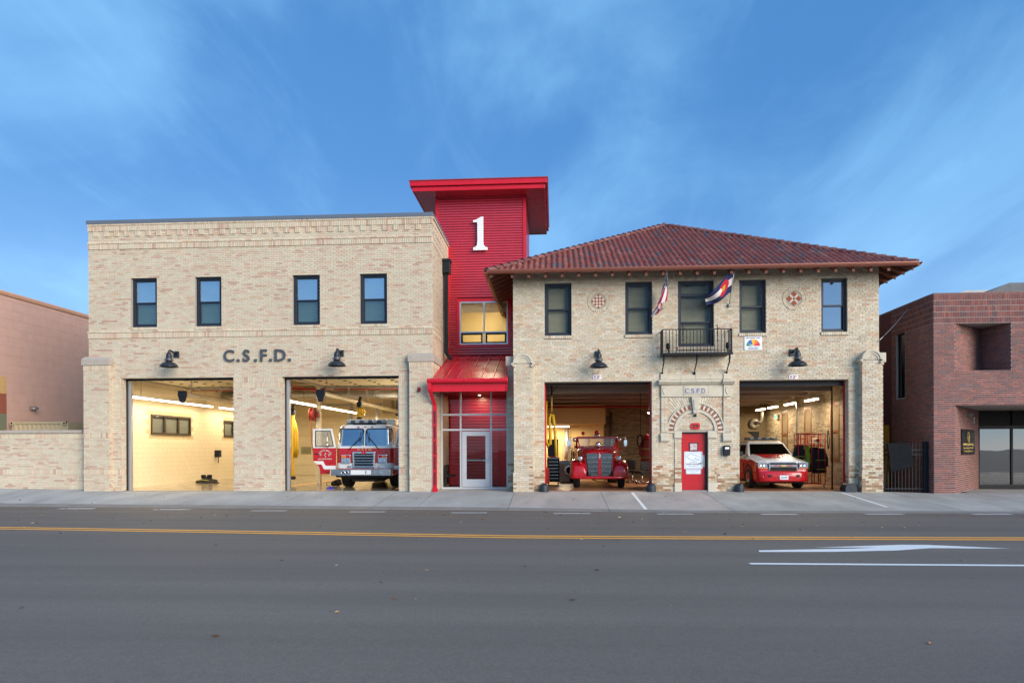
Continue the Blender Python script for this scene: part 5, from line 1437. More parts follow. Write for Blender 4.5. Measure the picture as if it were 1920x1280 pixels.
W.courses((NX0, 0), (0, -1), (-1, 0), -NB1, 0, -.23, 78*c, [(-fb, -fa, fz0, fz1)])
for k in range(5): W.soldiers((NX0, 0), (0, -1), (-1, 0), -NB1, 0, 78*c+.01+k*.199, 78*c+.01+k*.199+.195, pitch=.0815)
# loggia niche: two angled walls
ax_, ay_ = PX(1838, 650, 1.25), 1.25
def angled(p0, p1, z0, z1):
    d = Vector((p1[0]-p0[0], p1[1]-p0[1])); ln = d.length; d = d/ln; nd = (d.y, -d.x)
    mm = MB(); mm.obox(p0, (d.x, d.y), nd, 0, ln, z0-.2, z1+.1, -.15, 0, back=True); put('wall', mm, M_mortN, nb_)
    W.courses(p0, (d.x, d.y), nd, .01, ln, z0, z1)
angled((LGX0, .004), (ax_, ay_), LGZ0, LGZ1); angled((ax_, ay_), (LGX1, .004), LGZ0, LGZ1)
angled((SHX0, .004), (SXB, SYB), -.23, SHZ)
W.finish(nb_, M_brickN)
m = MB(); m.box(NX0, NX1, -.02, .25, NTOP, NTOP+.05); m.box(NX0-.02, NX0+.22, .25, 16, NTOP, NTOP+.05); put('coping', m, mat('brown_coping', srgb(120, 72, 66), .6), nb_)
m = MB(); m.box(NX0+.2, NX1-.2, .12, 15.8, NTOP-.4, NTOP-.3); put('roof', m, M_dark, nb_)
m = MB(); m.box(LGX0, LGX1, .10, 1.4, LGZ0-.25, LGZ0-.02); put('niche_floor', m, M_dark, nb_)
m = MB(); m.box(LGX0, LGX1, .03, 1.4, LGZ1+.002, LGZ1+.15); put('niche_soffit', m, mat('soffit_grey', srgb(170, 164, 158), .8), nb_)
m = MB(); m.box(SHX0, NX1, .02, 4, SHZ+.002, SHZ+.12); put('entrance_soffit', m, MATS['soffit_grey'], nb_)
m = MB(); m.box(NX0-.012, NX0-.004, NB1+.0, 15, -.2, NTOP-.02); put('painted_wall', m, mat('maroon_paint', srgb(104, 52, 42), .8, big=.1), nb_)
m = MB()
for y0, y1, z0, z1 in ((fa, fa+.05, fz0, fz1), (fb-.05, fb, fz0, fz1), (fa+.05, fb-.05, fz0, fz0+.05), (fa+.05, fb-.05, fz1-.05, fz1)): m.box(NX0+.08, NX0+.14, y0, y1, z0, z1)
w = put('window', m, M_black, nb_); m = MB(); m.box(NX0+.10, NX0+.108, fa+.05, fb-.05, fz0+.05, fz1-.05); put('pane', m, M_glassD, w)
m = MB(); m.box(NX0+.4, NX0+.42, fa-.5, fb+.5, fz0-.2, fz1+.2); put('pane_backing', m, M_dark, w)
# shopfront
SY = SYB; sx = [SXB, PX(1897, 850, SY), PX(1962, 850, SY), 20, 23.7]
m = MB(); m.box(SXB, NX1, SY-.03, SY+.08, -.2, .02); m.box(SXB, NX1, SY-.03, SY+.08, 2.25, 2.38)
sf_ = put('shopfront', m, M_black, nb_)
for x in sx: m = MB(); m.box(x-.035, x+.035, SY-.03, SY+.08, .022, 2.248); put('mullion', m, M_black, sf_)
for a, b in zip(sx, sx[1:]):
    m = MB(); m.box(a+.035, b-.035, SY+.02, SY+.028, .022, 2.248); put('pane', m, glass_mat('shop_glass_%d' % int(a*10), (.25, .27, .27), .22, wave=.006), sf_)
    m = MB(); m.box(a+.035, b-.035, SY+.02, SY+.04, 2.382, SHZ); put('transom_panel', m, M_dark, sf_)
m = MB(); m.box(SXB-.5, NX1, SY+3, SY+3.1, -.2, SHZ); put('back_wall', m, M_dark, nb_)
# sign plates on the angled wall
d = Vector((SXB-SHX0, SYB, 0)); ln = d.length; d.normalize(); ang = math.atan2(d.y, d.x)
def on_angle(name, label, cat, s_, z, parts):
    p = Vector((SHX0, .004, 0))+d*s_; nrm = Vector((d.y, -d.x, 0)); p = p+nrm*.014
    t = thing(name, label, cat, (p.x, p.y, z), ang)
    for n_, mb_, mt in parts: put(n_, mb_, mt, t)
    return t
M_gold = mat('gold_print', srgb(214, 178, 60), .4, var=0)
sA = ((1800-1790)/(1835-1790))*ln*.93; sB = ((1825.5-1790)/(1835-1790))*ln*.99; sw = (sB-sA)/2
m1 = MB(); m1.box(-sw, sw, -.02, 0, -.46, .46); m2 = MB()
arc_text(m2, 'COLORADO SPRINGS', (0, -.023, .06), .30, .09, R(158), R(22), .003, .002)
text(m2, 'F', (-.17, -.023, .12), .20, .003, .003); text(m2, 'D', (.17, -.023, .12), .20, .003, .003)
m2.tube([(0, -.023, .26), (.05, -.023, .18), (-.04, -.023, .12), (.04, -.023, .04), (0, -.023, -.02)], .022, 5)
text(m2, 'HEADQUARTERS', (0, -.023, -.09), .10, .003, .004, width=sw*1.55); text(m2, 'Community & Public', (0, -.023, -.22), .085, .003, .001, width=sw*1.5); text(m2, 'Health Division', (0, -.023, -.33), .085, .003, .001, width=sw*1.2)
on_angle('headquarters_sign', 'black sign with gold lettering on the angled brick wall', 'sign', (sA+sB)/2, PZ(1812, 828, .6), [('board', m1, mat('sign_black', srgb(14, 18, 24), .6, var=.02, spec=.2)), ('print', m2, M_gold)])
m1 = MB(); m1.prism(rrect(-.075, .075, -.125, .125, .05), -.02, 0); m2 = MB(); text(m2, '31', (0, -.023, 0), .15, .004, .004, width=.10)
on_angle('street_number_plate', 'oval white number 31 plate above the gold-lettered sign', 'sign', ((1824.5-1790)/(1835-1790))*ln, PZ(1824.5, 783, .7), [('board', m1, M_sgn), ('numeral', m2, M_sgd)])
m1 = MB(); m1.box(-.10, .10, -.16, 0, -.05, .05)
on_angle('wall_light', 'small grey box light on the angled brick wall', 'light', ((1813-1790)/(1835-1790))*ln, PZ(1813, 774, .4), [('body', m1, M_galv)])
# gate in the gap
gt = thing('metal_gate', 'black metal bar gate between the old station and dark brick building', 'gate', (12.4, .35, 0), inplace=True)
gx0, gx1, gz1 = 11.63, 13.05, 1.70
for z in (.12, 1.48, 1.32):
    m = MB(); m.box(gx0, gx1, .33, .37, z-.02-.05, z+.02-.05); put('rail', m, M_black, gt)
n = 12
for i in range(n+1):
    x = gx0+(gx1-gx0)*i/n; m = MB(); m.box(x-.012, x+.012, .338, .362, -.02, gz1-.05); m.prism([(x-.012, gz1-.05), (x+.012, gz1-.05), (x, gz1)], .34, .36); put('bar', m, M_black, gt)
m = MB(); m.box(12.95, 13.08, .30, .42, -.15, gz1+.03); put('post', m, M_black, gt)
xa, za = P(1664, 830, .2); xb, zb = P(1706, 883, .2)
m = MB(); q = [P(1664, 831, .2), P(1706, 831, .2), P(1715, 874, .2), P(1670, 884, .2)]
m.loft([[(q[0][0], .20, q[0][1]), (q[1][0], .20, q[1][1]), (q[1][0], .32, q[1][1]), (q[0][0], .32, q[0][1])], [((q[0][0]+q[3][0])/2, .17, (q[0][1]+q[3][1])/2), ((q[1][0]+q[2][0])/2, .17, (q[1][1]+q[2][1])/2), ((q[1][0]+q[2][0])/2, .24, (q[1][1]+q[2][1])/2), ((q[0][0]+q[3][0])/2, .24, (q[0][1]+q[3][1])/2)], [(q[3][0], .20, q[3][1]), (q[2][0], .20, q[2][1]), (q[2][0], .22, q[2][1]), (q[3][0], .22, q[3][1])]], smooth=False)
put('rubber_mat', m, M_rubber, label='black rubber mat draped over the metal gate', cat='mat', bev=.02)
m = MB(); m.box(12.3, 12.5, 4.6, 4.7, 0, 2.0); m.box(12.95, NX0-.012, 3.2, 3.3, 0, 2.4)
put('yellow_door', m, mat('ochre_door', srgb(190, 130, 20), .5), label='ochre door edge seen deep in the alley behind the gate', cat='door')
m = MB(); m.box(11.5, 13.1, 10, 10.1, -.1, 3); put('alley_fence', m, M_dark, label='dark screen closing the far end of the alley', cat='fence')
# roofs beyond the neighbour
m = MB(); Yr = 26; q = [P(1837, 553, Yr), P(1893, 530, Yr), P(1960, 529, Yr), P(1960, 556, Yr)]
m.prism([(q[0][0], 5.5), q[0], q[1], (q[1][0]+16, q[1][1]), (q[1][0]+16, 5.5)], Yr, Yr+8)
t_ = put('slate_mansard_roof', m, mat('dark_slate', srgb(88, 92, 98), .6, var=.12, vscale=1.5), label='dark slate roof rising behind the dark brick building', cat='roof')
m = MB(); Yr = 34; q = [P(1788, 553, Yr), P(1811, 544, Yr)]
m.prism([(q[0][0], 5), (q[0][0], q[0][1]), q[1], (q[1][0]+14, q[1][1]), (q[1][0]+14, 5)], Yr, Yr+6)
put('pale_roof', m, mat('pale_metal_roof', srgb(176, 180, 178), .6), label='pale low roof behind the dark brick building', cat='roof')
# bare winter trees behind
def bare_tree(base, h, seed, label):
    rr_ = random.Random(seed); t = thing('bare_tree', label, 'tree', base, group='bare winter trees behind the brick building')
    trunk = MB(); twigs = MB()
    def grow(mb_, p, d, ln, r_, lvl):
        q = p+d*ln; mid = p+d*ln*.5+Vector((rr_.uniform(-1, 1), rr_.uniform(-1, 1), 0))*ln*.06
        (trunk if lvl < 2 else twigs).tube([p, mid, q], [r_, r_*.85, r_*.68], 5 if lvl < 3 else 3, cap=False)
        if lvl >= 6: return
        for k in range(2 if lvl == 0 else rr_.choice([2, 3, 3, 4] if lvl < 4 else [2, 3])):
            nd_ = (d+Vector((rr_.uniform(-1, 1), rr_.uniform(-1, 1), rr_.uniform(-.15, .75)))*(.55+.08*lvl)).normalized()
            grow(mb_, p.lerp(q, rr_.uniform(.65, 1)), nd_, ln*rr_.uniform(.58, .8), r_*.58, lvl+1)
    grow(trunk, Vector((0, 0, 0)), Vector((0, 0, 1)), h*.33, h*.016, 0)
    put('trunk', trunk, M_bark, t); put('crown', twigs, M_bark, t, kind='stuff')
M_bark = mat('pale_bark', srgb(158, 146, 132), .9, var=.15)
for px, py, Y, sd_, l in ((1765, 556, 42, 4, 'bare pale tree right behind the brick parapet'), (1705, 575, 46, 9, 'bare pale tree just left of the taller bare tree behind the parapet'), (1668, 592, 38, 12, 'leftmost small bare tree behind the maroon wall')):
    x, z = P(px, py, Y); bare_tree((x, Y, -.3), (z+.3)*1.0, sd_, l)
# cables
m = MB(); p0 = Vector((11.25, -.05, PZ(1645, 640, 0))); p1 = Vector((NX0, 1.6, pyx(1700, 577, NX0)[1]))
m.tube([p0.lerp(p1, i/6)-Vector((0, 0, .05*math.sin(math.pi*i/6))) for i in range(7)], .012, 5)
put('service_cable', m, M_galv, label='thin grey cable strung from the old station to the dark brick building', cat='cable')

# ================================================================== vehicles
M_paint = mat('vehicle_paint', attr=True, rough=.28, var=.02, coat=.7, spec=.5)
M_vglass = glass_mat('vehicle_glass', (.30, .34, .36), .42)
M_vglassd = glass_mat('vehicle_dark_glass', (.05, .055, .055), -.03, wave=.004)
M_lens = mat('headlamp_lens', srgb(168, 176, 184), .15, .4, var=.15, vscale=30)
M_amber = mat('amber_lens', srgb(226, 120, 30), .25, var=.05); M_redl = mat('red_lens', srgb(190, 26, 30), .2, var=.05)
M_tyre = mat('tyre', srgb(26, 26, 27), .8, var=.15, vscale=20, bump=.2)
M_goldp = mat('gold_leaf', srgb(200, 176, 110), .4, .3, var=.05)
M_grey = mat('pale_grey_print', srgb(206, 196, 186), .5, var=0)
CR, CW = srgb(184, 16, 28), srgb(228, 230, 228)
M_clear = mat('grey_lens', srgb(150, 158, 166), .2, var=.2, vscale=25)
def wheel(parent, x, y, r, w, rim=M_chrome, out=-1):
    m = MB(); rr = [(r*.55, -w/2), (r*.92, -w/2), (r, -w*.36), (r, w*.36), (r*.92, w/2), (r*.55, w/2)]
    m.lathe(rr, (x, y, r), 28, axis='X'); wh = put('wheel', m, M_tyre, parent)
    m = MB(); s = out*w/2
    m.lathe([(0, s*.75), (r*.16, s*.78), (r*.18, s*.55), (r*.44, s*.62), (r*.5, s*.95), (r*.56, s*.98), (r*.56, -s)], (x, y, r), 20, axis='X'); put('rim', m, rim, wh)
    m = MB()
    for k in range(6):
        a = 2*math.pi*k/6; m.lathe([(0, 0), (.03, 0), (.03, s*.05)], (x+s*.66, y+r*.3*math.cos(a), r+r*.3*math.sin(a)), 6, axis='X')
    put('lug_nut', m, M_galv, wh, kind='stuff')
    return wh
class Plan:
    """rounded front outline in plan; s runs along it from -1 (left rear) to +1"""
    def __init__(s, w, f, r, rear): s.w, s.f, s.r, s.rear = w, f, r, rear
    def at(s, a):  # a = signed arc length from the centre line
        sg = 1 if a >= 0 else -1; a = abs(a); st = s.w-s.r
        if a <= st: return (sg*a, s.f), (0, -1)
        b = a-st; q = s.r*math.pi/2
        if b <= q:
            t = b/s.r; return (sg*(st+s.r*math.sin(t)), s.f+s.r-s.r*math.cos(t)), (sg*math.sin(t), -math.cos(t))
        return (sg*s.w, s.f+s.r+(b-q)), (sg, 0)
    def ring(s, z, n=7):
        q = s.r*math.pi/2; st = s.w-s.r; L_ = st+q+(s.rear-s.f-s.r)
        pts = [-L_] + [-(st+q)+q*i/n for i in range(n+1)] + [st+q*i/n for i in range(n+1)] + [L_]
        return [(s.at(a)[0][0], s.at(a)[0][1], z) for a in pts]
    def strip(s, mb, a0, a1, z0, z1, off, col=None, n=14, rad=0.0, lean=0.0):
        rows = []
        for i in range(n+1):
            a = a0+(a1-a0)*i/n; (x, y), (nx, ny) = s.at(a); e = 0
            if rad:
                d = min(a-a0, a1-a)
                if d < rad: e = rad-math.sqrt(max(0, rad*rad-(rad-d)**2))
            rows.append([(x+nx*off, y+ny*off, z0+e), (x*(1-lean*.4)+nx*off, y+ny*off+lean, z1-e)])
        mb.loft(rows, closed=False, cap=False, col=col, smooth=True)
# ------------------------------------------------------------------ modern fire engine
FY = 1.0; fe = thing('fire_engine', 'red and white modern fire engine with its cab doors open', 'fire engine', (PX(676, 890, FY), FY, .006))
def fpx(px, py, d=.55):   # engine-local x, z of a photo point on its front at depth d
    x, z = P(px, py, FY+d); return x-fe.location.x, z-.006
lv = [(.56, 1.14), (.78, 1.14), (.98, 1.14), (1.56, 1.14), (1.62, 1.13), (2.34, 1.08), (2.43, 1.04), (2.47, .94)]
cols = [CR, CW, CR, CW, CW, CW, CW]; rr = [.20, .20, .20, .20, .22, .28, .30, .34]
for i in range(3):
    pass
body = MB(); pls = [Plan(w, .55+(.16*max(0, z-1.56)/.8), r_, 3.0) for (z, w), r_ in zip(lv, rr)]
rings = [p.ring(z) for p, (z, w) in zip(pls, lv)]
for i in range(len(rings)-1): body.loft([rings[i], rings[i+1]], col=cols[i], closed=False, cap=False)
body.add(rings[-1], [list(range(len(rings[-1])))], CW)
body.box(-1.13, 1.13, 2.999, 3.001, .56, 2.45, CR)
cab = put('cab', body, M_paint, fe)
m = MB(); m.box(-1.20, 1.20, 3.05, 9.2, .55, 1.60, CR); m.box(-1.20, 1.20, 3.05, 9.2, 1.602, 2.45, CW); m.box(-1.0, 1.0, 3.2, 9.0, 2.45, 2.6, CW); put('body', m, M_paint, fe, bev=.02)
m = MB(); m.loft([[(-.93, 1.35, 2.46), (1.05, 1.35, 2.46), (1.05, 3.0, 2.46), (-.93, 3.0, 2.46)], [(-.90, 1.42, 2.72), (1.02, 1.42, 2.72), (1.02, 3.0, 2.72), (-.90, 3.0, 2.72)]], col=CW, smooth=False); put('raised_roof', m, M_paint, fe, bev=.03)
P3, P5 = Plan(1.10, .60, .25, 3.0), Plan(1.10, .60, .25, 3.0)
# windscreen panes with black gaskets
for s_ in (-1, 1):
    a0, a1 = sorted((s_*.03, s_*1.13)); ws = MB(); P3.strip(ws, a0-.02 if s_ < 0 else a0-.018, a1+.018, 1.60, 2.33, .036, rad=.10, lean=.10); g = put('windscreen_seal', ws, M_rubber, cab)
    ws = MB(); P3.strip(ws, a0+.012, a1-.012, 1.64, 2.29, .044, rad=.09, lean=.10); put('windscreen_pane', ws, M_vglass, g)
m = MB(); P3.strip(m, -.02, .02, 1.60, 2.36, .055, CW, 2, lean=.10); put('windscreen_post', m, M_paint, cab)
for a in (-.86, -.27, 0, .27, .86):
    (x, y), (nx, ny) = P3.at(a); m = MB(); m.box(x-.035, x+.035, y+.055, y+.13, 2.365, 2.40); put('marker_light', m, M_redl, cab)
for s_ in (-1, 1):
    m = MB(); b_ = (s_*.60, .50, 1.50); k_ = (s_*.16, .53, 1.98)
    m.tube([b_, k_], .014, 6); m.tube([(k_[0]+s_*.02, .52, 1.80), (k_[0]-s_*.03, .52, 2.20)], .012, 6); put('wiper', m, M_rubber, cab)
# grille
m = MB(); m.prism([(-.43, .80), (.43, .80), (.45, 1.42), (-.45, 1.42)], .46, .56); gr = put('grille', m, M_chrome, fe, bev=.02)
m = MB(); m.prism([(-.36, .84), (.36, .84), (.38, 1.36), (-.38, 1.36)], .45, .461); put('grille_core', m, M_dark, gr)
for k in range(5):
    z = .855+k*.105; m = MB(); m.box(-.365, .365, .425, .452, z-.004, z+.022); put('grille_bar', m, M_chrome, gr, bev=.006)
for k in range(4):
    z = .895+k*.105; m = MB(); 
    for j in range(24): m.box(-.355+j*.03, -.343+j*.03, .44, .449, z, z+.06)
    put('grille_fins', m, M_black, gr, kind='stuff')
m = MB(); m.prism([(-.085, 1.33), (.085, 1.33), (.075, 1.43), (.04, 1.45), (-.04, 1.45), (-.075, 1.43)], .415, .45); em = put('emblem', m, M_redl, gr, bev=.01)
m = MB(); text(m, 'P', (0, .412, 1.385), .07, .006, .003); put('emblem_letter', m, M_chrome, em)
m = MB(); text(m, 'C S F D', (0, .542, 1.505), .085, .008, .003, width=.58); put('lettering', m, M_goldp, cab)
# lamp clusters
for s_ in (-1, 1):
    cx_ = s_*.72; m = MB(); m.prism(rrect(cx_-.18, cx_+.18, .97, 1.31, .04), .49, .56); hl = put('headlamp', m, M_chrome, fe, bev=.01)
    for j in (0, 1):
        x0 = cx_-.155+j*.16; red = (j == 1) if s_ < 0 else (j == 0)
        m = MB(); m.prism(rrect(x0, x0+.15, 1.18, 1.285, .02), .475, .49); put('signal_lens', m, M_redl if red else M_amber, hl, bev=.006)
        m = MB(); m.prism(rrect(x0, x0+.15, .995, 1.14, .02), .478, .49); put('lens', m, M_lens, hl, bev=.006)
        m = MB(); m.lathe([(0, .468), (.035, .470), (.055, .477)], (x0+.075, 0, 1.07), 12, axis='Y'); put('reflector', m, M_chrome, hl)
for s_ in (-1, 1):
    m = MB(); m.box(s_*.60-.08, s_*.60+.08, .53, .56, .80, .88); put('tow_plate', m, M_chrome, cab, bev=.006)
# bumper
bp = Plan(1.22, 0.0, .12, .60); m = MB(); m.loft([bp.ring(.52), bp.ring(.54), bp.ring(.74), bp.ring(.76)], closed=False, cap=False); r_ = bp.ring(.76); m.add(r_, [list(range(len(r_)))]); r_ = bp.ring(.52); m.add(r_, [list(range(len(r_)))])
bm_ = put('bumper', m, M_chrome, fe)
m = MB(); m.prism(rrect(-.38, .40, .555, .725, .02), -.012, -.001); pl_ = put('bumper_plate', m, M_white, bm_); m = MB(); text(m, '1', (.21, -.016, .64), .16, .006, .006); put('numeral', m, M_black, pl_)
for x in (-.68, -.53):
    m = MB(); m.lathe([(.068, .0), (.07, -.02), (.055, -.03), (.045, -.012), (0, .0)], (x, 0, .64), 18, axis='Y'); put('fog_lamp', m, M_chrome, bm_); m = MB(); m.lathe([(0, -.016), (.044, -.014)], (x, 0, .64), 14, axis='Y'); put('lens', m, M_dark, bm_)
m = MB(); m.box(.60, .76, -.008, 0, .57, .71); put('hatch', m, M_galv, bm_, bev=.004)
m = MB(); m.box(-.85, .85, .75, 8.8, .34, .55); m.box(-1.05, 1.05, .3, .7, .44, .53); m.box(-.5, .45, .6, 1.2, .26, .36); put('chassis', m, M_dark, fe)
for s_ in (-1, 1):
    wheel(fe, s_*.98, 1.75, .50, .36, out=s_); wheel(fe, s_*.95, 6.6, .50, .60, out=s_)
# light bar
m = MB(); m.box(-.78, .78, .78, 1.0, 2.50, 2.54); lb = put('light_bar', m, M_black, fe)
for i in range(9):
    x = -.78+i*.1735; m = MB(); m.box(x+.004, x+.168, .76, 1.02, 2.545, 2.66); put('lens', m, M_clear if i % 2 == 0 else mat('dark_lens', srgb(70, 78, 88), .2), lb, bev=.015)
m = MB(); m.box(-.5, .42, .70, .76, 2.475, 2.53); put('directional_bar', m, M_black, fe)
# doors, hinged at the front corners and swung open
for s_ in (-1, 1):
    hx = -1.14*1; D_ = []
    X = lambda u: s_*(1.16+u)
    m = MB(); yd = .62
    low = [(X(0), .55), (X(.62), .55), (X(.635), .72), (X(.68), .86), (X(.76), .97), (X(.90), 1.06), (X(.90), 1.57), (X(0), 1.57)]
    m.prism(low, yd, yd+.06, col=CR)
    for q in ([(X(0), 1.572), (X(.90), 1.572), (X(.90), 1.62), (X(0), 1.62)], [(X(.81), 1.62), (X(.90), 1.62), (X(.90), 2.32), (X(.81), 2.32)], [(X(.14), 2.25), (X(.81), 2.25), (X(.81), 2.32), (X(.13), 2.32)], [(X(.0), 1.62), (X(.07), 1.62), (X(.20), 2.25), (X(.13), 2.25)]): m.prism(q, yd+.005, yd+.055, col=CW)
    dr_ = put('cab_door', m, M_paint, fe)
    m = MB(); q = [(X(.09), 1.63), (X(.80), 1.63), (X(.80), 2.24), (X(.21), 2.24)]
    for a, b in zip(q, q[1:]+q[:1]): m.tube([(a[0], yd+.0, a[1]), (b[0], yd+.0, b[1])], .014, 5)
    put('window_seal', m, M_rubber, dr_)
    m = MB(); m.prism(q, yd+.025, yd+.03); put('pane', m, glass_mat('door_glass_%d' % s_, (.85, .88, .86), .06), dr_)
    m = MB(); m.prism([(X(.90), 1.06), (X(.50), 1.06), (X(.40), .88), (X(0), .88), (X(0), .74), (X(.47), .74), (X(.56), .93), (X(.72), .935)][::s_], yd-.004, yd); put('stripe', m, M_white, dr_)
    m = MB(); 
    cxd = X(.42)
    arc_text(m, 'COLORADO SPRINGS', (cxd, yd-.006, 1.21), .27, .075, R(150), R(30), .004, .002)
    text(m, 'F', (cxd-.17, yd-.006, 1.30), .12, .004, .003); text(m, 'D', (cxd+.17, yd-.006, 1.30), .12, .004, .003)
    m.tube([(cxd, yd-.006, 1.39), (cxd+.04, yd-.006, 1.34), (cxd-.04, yd-.006, 1.30), (cxd+.03, yd-.006, 1.25), (cxd, yd-.006, 1.20)], .016, 5)
    text(m, 'FIRE DEPARTMENT', (cxd, yd-.006, 1.14), .065, .004, .002, width=.55); put('lettering', m, M_grey, dr_)
    m = MB(); m.box(min(X(.66), X(.84)), max(X(.66), X(.84)), yd-.025, yd, 1.32, 1.355); put('handle', m, M_black, dr_)
    m = MB(); m.tube([(X(.30), yd-.02, 1.58), (X(.30), yd-.10, 1.75), (X(.30), yd-.10, 2.2)], .012, 6); m.lathe([(0, -.03), (.07, -.02), (.08, .02), (.0, .05)], (X(.33), yd-.10, 1.70), 16, axis='Y'); put('mirror', m, M_chrome, dr_)
m = MB()
for x in (-.55, .55): m.box(x-.28, x+.28, 1.6, 1.75, 1.0, 2.0); m.box(x-.28, x+.28, 1.2, 1.75, .9, 1.1)
m.box(-1.0, 1.0, .75, 1.0, 1.2, 1.62); m.box(-1.05, 1.05, 2.5, 2.55, .7, 2.3); put('cab_interior', m, M_dark, fe)

# ------------------------------------------------------------------ antique fire truck
VY = 1.55; vt = thing('antique_fire_truck', 'red antique open-cab fire truck with chrome grille', 'fire truck', (PX(1125, 890, VY), VY, .008))
VR = srgb(182, 14, 28)
def ring_x(z, pts): return [(x, y, z) for x, y in pts]
# hood: lofted from the nose back to the cowl
def hood_ring(y, w, zb, zt, crown):
    n = 10; pts = [(-w, y, zb)]
    for i in range(n+1):
        t = -1+2*i/n; pts.append((w*t*(1-.04*(1-abs(t))), y, zt+crown*(1-abs(t)**2.4)))
    pts.append((w, y, zb)); return pts
m = MB(); m.loft([hood_ring(.28, .52, .62, 1.31, .06), hood_ring(.34, .60, .62, 1.34, .10), hood_ring(.7, .70, .62, 1.38, .13), hood_ring(1.2, .80, .62, 1.44, .14), hood_ring(1.75, .88, .62, 1.51, .13)], col=VR); put('hood', m, M_paint, vt)
m = MB(); m.loft([hood_ring(1.76, .88, .5, 1.53, .03), hood_ring(1.95, .90, .5, 1.55, .02), hood_ring(2.0, .90, .5, 1.3, .0), hood_ring(3.2, .90, .5, 1.2, 0)], col=VR, smooth=False); put('cowl', m, M_paint, vt)
# grille
def gx(z): return .41+(.50-.41)*(z-.46)/(1.32-.46)
m = MB(); m.prism([(-.43, .44), (.43, .44), (.52, 1.33), (-.52, 1.33)], .24, .31); gl_ = put('grille', m, M_dark, vt)
z = .47; k = 0
while z < 1.31:
    w = gx(z); th_ = .016 if k % 5 == 0 else .009
    for s_ in (-1, 1):
        m = MB(); m.box(min(s_*.065, s_*w), max(s_*.065, s_*w), .215-(.012 if k % 5 == 0 else 0), .24, z, z+th_); put('grille_bar', m, M_chrome, gl_)
    z += .0345; k += 1
m = MB(); m.prism([(-.055, .44), (.055, .44), (.07, 1.36), (-.07, 1.36)], .19, .25, col=VR); put('grille_spine', m, M_paint, vt, bev=.01)
m = MB(); m.prism([(0, 1.08), (.02, 1.14), (.045, 1.20), (.02, 1.26), (.012, 1.33), (-.012, 1.33), (-.02, 1.26), (-.045, 1.20), (-.02, 1.14)], .17, .19); put('badge', m, M_chrome, vt, bev=.006)
for s_ in (-1, 1):
    # pontoon fender lofted along y
    rings = []
    for (y, zt, zb, xo, xi) in ((.06, .62, .46, 1.00, .52), (.10, .80, .44, 1.07, .50), (.20, .95, .42, 1.11, .50), (.40, 1.07, .42, 1.125, .52), (.70, 1.11, .45, 1.13, .58), (1.0, 1.07, .55, 1.12, .64), (1.4, .90, .50, 1.10, .70), (1.8, .62, .42, 1.08, .74)):
        n = 10; r0 = []
        for i in range(n+1):
            t = i/n; a = math.pi*(1-t)   # inner to outer over the top
            cxm = (xo+xi)/2; hw_ = (xo-xi)/2; ex = math.copysign(abs(math.cos(a))**.62, math.cos(a)); ez = abs(math.sin(a))**.62
            r0.append((s_*(cxm+hw_*ex), y, zb+(zt-zb)*ez))
        rings.append(r0)
    m = MB(); m.loft(rings, col=VR, cap=True); put('fender', m, M_paint, vt)
    m = MB(); m.lathe([(0, .14), (.06, .145), (.085, .16), (.095, .20), (.09, .28), (.05, .36), (0, .38)], (s_*.745, 0, 1.13), 20, axis='Y'); h_ = put('headlamp', m, M_chrome, vt)
    m = MB(); m.lathe([(0, .128), (.05, .132), (.08, .145)], (s_*.745, 0, 1.13), 18, axis='Y'); put('lens', m, M_lens, h_)
    m = MB(); m.tube([(s_*.745, .24, 1.05), (s_*.72, .30, .98)], .03, 8); m.lathe([(0, .10), (.05, .105), (.055, .16), (.0, .2)], (s_*.735, 0, .95), 14, axis='Y'); put('lamp_stalk', m, M_paint if False else M_redl, vt)
    # mirrors on arms
    xm = s_*1.13; m = MB(); m.tube([(s_*.86, 1.85, 1.95), (xm, 1.7, 1.97), (xm, 1.7, 1.55), (s_*.9, 1.85, 1.48)], .011, 6); mr = put('mirror_arm', m, M_chrome, vt)
    m = MB(); m.prism(rrect(xm-.065, xm+.065, 1.60, 1.86, .04), 1.66, 1.70); put('mirror', m, M_chrome, mr, bev=.01)
    m = MB(); m.lathe([(0, 1.74), (.06, 1.75), (.085, 1.79), (.07, 1.87), (0, 1.9)], (s_*.90, 0, 1.87), 16, axis='Y'); put('spot_lamp', m, M_chrome, vt)
    wheel(vt, s_*.86, .78, .43, .24, rim=mat('red_rim', srgb(140, 14, 22), .4), out=s_); wheel(vt, s_*.84, 4.6, .43, .42, rim=MATS['red_rim'], out=s_)
    m = MB(); m.tube([(s_*.84, 2.0, 1.53), (s_*.80, 1.86, 1.97)], .045, 6, col=VR); m.tube([(s_*.70, 1.80, 1.55), (s_*.79, 1.84, 1.97)], .028, 6, col=VR); put('windscreen_post', m, M_paint, vt)
    m = MB(); m.tube([(s_*.30, 1.78, 1.95), (s_*.22 if s_ > 0 else s_*.24, 1.76, 1.76)], .010, 6); put('wiper', m, M_chrome, vt)
m = MB(); m.box(-.83, .83, 1.80, 1.87, 1.91, 2.0, VR); m.box(-.74, .74, 1.77, 1.84, 1.54, 1.60, VR); put('windscreen_frame', m, M_paint, vt, bev=.015)
m = MB(); m.box(-.74, .74, 1.82, 1.825, 1.60, 1.93); put('windscreen_pane', m, glass_mat('vintage_glass', (.95, .95, .93), .0), vt)
m = MB(); m.tube([(.30+.19*math.cos(a), 2.15, 1.58+.12*math.sin(a)) for a in [2*math.pi*i/16 for i in range(17)]], .014, 6, cap=False); put('steering_wheel', m, M_rubber, vt)
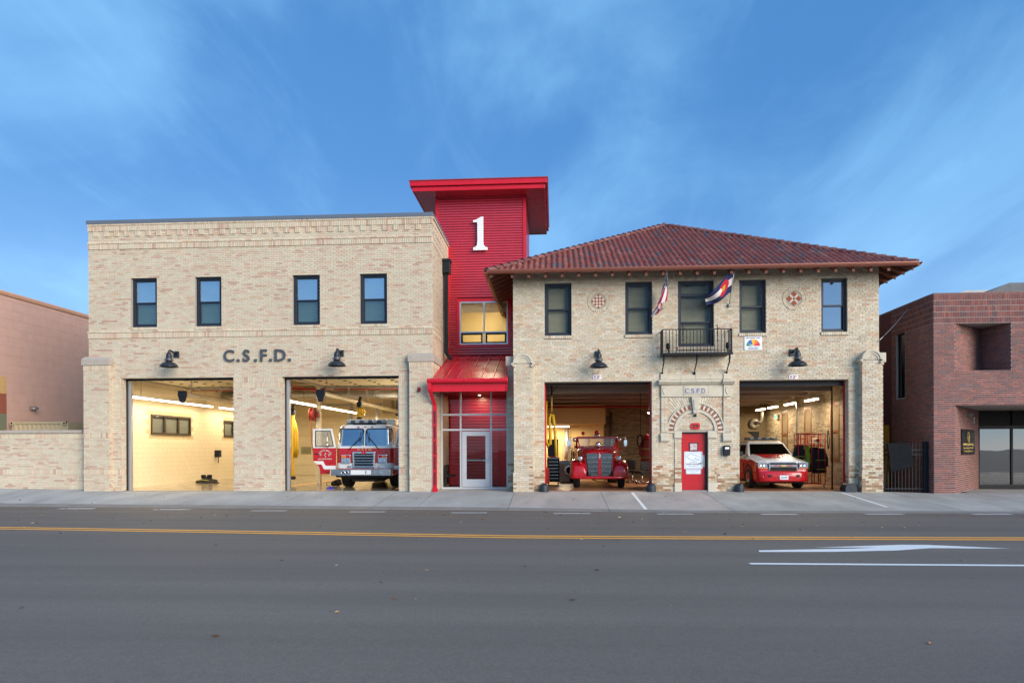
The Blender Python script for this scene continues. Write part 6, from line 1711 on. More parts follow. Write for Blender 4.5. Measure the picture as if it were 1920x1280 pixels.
m = MB(); m.lathe([(.10, 1.98), (.10, 2.09), (.095, 2.10), (.10, 2.11), (.098, 2.16), (.08, 2.22), (.04, 2.25), (0, 2.255)], (0.0, 1.84, 0), 18, col=None); put('beacon', m, M_redl, vt); m = MB(); m.lathe([(.0, 1.99), (.12, 1.99), (.115, 2.08), (0, 2.085)], (0, 1.84, 0), 18); put('beacon_base', m, M_chrome, vt)
m = MB(); m.lathe([(0, .86), (.07, .87), (.115, .90), (.12, .96), (.09, 1.08), (0, 1.14)], (0.0, 0, 1.66), 20, axis='Y'); m.lathe([(.02, 1.44), (.03, 1.6)], (0, .98, 0), 8); sr = put('siren', m, M_chrome, vt)
m = MB(); m.lathe([(.075, .862), (.11, .880)], (0, 0, 1.67), 20, axis='Y', a0=R(10), a1=R(170)); put('siren_rim', m, M_redl, sr)
m = MB(); m.lathe([(0, 1.80), (.07, 1.81), (.075, 1.84), (0, 1.88)], (-.56, 0, 2.13), 16, axis='Y'); m.tube([(-.56, 1.84, 2.06), (-.56, 1.84, 2.0)], .012, 6); put('signal_disc', m, M_redl, vt)
m = MB(); rg = []
for i in range(21):
    t = -1+2*i/20; x = 1.10*t; yb = -.10+.16*abs(t)**3.0
    rg.append([(x, yb, .36), (x, yb-.02, .41), (x, yb, .46), (x, yb+.05, .46), (x, yb+.05, .36)])
m.loft(rg, col=VR); put('bumper', m, M_paint, vt)
m = MB(); m.tube([(-.30, .1, .345), (-.12, .1, .27), (0, .1, .25), (.12, .1, .27), (.30, .1, .345)], .025, 6); m.box(-.30, .30, .1, .2, .33, .36); put('crank_guard', m, mat('brass', srgb(140, 100, 44), .4, .5), vt)
m = MB(); m.tube([(-.8, .80, .42), (0, .80, .34), (.8, .80, .42)], .045, 8); m.box(-.45, -.35, .2, 5.2, .42, .54); m.box(.35, .45, .2, 5.2, .42, .54); put('chassis', m, M_dark, vt)
m = MB(); m.box(-.95, .95, 2.9, 5.8, .62, 1.42, VR); m.box(-.9, .9, 2.7, 2.95, .9, 1.62, VR); put('body', m, M_paint, vt, bev=.03)
m = MB()
for k, (dx, dz) in enumerate(((0, 0), (.09, .06), (.02, .14), (.10, .2))): m.lathe([(.03, 0), (.05, .0), (.05, .12), (.03, .12)], (-1.02+dx, 2.4, 1.05+dz*1.6), 10, axis='Y')
m.tube([(-1.0, 2.5, .9), (-1.02, 2.45, 1.2), (-.98, 2.5, 1.5)], .03, 6); put('side_valves', m, M_goldp, vt)

# ------------------------------------------------------------------ utility vehicle
SY_ = .95; sv = thing('utility_vehicle', 'red and white fire command utility vehicle with roof light bar', 'car', (PX(1469, 890, SY_), SY_, .008), rz=R(1.2))
SR, SW = srgb(190, 14, 28), srgb(226, 228, 226)
def sec(y, w, z0, z1, top, wt):
    # lower body cross-section: sill, flank, shoulder, upper edge
    return [(-w*.94, y, z0), (-w, y, z0+.10), (-w*1.01, y, (z0+z1)/2), (-w*.985, y, z1-.06), (-w*.955, y, z1), (-wt*.5, y, top), (wt*.5, y, top), (w*.955, y, z1), (w*.985, y, z1-.06), (w*1.01, y, (z0+z1)/2), (w, y, z0+.10), (w*.94, y, z0)]
S = [sec(.02, .80, .34, .62, .64, .8), sec(.06, .88, .28, .74, .76, .9), sec(.12, .915, .26, .90, .94, 1.0), sec(.20, .935, .26, .97, 1.02, 1.1), sec(.40, .955, .26, 1.02, 1.08, 1.2), sec(1.0, .975, .30, 1.10, 1.20, 1.3), sec(1.42, .98, .30, 1.14, 1.27, 1.4), sec(2.2, .985, .30, 1.16, 1.22, 1.6), sec(4.4, .985, .30, 1.16, 1.18, 1.6), sec(5.0, .95, .34, 1.12, 1.14, 1.5), sec(5.1, .90, .40, 1.05, 1.06, 1.4)]
m = MB()
for a, b in zip(S, S[1:]):
    n = len(a)
    for k in range(n):
        k2 = (k+1) % n
        up = k in (4, 5, 6) and a[0][1] >= .12
        sh = k in (3, 7) and a[0][1] >= .9
        c_ = SW if (up or sh) else SR
        m.add([a[k], a[k2], b[k2], b[k]], [(0, 1, 2, 3)], c_, True)
m.add(S[0], [list(range(12))], SR); m.add(S[-1], [list(range(12))], SR)
bd = put('body', m, M_paint, sv)
m = MB(); m.loft([[(-.46, .60, 1.128), (.46, .60, 1.128)], [(-.54, 1.0, 1.208), (.54, 1.0, 1.208)], [(-.64, 1.40, 1.276), (.64, 1.40, 1.276)]], col=SR, closed=False, cap=False); put('hood_panel', m, M_paint, bd)
# greenhouse
g0 = [(-.88, 1.38, 1.20), (.88, 1.38, 1.20), (.93, 4.95, 1.15), (-.93, 4.95, 1.15)]
g1 = [(-.71, 2.02, 1.70), (.71, 2.02, 1.70), (.74, 4.72, 1.74), (-.74, 4.72, 1.74)]
g2 = [(-.60, 2.22, 1.79), (.60, 2.22, 1.79), (.62, 4.60, 1.82), (-.62, 4.60, 1.82)]
m = MB(); m.loft([g0, g1, g2], col=SW, smooth=False); put('greenhouse', m, M_paint, sv, bev=.05)
def lerp3(a, b, t): return tuple(a[i]+(b[i]-a[i])*t for i in range(3))
def panel(mb_, a, b, c_, d_, off):   # quad patch shrunk into place, pushed outwards
    n_ = (Vector(b)-Vector(a)).cross(Vector(d_)-Vector(a)).normalized()*off
    mb_.add([tuple(Vector(q)+n_) for q in (a, b, c_, d_)], [(0, 1, 2, 3)])
m = MB(); a, b, c_, d_ = g0[0], g0[1], g1[1], g1[0]
panel(m, lerp3(lerp3(a, b, .055), lerp3(d_, c_, .055), .07), lerp3(lerp3(a, b, .945), lerp3(d_, c_, .945), .07), lerp3(lerp3(a, b, .94), lerp3(d_, c_, .94), .93), lerp3(lerp3(a, b, .06), lerp3(d_, c_, .06), .93), .012); put('windscreen', m, M_vglassd, sv)
for s_ in (-1, 1):
    lo0, lo1 = (g0[0], g0[3]) if s_ < 0 else (g0[1], g0[2]); hi0, hi1 = (g1[0], g1[3]) if s_ < 0 else (g1[1], g1[2])
    for (ta, tb, ua, ub) in ((.10, .34, .03, .26), (.37, .62, .29, .60), (.65, .93, .63, .95)):
        m = MB(); q = [lerp3(lerp3(lo0, lo1, ta), lerp3(hi0, hi1, ua), .12), lerp3(lerp3(lo0, lo1, tb), lerp3(hi0, hi1, ub), .12), lerp3(lerp3(lo0, lo1, tb), lerp3(hi0, hi1, ub), .88), lerp3(lerp3(lo0, lo1, ta), lerp3(hi0, hi1, ua), .88)]
        if s_ > 0: q = [q[1], q[0], q[3], q[2]]
        panel(m, *q, -.012 if s_ < 0 else -.012); put('side_window', m, M_vglassd, sv)
    # mirror
    m = MB(); m.loft([[(s_*(1.0+dx), 1.62+dy, 1.22+dz) for dx, dz in rrect(-.02, .24, -.01, .16, .05)] for dy in (0, .10)], col=SW if s_ > 0 else srgb(30, 30, 32)); put('mirror', m, M_paint, sv, bev=.015)
    m = MB(); m.prism([(s_*q[0], q[1]) for q in [(.56, .735), (.90, .755), (.915, .985), (.58, 1.0)]][::s_], .03, .06); m.prism([(s_*q[0], q[1]) for q in [(.60, .79), (.90, .80), (.925, .98), (.63, .99)]][::s_], .06, .26); h_ = put('headlamp', m, M_lens, sv, bev=.01)
    m = MB(); m.prism([(s_*q[0], q[1]) for q in [(.58, .745), (.88, .765), (.885, .80), (.585, .785)]][::s_], .022, .0295); put('signal_lens', m, M_amber, h_)
    for cx_ in (.66, .78):
        m = MB(); m.lathe([(.06, .018), (.045, .028), (0, .03)], (s_*cx_, 0, .89), 14, axis='Y'); put('reflector', m, M_chrome, h_)
    m = MB(); m.prism([(s_*q[0], q[1]) for q in [(.44, .45), (.56, .45), (.58, .53), (.44, .53)]][::s_], -.066, -.03); put('tow_recess', m, M_dark, sv)
    m = MB(); m.lathe([(.055, -.04), (.05, -.03), (0, -.025)], (s_*.72, 0, .47), 14, axis='Y'); put('fog_lamp', m, M_redl, sv)
    for yw in (1.0, 3.95):
        wheel(sv, s_*.86, yw, .385, .27, out=s_)
        m = MB(); m.lathe([(.50, s_*.84), (.50, s_*.992), (.44, s_*.998), (.44, s_*.84)], (0, yw, .40), 20, axis='X', a0=R(-8), a1=R(188)); put('wheel_arch', m, M_dark, sv)
# front face
m = MB(); m.prism(rrect(-.52, .52, .66, .99, .05), .005, .14); gf = put('grille', m, M_chrome, sv, bev=.015)
m = MB(); m.prism(rrect(-.48, .48, .90, .965, .02), -.004, .01); put('grille_upper', m, M_dark, gf); m = MB(); m.prism(rrect(-.475, .475, .675, .815, .03), -.006, .01); put('grille_lower', m, M_dark, gf)
m = MB(); m.box(-.36, -.1, -.002, .01, .84, .87, SR); m.box(.1, .36, -.002, .01, .84, .87, SR); put('grille_stripe', m, M_paint, gf)
m = MB(); m.prism([(-.11, .835), (-.05, .835), (-.05, .82), (.05, .82), (.05, .835), (.11, .835), (.10, .875), (.05, .875), (.05, .89), (-.05, .89), (-.05, .875), (-.10, .875)], -.018, .0); put('badge', m, M_goldp, gf, bev=.006)
m = MB(); m.loft([[(-.90, .14, .30), (-.84, .02, .30), (-.5, -.04, .30), (.5, -.04, .30), (.84, .02, .30), (.90, .14, .30)], [(-.92, .14, .45), (-.86, .0, .45), (-.5, -.06, .45), (.5, -.06, .45), (.86, .0, .45), (.92, .14, .45)], [(-.92, .14, .60), (-.86, .01, .60), (-.5, -.05, .60), (.5, -.05, .60), (.86, .01, .60), (.92, .14, .60)], [(-.91, .16, .66), (-.85, .06, .66), (-.5, .0, .66), (.5, .0, .66), (.85, .06, .66), (.91, .16, .66)]], col=SR, closed=False, cap=False); put('bumper', m, M_paint, sv)
m = MB(); m.box(-.30, .30, -.075, -.04, .54, .565, SR); put('bumper_lip', m, M_paint, sv, bev=.01)
m = MB(); m.prism(rrect(-.155, .155, .36, .51, .012), -.075, -.064); lp = put('licence_plate', m, M_sgn, sv); m = MB(); text(m, '762-UPC', (0, -.078, .435), .08, .003, .002, width=.24); put('plate_text', m, M_sgd, lp)
m = MB(); m.box(-.62, .60, 2.45, 2.75, 1.83, 1.86); lb = put('light_bar', m, M_black, sv)
for i in range(8):
    x = -.62+i*.1525; m = MB(); m.box(x+.003, x+.149, 2.43, 2.77, 1.86, 1.93); put('lens', m, M_clear if i % 2 else MATS['dark_lens'], lb, bev=.012)
m = MB(); m.box(-1.005, -.999, 1.55, 1.9, .55, .95); put('door_seal_print', m, mat('faint_gold', srgb(168, 60, 40), .5, var=.4, vscale=12), sv)
m = MB(); m.box(-.85, .85, .3, 4.8, .20, .32); m.box(-.6, -.15, 2.3, 2.5, .7, 1.5); m.box(.15, .6, 2.3, 2.5, .7, 1.5); put('underbody', m, M_dark, sv)

# ================================================================== things inside the garages
WARM = (1.0, .84, .60)
def strip_light(x, z, y0, y1, label, power, across=False, n=None, drop=5.6):
    t = thing('strip_light', label, 'ceiling light', (x, (y0+y1)/2, z), group='hanging strip lights in the garages')
    L_ = y1-y0; h = L_/2
    def bx(m_, a0, a1, w0, w1, z0, z1): 
        return m_.box(a0, a1, w0, w1, z0, z1) if across else m_.box(w0, w1, a0, a1, z0, z1)
    m = MB(); bx(m, -h, h, -.07, .07, .0, .06); put('housing', m, M_white, t)
    k = n or max(1, round(L_/1.25))
    for i in range(k):
        a = -h+L_*i/k; m = MB(); bx(m, a+.02, a+L_/k-.02, -.06, .06, -.055, -.002); put('tube', m, M_tube, t)
    for a in (-h*.8, h*.8):
        m = MB(); q = (a, 0) if across else (0, a); m.tube([(q[0], q[1], .06), (q[0], q[1], drop-z)], .008, 5); put('hanger', m, M_galv, t)
    area_light('strip_lamp', t, (0, 0, -.075), .14 if not across else L_, L_ if not across else .14, power, WARM)
    return t
strip_light(-16.35, 3.60, .9, 7.2, 'long lit strip light beside the cream left wall of the empty bay', 95)
strip_light(-16.35, 3.60, 8.0, 13.0, 'further lit strip light at the back of the empty bay', 75)
strip_light(-11.0, 3.55, 2.2, 14.4, 'long lit strip light left of the modern fire engine', 240)
strip_light(-6.3, 3.9, 3.0, 13, 'strip light hidden above the right side of the modern engine', 260)
# exhaust rails with black end caps
def rail(x, z, y0, y1, label):
    t = thing('exhaust_rail', label, 'exhaust rail', (x, y0, z), group='exhaust rails in the new garage')
    m = MB(); m.prism([(-.11, -.06), (.11, -.06), (.11, .06), (.06, .11), (-.06, .11), (-.11, .06)], 0, y1-y0); put('duct', m, mat('rail_silver', srgb(196, 186, 160), .4, .4), t, bev=.01)
    m = MB(); m.prism([(-.16, .16), (.16, .16), (.17, -.02), (.07, -.30), (-.07, -.30), (-.17, -.02)], -.12, -.005); put('end_cap', m, M_black, t, bev=.02)
    m = MB(); m.prism([(-.13, .14), (.13, .14), (.14, -.02), (.05, -.24), (-.05, -.24), (-.14, -.02)], y1-y0+.005, y1-y0+.1); put('end_cap', m, M_black, t, bev=.02)
    for k in range(5):
        y = .6+(y1-y0-1)*k/4; m = MB(); m.tube([(0, y, .1), (0, y, 5.6-z)], .022, 6); put('hanger', m, M_galv, t)
    return t
rail(-8.85, 3.62, .85, 13.4, 'silver exhaust rail running back over the modern fire engine')
rail(-14.25, 3.62, .85, 11.4, 'silver exhaust rail running back over the empty bay')
def hose_drop(x, y, z0, z1, label, coils=2):
    t = thing('exhaust_hose', label, 'hose', (x, y, z0), group='yellow exhaust hoses')
    m = MB(); h = z1-z0; m.tube([(0, 0, h), (-.02, 0, h*.7), (-.04, 0, h*.3), (-.03, 0, .1), (0, 0, 0)], .085, 10); put('hose', m, M_yhose, t)
    for k in range(coils):
        m = MB(); a = .10+.07*k; m.tube([(a*.3, .03*k, h*.92), (a, .03*k, h*.75), (a*1.15, .03*k, h*.5), (a*.9, .03*k, h*.32), (a*.4, .03*k, h*.40), (a*.25, .03*k, h*.7), (a*.3, .03*k, h*.92)], .06, 8); put('loop', m, M_yhose, t)
    m = MB(); m.box(-.09, .09, -.09, .09, h, h+.22); m.tube([(0, 0, h+.2), (.05, 0, h+.45)], .06, 8); put('trolley', m, M_black, t)
    m = MB(); m.lathe([(.09, -.02), (.13, -.06), (.12, -.14), (.05, -.16)], (0, 0, .05), 12); put('nozzle', m, M_black, t)
    return t
x, z = P(549, 780, 5.2); hose_drop(x, 5.2, .30, 3.05, 'yellow exhaust hose hanging left of the white post in the engine bay')
x, z = P(674, 770, 4.0); hose_drop(x, 4.0, 2.85, 3.3, 'short yellow exhaust hose gathered above the engine roof')
# post with hose reel
x = PX(598, 850, 5.0); m = MB(); m.box(x-.09, x+.09, 4.9, 5.1, 0.004, 5.6); put('support_post', m, mat('cream_post', srgb(224, 212, 182), .5), label='cream steel post standing left of the modern fire engine', cat='post', bev=.01)
t = thing('hose_reel', 'rust red hose reel on the cream post', 'hose reel', (x-.20, 4.82, 3.05))
m = MB(); m.lathe([(.0, -.10), (.30, -.10), (.30, -.07), (.12, -.06), (.12, .06), (.30, .07), (.30, .10), (0, .10)], (0, 0, 0), 24, axis='X'); put('drum', m, mat('reel_red', srgb(150, 62, 44), .5), t)
m = MB(); m.lathe([(.13, -.055), (.25, -.05), (.25, .05), (.13, .055)], (0, 0, 0), 20, axis='X'); put('wound_hose', m, M_pipe, t)
m = MB(); m.tube([(0, -.24, -.1), (0, -.24, -.7), (.03, -.22, -1.3), (.10, -.2, -1.75)], .016, 6); put('hose_end', m, M_pipe, t)
m = MB(); m.box(.10, .28, -.05, .12, -.12, .12); put('bracket', m, MATS['reel_red'], t)
# overhead sprinkler mains
for pts, r_, l in ((((-16.9, 6.4, 4.3), (-5.0, 6.4, 4.3)), .045, 'red sprinkler pipe crossing both new bays'), (((-11.6, .9, 4.35), (-11.6, 14.5, 4.35)), .03, 'thin red sprinkler branch running back left of the strip light'), (((-7.4, 2.0, 4.5), (-7.4, 14.5, 4.5)), .03, 'thin red sprinkler branch over the modern engine')):
    m = MB(); m.tube(pts, r_, 8)
    for k in range(5):
        f = .1+.2*k; q = [pts[0][i]+(pts[1][i]-pts[0][i])*f for i in range(3)]; m.tube([q, (q[0], q[1], q[2]+1.2)], .012, 5); m.tube([q, (q[0], q[1], q[2]-.12)], .02, 5)
    put('sprinkler_pipe', m, M_pipe, label=l, cat='pipe')
m = MB(); m.box(-9.6, -8.7, 13.2, 14.4, 3.5, 4.3); hb = put('unit_heater', m, mat('heater_tan', srgb(160, 146, 116), .5), label='tan box heater hung near the back of the engine bay', cat='heater', bev=.02)
for k in range(6): m = MB(); m.box(-9.1, -8.75, 13.17, 13.2, 3.58+k*.11, 3.63+k*.11); on(hb, m, M_dark, 'louvre')
for k, (x0, x1) in enumerate(((-17.0, -4.9),)):
    for y in (2.9, 5.2, 7.6, 10.0, 12.4):
        m = MB(); m.box(x0, x1, y, y+.14, 4.62, 4.66); m.box(x0, x1, y, y+.14, 4.92, 4.96); m.box(x0, x1, y+.06, y+.08, 4.66, 4.92); put('steel_joist', m, M_ceil, wing)
m = MB(); m.tube([(-16.8, 9.2, 4.28), (-5.0, 9.2, 4.28)], .22, 14)
for k in range(10): m.tube([(-16.2+k*1.2, 9.2, 4.28), (-16.16+k*1.2, 9.2, 4.28)], .235, 14)
put('ventilation_duct', m, M_galv, label='round galvanised duct crossing under the ceiling of the new bays', cat='duct')
# turnout gear on the floor of the empty bay
x, y = PG(389, 905, .004); rg_ = random.Random(2)
t = thing('turnout_gear', 'pile of black turnout gear on the floor by the cream wall', 'gear', (x, y, .004))
m = MB()
rings = []
for k in range(7):
    zz_ = .30*k/6; rad = .42*(1-(k/6)**1.5)+.06
    rings.append([(rad*1.1*math.cos(2*math.pi*i/14)*(1+rg_.uniform(-.18, .18)), rad*.7*math.sin(2*math.pi*i/14)*(1+rg_.uniform(-.18, .18)), zz_+rg_.uniform(-.02, .02)) for i in range(14)])
m.loft(rings); put('coat', m, mat('turnout_black', srgb(44, 38, 30), .9, var=.3, vscale=14), t)
for s_ in (-.14, .14):
    m = MB(); m.lathe([(.10, .22), (.11, .36), (.09, .38), (.06, .30)], (s_, -.08, 0), 12); put('boot', m, M_rubber, t)
m = MB(); m.tube([(-.35, -.18, .12), (-.1, -.30, .16), (.2, -.28, .12)], .02, 6); put('reflective_band', m, mat('lime_band', srgb(150, 150, 60), .5), t)
x, y = IX0+.08, pyx(405, 858, IX0+.08)[0]; m = MB(); m.box(IX0+.07, IX0+.30, y-.12, y+.12, 1.15, 1.5); m.tube([(IX0+.2, y, 1.15), (IX0+.2, y, .85)], .02, 6)
put('wall_outlet_reel', m, M_black, label='small black reel box on the cream wall of the empty bay', cat='reel')
# breathing gear and blue chock on the floor by the engine
x, y = PG(630, 911, .004); m = MB()
for k in range(9): m.lathe([(0, -.02), (.10, -.01), (.12, .06), (.06, .14), (0, .16)], (x+rg_.uniform(-.16, .16), y+rg_.uniform(-.1, .1), .03+.04*(k % 4)), 9)
m.tube([(x-.2, y-.1, .02), (x-.36, y-.12, .06), (x-.38, y-.1, .16), (x-.22, y, .2)], .014, 5)
put('breathing_gear', m, mat('gear_dark', srgb(40, 34, 28), .8, var=.3, vscale=10), label='dark heap of breathing gear beside the engine front wheel', cat='gear')
x, y = PG(619, 915.5, .004); m = MB(); m.box(x-.13, x+.13, y-.06, y+.06, .005, .05); m.box(x-.03, x+.09, y-.05, y+.05, .05, .075); put('blue_case', m, mat('blue_plastic', srgb(30, 40, 190), .4), label='small blue case on the polished floor by the engine', cat='case', bev=.008)
x = PX(676, 912, 2.0)
for q in ((-6.05, 1.0, -6.9, 9.0), (-10.9, 1.0, -10.9, 12.0)):
    strip('floor_line', [(q[0]+(q[2]-q[0])*i/5, q[1]+(q[3]-q[1])*i/5) for i in range(6)], .08, M_ypaint, lambda a, b: .004, wing, .004)

# old station: lights, hoses, gear
for k, y in enumerate((3.1, 5.6, 8.0, 9.9)):
    strip_light(10.1, 3.43, y-.62, y+.62, '%s lit strip light along the inner brick wall above the utility vehicle' % ('nearest', 'second', 'third', 'farthest')[k], 42, n=1, drop=4.15)
strip_light(PX(1047, 798.5, 9.0), PZ(1047, 798.5, 9.0), 9.0-.54, 9.0+.54, 'lit strip light over the washing machine corner', 80, across=True, n=1, drop=2.71)
t = thing('globe_lamp', 'small bright lamp by the right edge of the antique truck bay', 'lamp', (PX(1217, 773, 4.0), 4.0, PZ(1217, 773, 4.0)))
m = MB(); m.lathe([(0, .0), (.06, .03), (.06, .09), (0, .12)], (0, 0, -.06), 12); put('bulb', m, M_tube, t); m = MB(); m.lathe([(.02, .12), (.05, .10), (.12, .02), (.13, .0)], (0, 0, 0), 14); put('reflector', m, M_galv, t); m = MB(); m.tube([(0, 0, .1), (0, 0, .5), (.1, .2, .75)], .015, 5); put('hanger', m, M_galv, t)
area_light('globe_lamp_light', t, (0, 0, -.1), .15, .15, 60, WARM)
# looped yellow hose at the left of the antique truck bay
xh = PX(1034, 780, 1.6); t = thing('looped_exhaust_hose', 'striped yellow hose looped from a spring balancer in the antique bay', 'hose', (xh, 1.6, 0.0))
def hz(px, py): return (PX(px, py, 1.6)-xh, 0, PZ(px, py, 1.6))
m = MB(); m.tube([hz(1024, 752), hz(1023, 790), hz(1024, 825), hz(1028, 838), hz(1032, 832), hz(1031, 800), hz(1030, 785), hz(1033, 775), hz(1037, 778), hz(1040, 800), hz(1042, 830), hz(1043, 855)], .058, 10); put('hose', m, M_yhose, t)
m = MB(); m.tube([hz(1034.5, 742), hz(1034.5, 772)], .03, 8); put('balancer', m, M_goldp, t)
m = MB(); m.tube([hz(1034.5, 715), hz(1034.5, 742)], .035, 6); m.tube([hz(1023, 725), hz(1034, 737), hz(1050, 718)], .01, 5); put('bracket', m, M_black, t)
# tool chest
x0, x1 = PX(1026, 880, 4.2), PX(1049, 880, 4.2); zt = PZ(1037, 823, 4.2)
t = thing('tool_chest', 'tall black rolling tool chest left of the antique truck', 'tool chest', ((x0+x1)/2, 4.2, .006)); w_ = (x1-x0)/2
m = MB(); m.box(-w_, w_, 0, .5, .12, 1.16); put('cabinet', m, M_black, t, bev=.01)
m = MB(); m.box(-w_*.9, w_*.85, .05, .48, 1.18, zt); put('top_chest', m, M_black, t, bev=.01)
for k in range(7):
    m = MB(); m.box(-w_+.02, w_-.02, -.018, -.002, .16+k*.14, .28+k*.14); d_ = put('drawer', m, M_black, t, bev=.004); m = MB(); m.box(-w_+.05, w_-.05, -.03, -.019, .26+k*.14, .275+k*.14); put('handle', m, M_chrome, d_)
for a in (-w_+.06, w_-.06):
    m = MB(); m.lathe([(0, -.02), (.05, -.02), (.05, .02), (0, .02)], (a, .05, .055), 12, axis='X'); put('caster', m, M_rubber, t)
m = MB(); m.box(-w_*.5, w_*.4, .05, .3, 1.165, 1.21); put('red_tray', m, M_redl, t)
x = PX(1024.5, 890, 3.2); m = MB(); m.prism(rrect(x-.12, x+.12, .1, .75, .05), 3.2, 3.45); put('gas_can', m, mat('orange_red', srgb(180, 50, 24), .4), label='orange red fuel can beside the tool chest', cat='can', bev=.02)
# washing machine
xc, = (PX(1064, 880, 6.5),); t = thing('washing_machine', 'white front-loading washing machine behind the antique truck', 'washing machine', (xc, 6.5, .006))
zt = PZ(1064, 863, 6.5); m = MB(); m.box(-.38, .42, 0, .7, 0.02, zt); put('cabinet', m, mat('appliance_white', srgb(206, 198, 176), .35), t, bev=.02)
m = MB(); m.lathe([(.17, -.01), (.27, -.02), (.28, .0)], (.10, 0, zt*.55), 22, axis='Y'); put('door_ring', m, M_chrome, t); m = MB(); m.lathe([(0, -.012), (.18, -.008)], (.10, 0, zt*.55), 20, axis='Y'); put('drum_opening', m, M_dark, t)
m = MB(); m.lathe([(.15, -.02), (.25, -.03), (.26, 0), (.15, .0)], (0, 0, 0), 20, axis='X'); m.v = [(q[0]-.36, q[1]-.30, q[2]+zt*.55) for q in m.v]; put('open_door', m, M_chrome, t)
m = MB(); m.box(-.34, .38, -.012, 0, zt-.16, zt-.04); put('control_panel', m, M_galv, t)
x = PX(1063, 800, 9.0); m = MB(); m.tube([(x, 9.7, 2.8), (x, 9.7, 1.4), (x-.05, 9.7, .9)], .09, 10); put('vent_duct', m, M_galv, label='galvanised vent duct rising behind the washing machine', cat='duct')
# hanging cable coil and turnout coats on the right of the antique bay
xk, zk = P(1201, 826, 2.6); t = thing('cable_coil', 'black cable coil hanging right of the antique truck', 'cable', (xk, 2.6, zk))
m = MB(); m.tube([(0, 0, .25), (0, 0, 4.15-zk)], .012, 5)
for k in range(3):
    m.tube([(.12*math.cos(a)*(1-.1*k)-.02*k, .02*k, .24*math.sin(a)-.0) for a in [2*math.pi*i/18 for i in range(19)]], .014, 5, cap=False)
put('cable', m, M_rubber, t)
def gear_rack(x0, x1, y, zt, label, red=True, coats=4):
    t = thing('gear_rack', label, 'gear rack', ((x0+x1)/2, y, .006)); w_ = (x1-x0)/2; n = 4
    for i in range(n+1):
        a = -w_+2*w_*i/n
        for q in ((a, 0), (a, .45)):
            m = MB(); m.tube([(q[0], q[1], .12), (q[0], q[1], zt)], .018, 6); put('upright', m, M_redpaint, t)
        m = MB(); m.tube([(a, 0, zt), (a, .45, zt)], .018, 6); put('cross_bar', m, M_redpaint, t)
    for z in (.14, zt*.78, zt):
        for yy in (0, .45):
            m = MB(); m.tube([(-w_, yy, z), (w_, yy, z)], .018, 6); put('rail', m, M_redpaint, t)
    m = MB()
    for i in range(10):
        m.tube([(-w_+2*w_*i/9, .44, .2), (-w_+2*w_*i/9, .44, zt)], .006, 4)
    for i in range(10): m.tube([(-w_, .44, .2+(zt-.2)*i/9), (w_, .44, .2+(zt-.2)*i/9)], .006, 4)
    put('wire_back', m, M_redpaint, t, kind='stuff')
    for a in (-w_+.04, w_-.04):
        m = MB(); m.lathe([(0, -.02), (.055, -.02), (.055, .02), (0, .02)], (a, .05, .06), 12, axis='X'); put('caster', m, M_galv, t)
    return t
def coat(x, y, z, label, colr, band=True, seed=1):
    rr_ = random.Random(seed); t = thing('turnout_coat', label, 'coat', (x, y, z), group='turnout coats on the racks')
    m = MB(); rings = []
    for k in range(8):
        zz_ = -.95*k/7; wv = .16+.10*math.sin(min(1, k/3)*1.5)
        rings.append([(wv*math.cos(2*math.pi*i/12)*(1+rr_.uniform(-.15, .15)), .12*math.sin(2*math.pi*i/12)*(1+rr_.uniform(-.2, .2)), zz_) for i in range(12)])
    m.loft(rings); put('coat_body', m, colr, t)
    m = MB(); m.tube([(-.14, 0, -.05), (-.24, -.02, -.4), (-.25, -.03, -.7)], [.07, .075, .06], 8); m.tube([(.14, 0, -.05), (.24, -.02, -.4), (.25, -.03, -.7)], [.07, .075, .06], 8); put('sleeve', m, colr, t)
    if band:
        m = MB()
        for z_ in (-.45, -.8): m.tube([(.245*math.cos(a), .16*math.sin(a), z_) for a in [2*math.pi*i/16 for i in range(17)]], .022, 5, cap=False)
        put('reflective_band', m, MATS['lime_hi'], t)
    return t
mat('lime_hi', srgb(130, 138, 40), .6)
M_blackcoat = mat('black_coat', srgb(30, 28, 28), .9, var=.3, vscale=12); M_tancoat = mat('rust_coat', srgb(120, 40, 24), .9, var=.3, vscale=12)
M_limecoat = mat('lime_vest', srgb(130, 160, 30), .7, var=.15, vscale=10)
gx0_, gx1_ = PX(1497, 860, 2.3), PX(1547, 860, 2.3); gzt = PZ(1520, 813, 2.3)
gear_rack(gx0_, gx1_, 2.3, gzt, 'red wire gear rack right of the utility vehicle')
for k, (f, cm, l, b) in enumerate(((.12, M_blackcoat, 'black turnout coat at the near end of the red rack', True), (.30, M_limecoat, 'lime yellow vest hanging on the red rack', False), (.60, M_blackcoat, 'black turnout coat in the middle of the red rack', False), (.84, M_blackcoat, 'black turnout coat at the right end of the red rack', True))):
    coat(gx0_+(gx1_-gx0_)*f, 2.42, gzt*.80-.05*k, l, cm, b, k+3)
t = thing('fire_helmet', 'white fire helmet on top of the red gear rack', 'helmet', (PX(1529, 824, 2.4), 2.35, PZ(1529, 829, 2.4)))
m = MB(); m.lathe([(.0, .17), (.06, .165), (.11, .13), (.135, .06), (.14, .03), (.19, .0), (.20, -.01), (.14, .01)], (0, 0, 0), 18); m.v = [(q[0], q[1]*1.25, q[2]) for q in m.v]; put('shell', m, mat('helmet_white', srgb(216, 200, 164), .4), t); m = MB(); m.box(-.05, .05, -.2, -.17, .03, .14); put('shield', m, M_redl, t)
x = PX(1213, 850, 3.0)
coat(x, 3.0, PZ(1213, 820, 3.0), 'rust red turnout coat with lime bands right of the antique truck', M_tancoat, True, 21)
t = thing('fire_helmet', 'red fire helmet above the rust coloured coat', 'helmet', (x, 2.95, PZ(1213, 822, 3.0)))
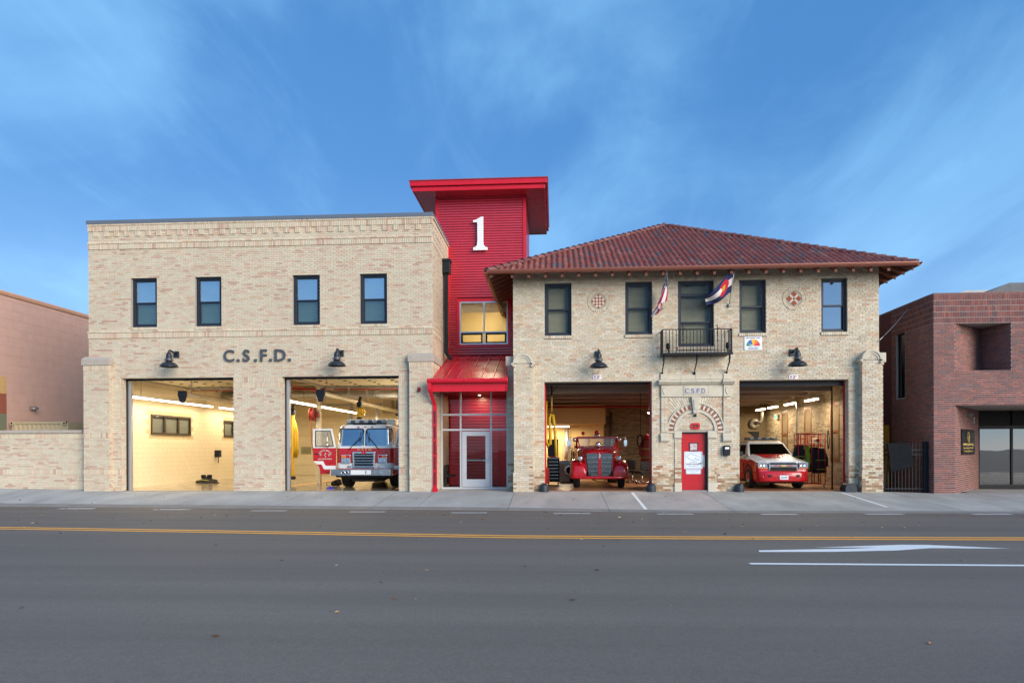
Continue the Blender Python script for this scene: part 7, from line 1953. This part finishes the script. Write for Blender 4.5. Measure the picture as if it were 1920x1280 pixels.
m = MB(); m.lathe([(.0, .17), (.06, .165), (.11, .13), (.135, .06), (.14, .03), (.19, .0), (.20, -.01), (.14, .01)], (0, 0, 0), 18); put('shell', m, M_redl, t)
def office_chair(x, y, label, rz):
    t = thing('office_chair', label, 'chair', (x, y, .006), rz, group='black office chairs')
    m = MB(); m.prism(rrect(-.26, .26, -.25, .25, .1), .44, .54, axis='Z'); put('seat', m, M_black, t, bev=.02)
    m = MB(); m.prism(rrect(-.24, .24, .58, 1.0, .1), .18, .26); put('backrest', m, M_black, t, bev=.03)
    m = MB(); m.tube([(0, 0, .08), (0, 0, .44)], .03, 8); put('column', m, M_chrome, t)
    for k in range(5):
        a = 2*math.pi*k/5; m = MB(); m.tube([(0, 0, .11), (.28*math.cos(a), .28*math.sin(a), .07)], .02, 6); l_ = put('leg', m, M_chrome, t); m = MB(); m.lathe([(0, -.02), (.03, -.02), (.03, .02), (0, .02)], (.28*math.cos(a), .28*math.sin(a), .032), 8, axis='X'); put('caster', m, M_rubber, l_)
office_chair(PX(1186, 890, 6.0), 6.0, 'black office chair behind the right fender of the antique truck', R(150))
office_chair(PX(1204, 890, 5.0), 5.0, 'black office chair nearest the brick pier of the antique bay', R(210))
# utility bay fittings
t = thing('exit_sign', 'small lit green exit sign on the inner brick wall', 'sign', (10.75, pyx(1457, 781, 10.8)[0], pyx(1457, 781, 10.8)[1]))
m = MB(); m.box(-.03, .03, -.16, .16, -.11, .11); put('case', m, M_white, t); m = MB(); m.box(-.036, -.031, -.14, .14, -.09, .09); put('face', m, mat('exit_green', (.05, .8, .15), .5, var=0, emit=(.05, .8, .15), estr=2.2), t)
M_duct = mat('dull_duct', srgb(112, 104, 90), .5, .3)
t = thing('vent_fan', 'round galvanised fan with elbow duct at the back of the utility bay', 'fan', (PX(1413, 795, 8.8), 8.8, PZ(1413, 795, 8.8)))
m = MB(); m.lathe([(0, -.10), (.10, -.14), (.2, -.16), (.27, -.10), (.27, .1), (.0, .16)], (0, 0, 0), 18, axis='Y'); put('housing', m, M_duct, t); m = MB(); m.tube([(.05, -.1, .05), (.30, -.1, .1), (.34, -.1, .3), (.34, -.1, .62)], .10, 10); put('elbow_duct', m, M_duct, t); m = MB(); m.prism([(-.28, -.35), (.25, -.35), (.22, -.75), (.1, -.65)], -.05, .1); put('bracket', m, M_black, t)
for px, Y, z0, l in ((1560, .9, 0.0, 'dark vertical conduit by the right jamb of the utility bay'), (1494, 5.0, 1.2, 'grey conduit down the inner brick wall')):
    x = PX(px, 800, Y); x = min(x, 10.8); m = MB(); m.tube([(x, Y, z0), (x, Y, 4.1)], .03, 8); put('conduit', m, M_galv if 'grey' in l else M_black, label=l, cat='pipe')
x0, y0 = PG(1560, 912, .006); m = MB(); m.prism(rrect(x0-.45, x0+.35, .55, .95, .1), .007, .07, axis='Z'); put('floor_step', m, M_rubber, label='low black rubber step on the floor right of the utility vehicle', cat='step', bev=.015)
xk = 10.70; m = MB(); yk, zk = pyx(1553, 825, xk)
for k in range(3): m.tube([(xk, yk+.10*math.cos(a)*(1-.15*k), zk+.35*math.sin(a)+.02*k) for a in [2*math.pi*i/18 for i in range(19)]], .014, 5, cap=False)
put('hose_coil', m, M_rubber, label='black hose coil hooked on the inner brick wall', cat='hose')
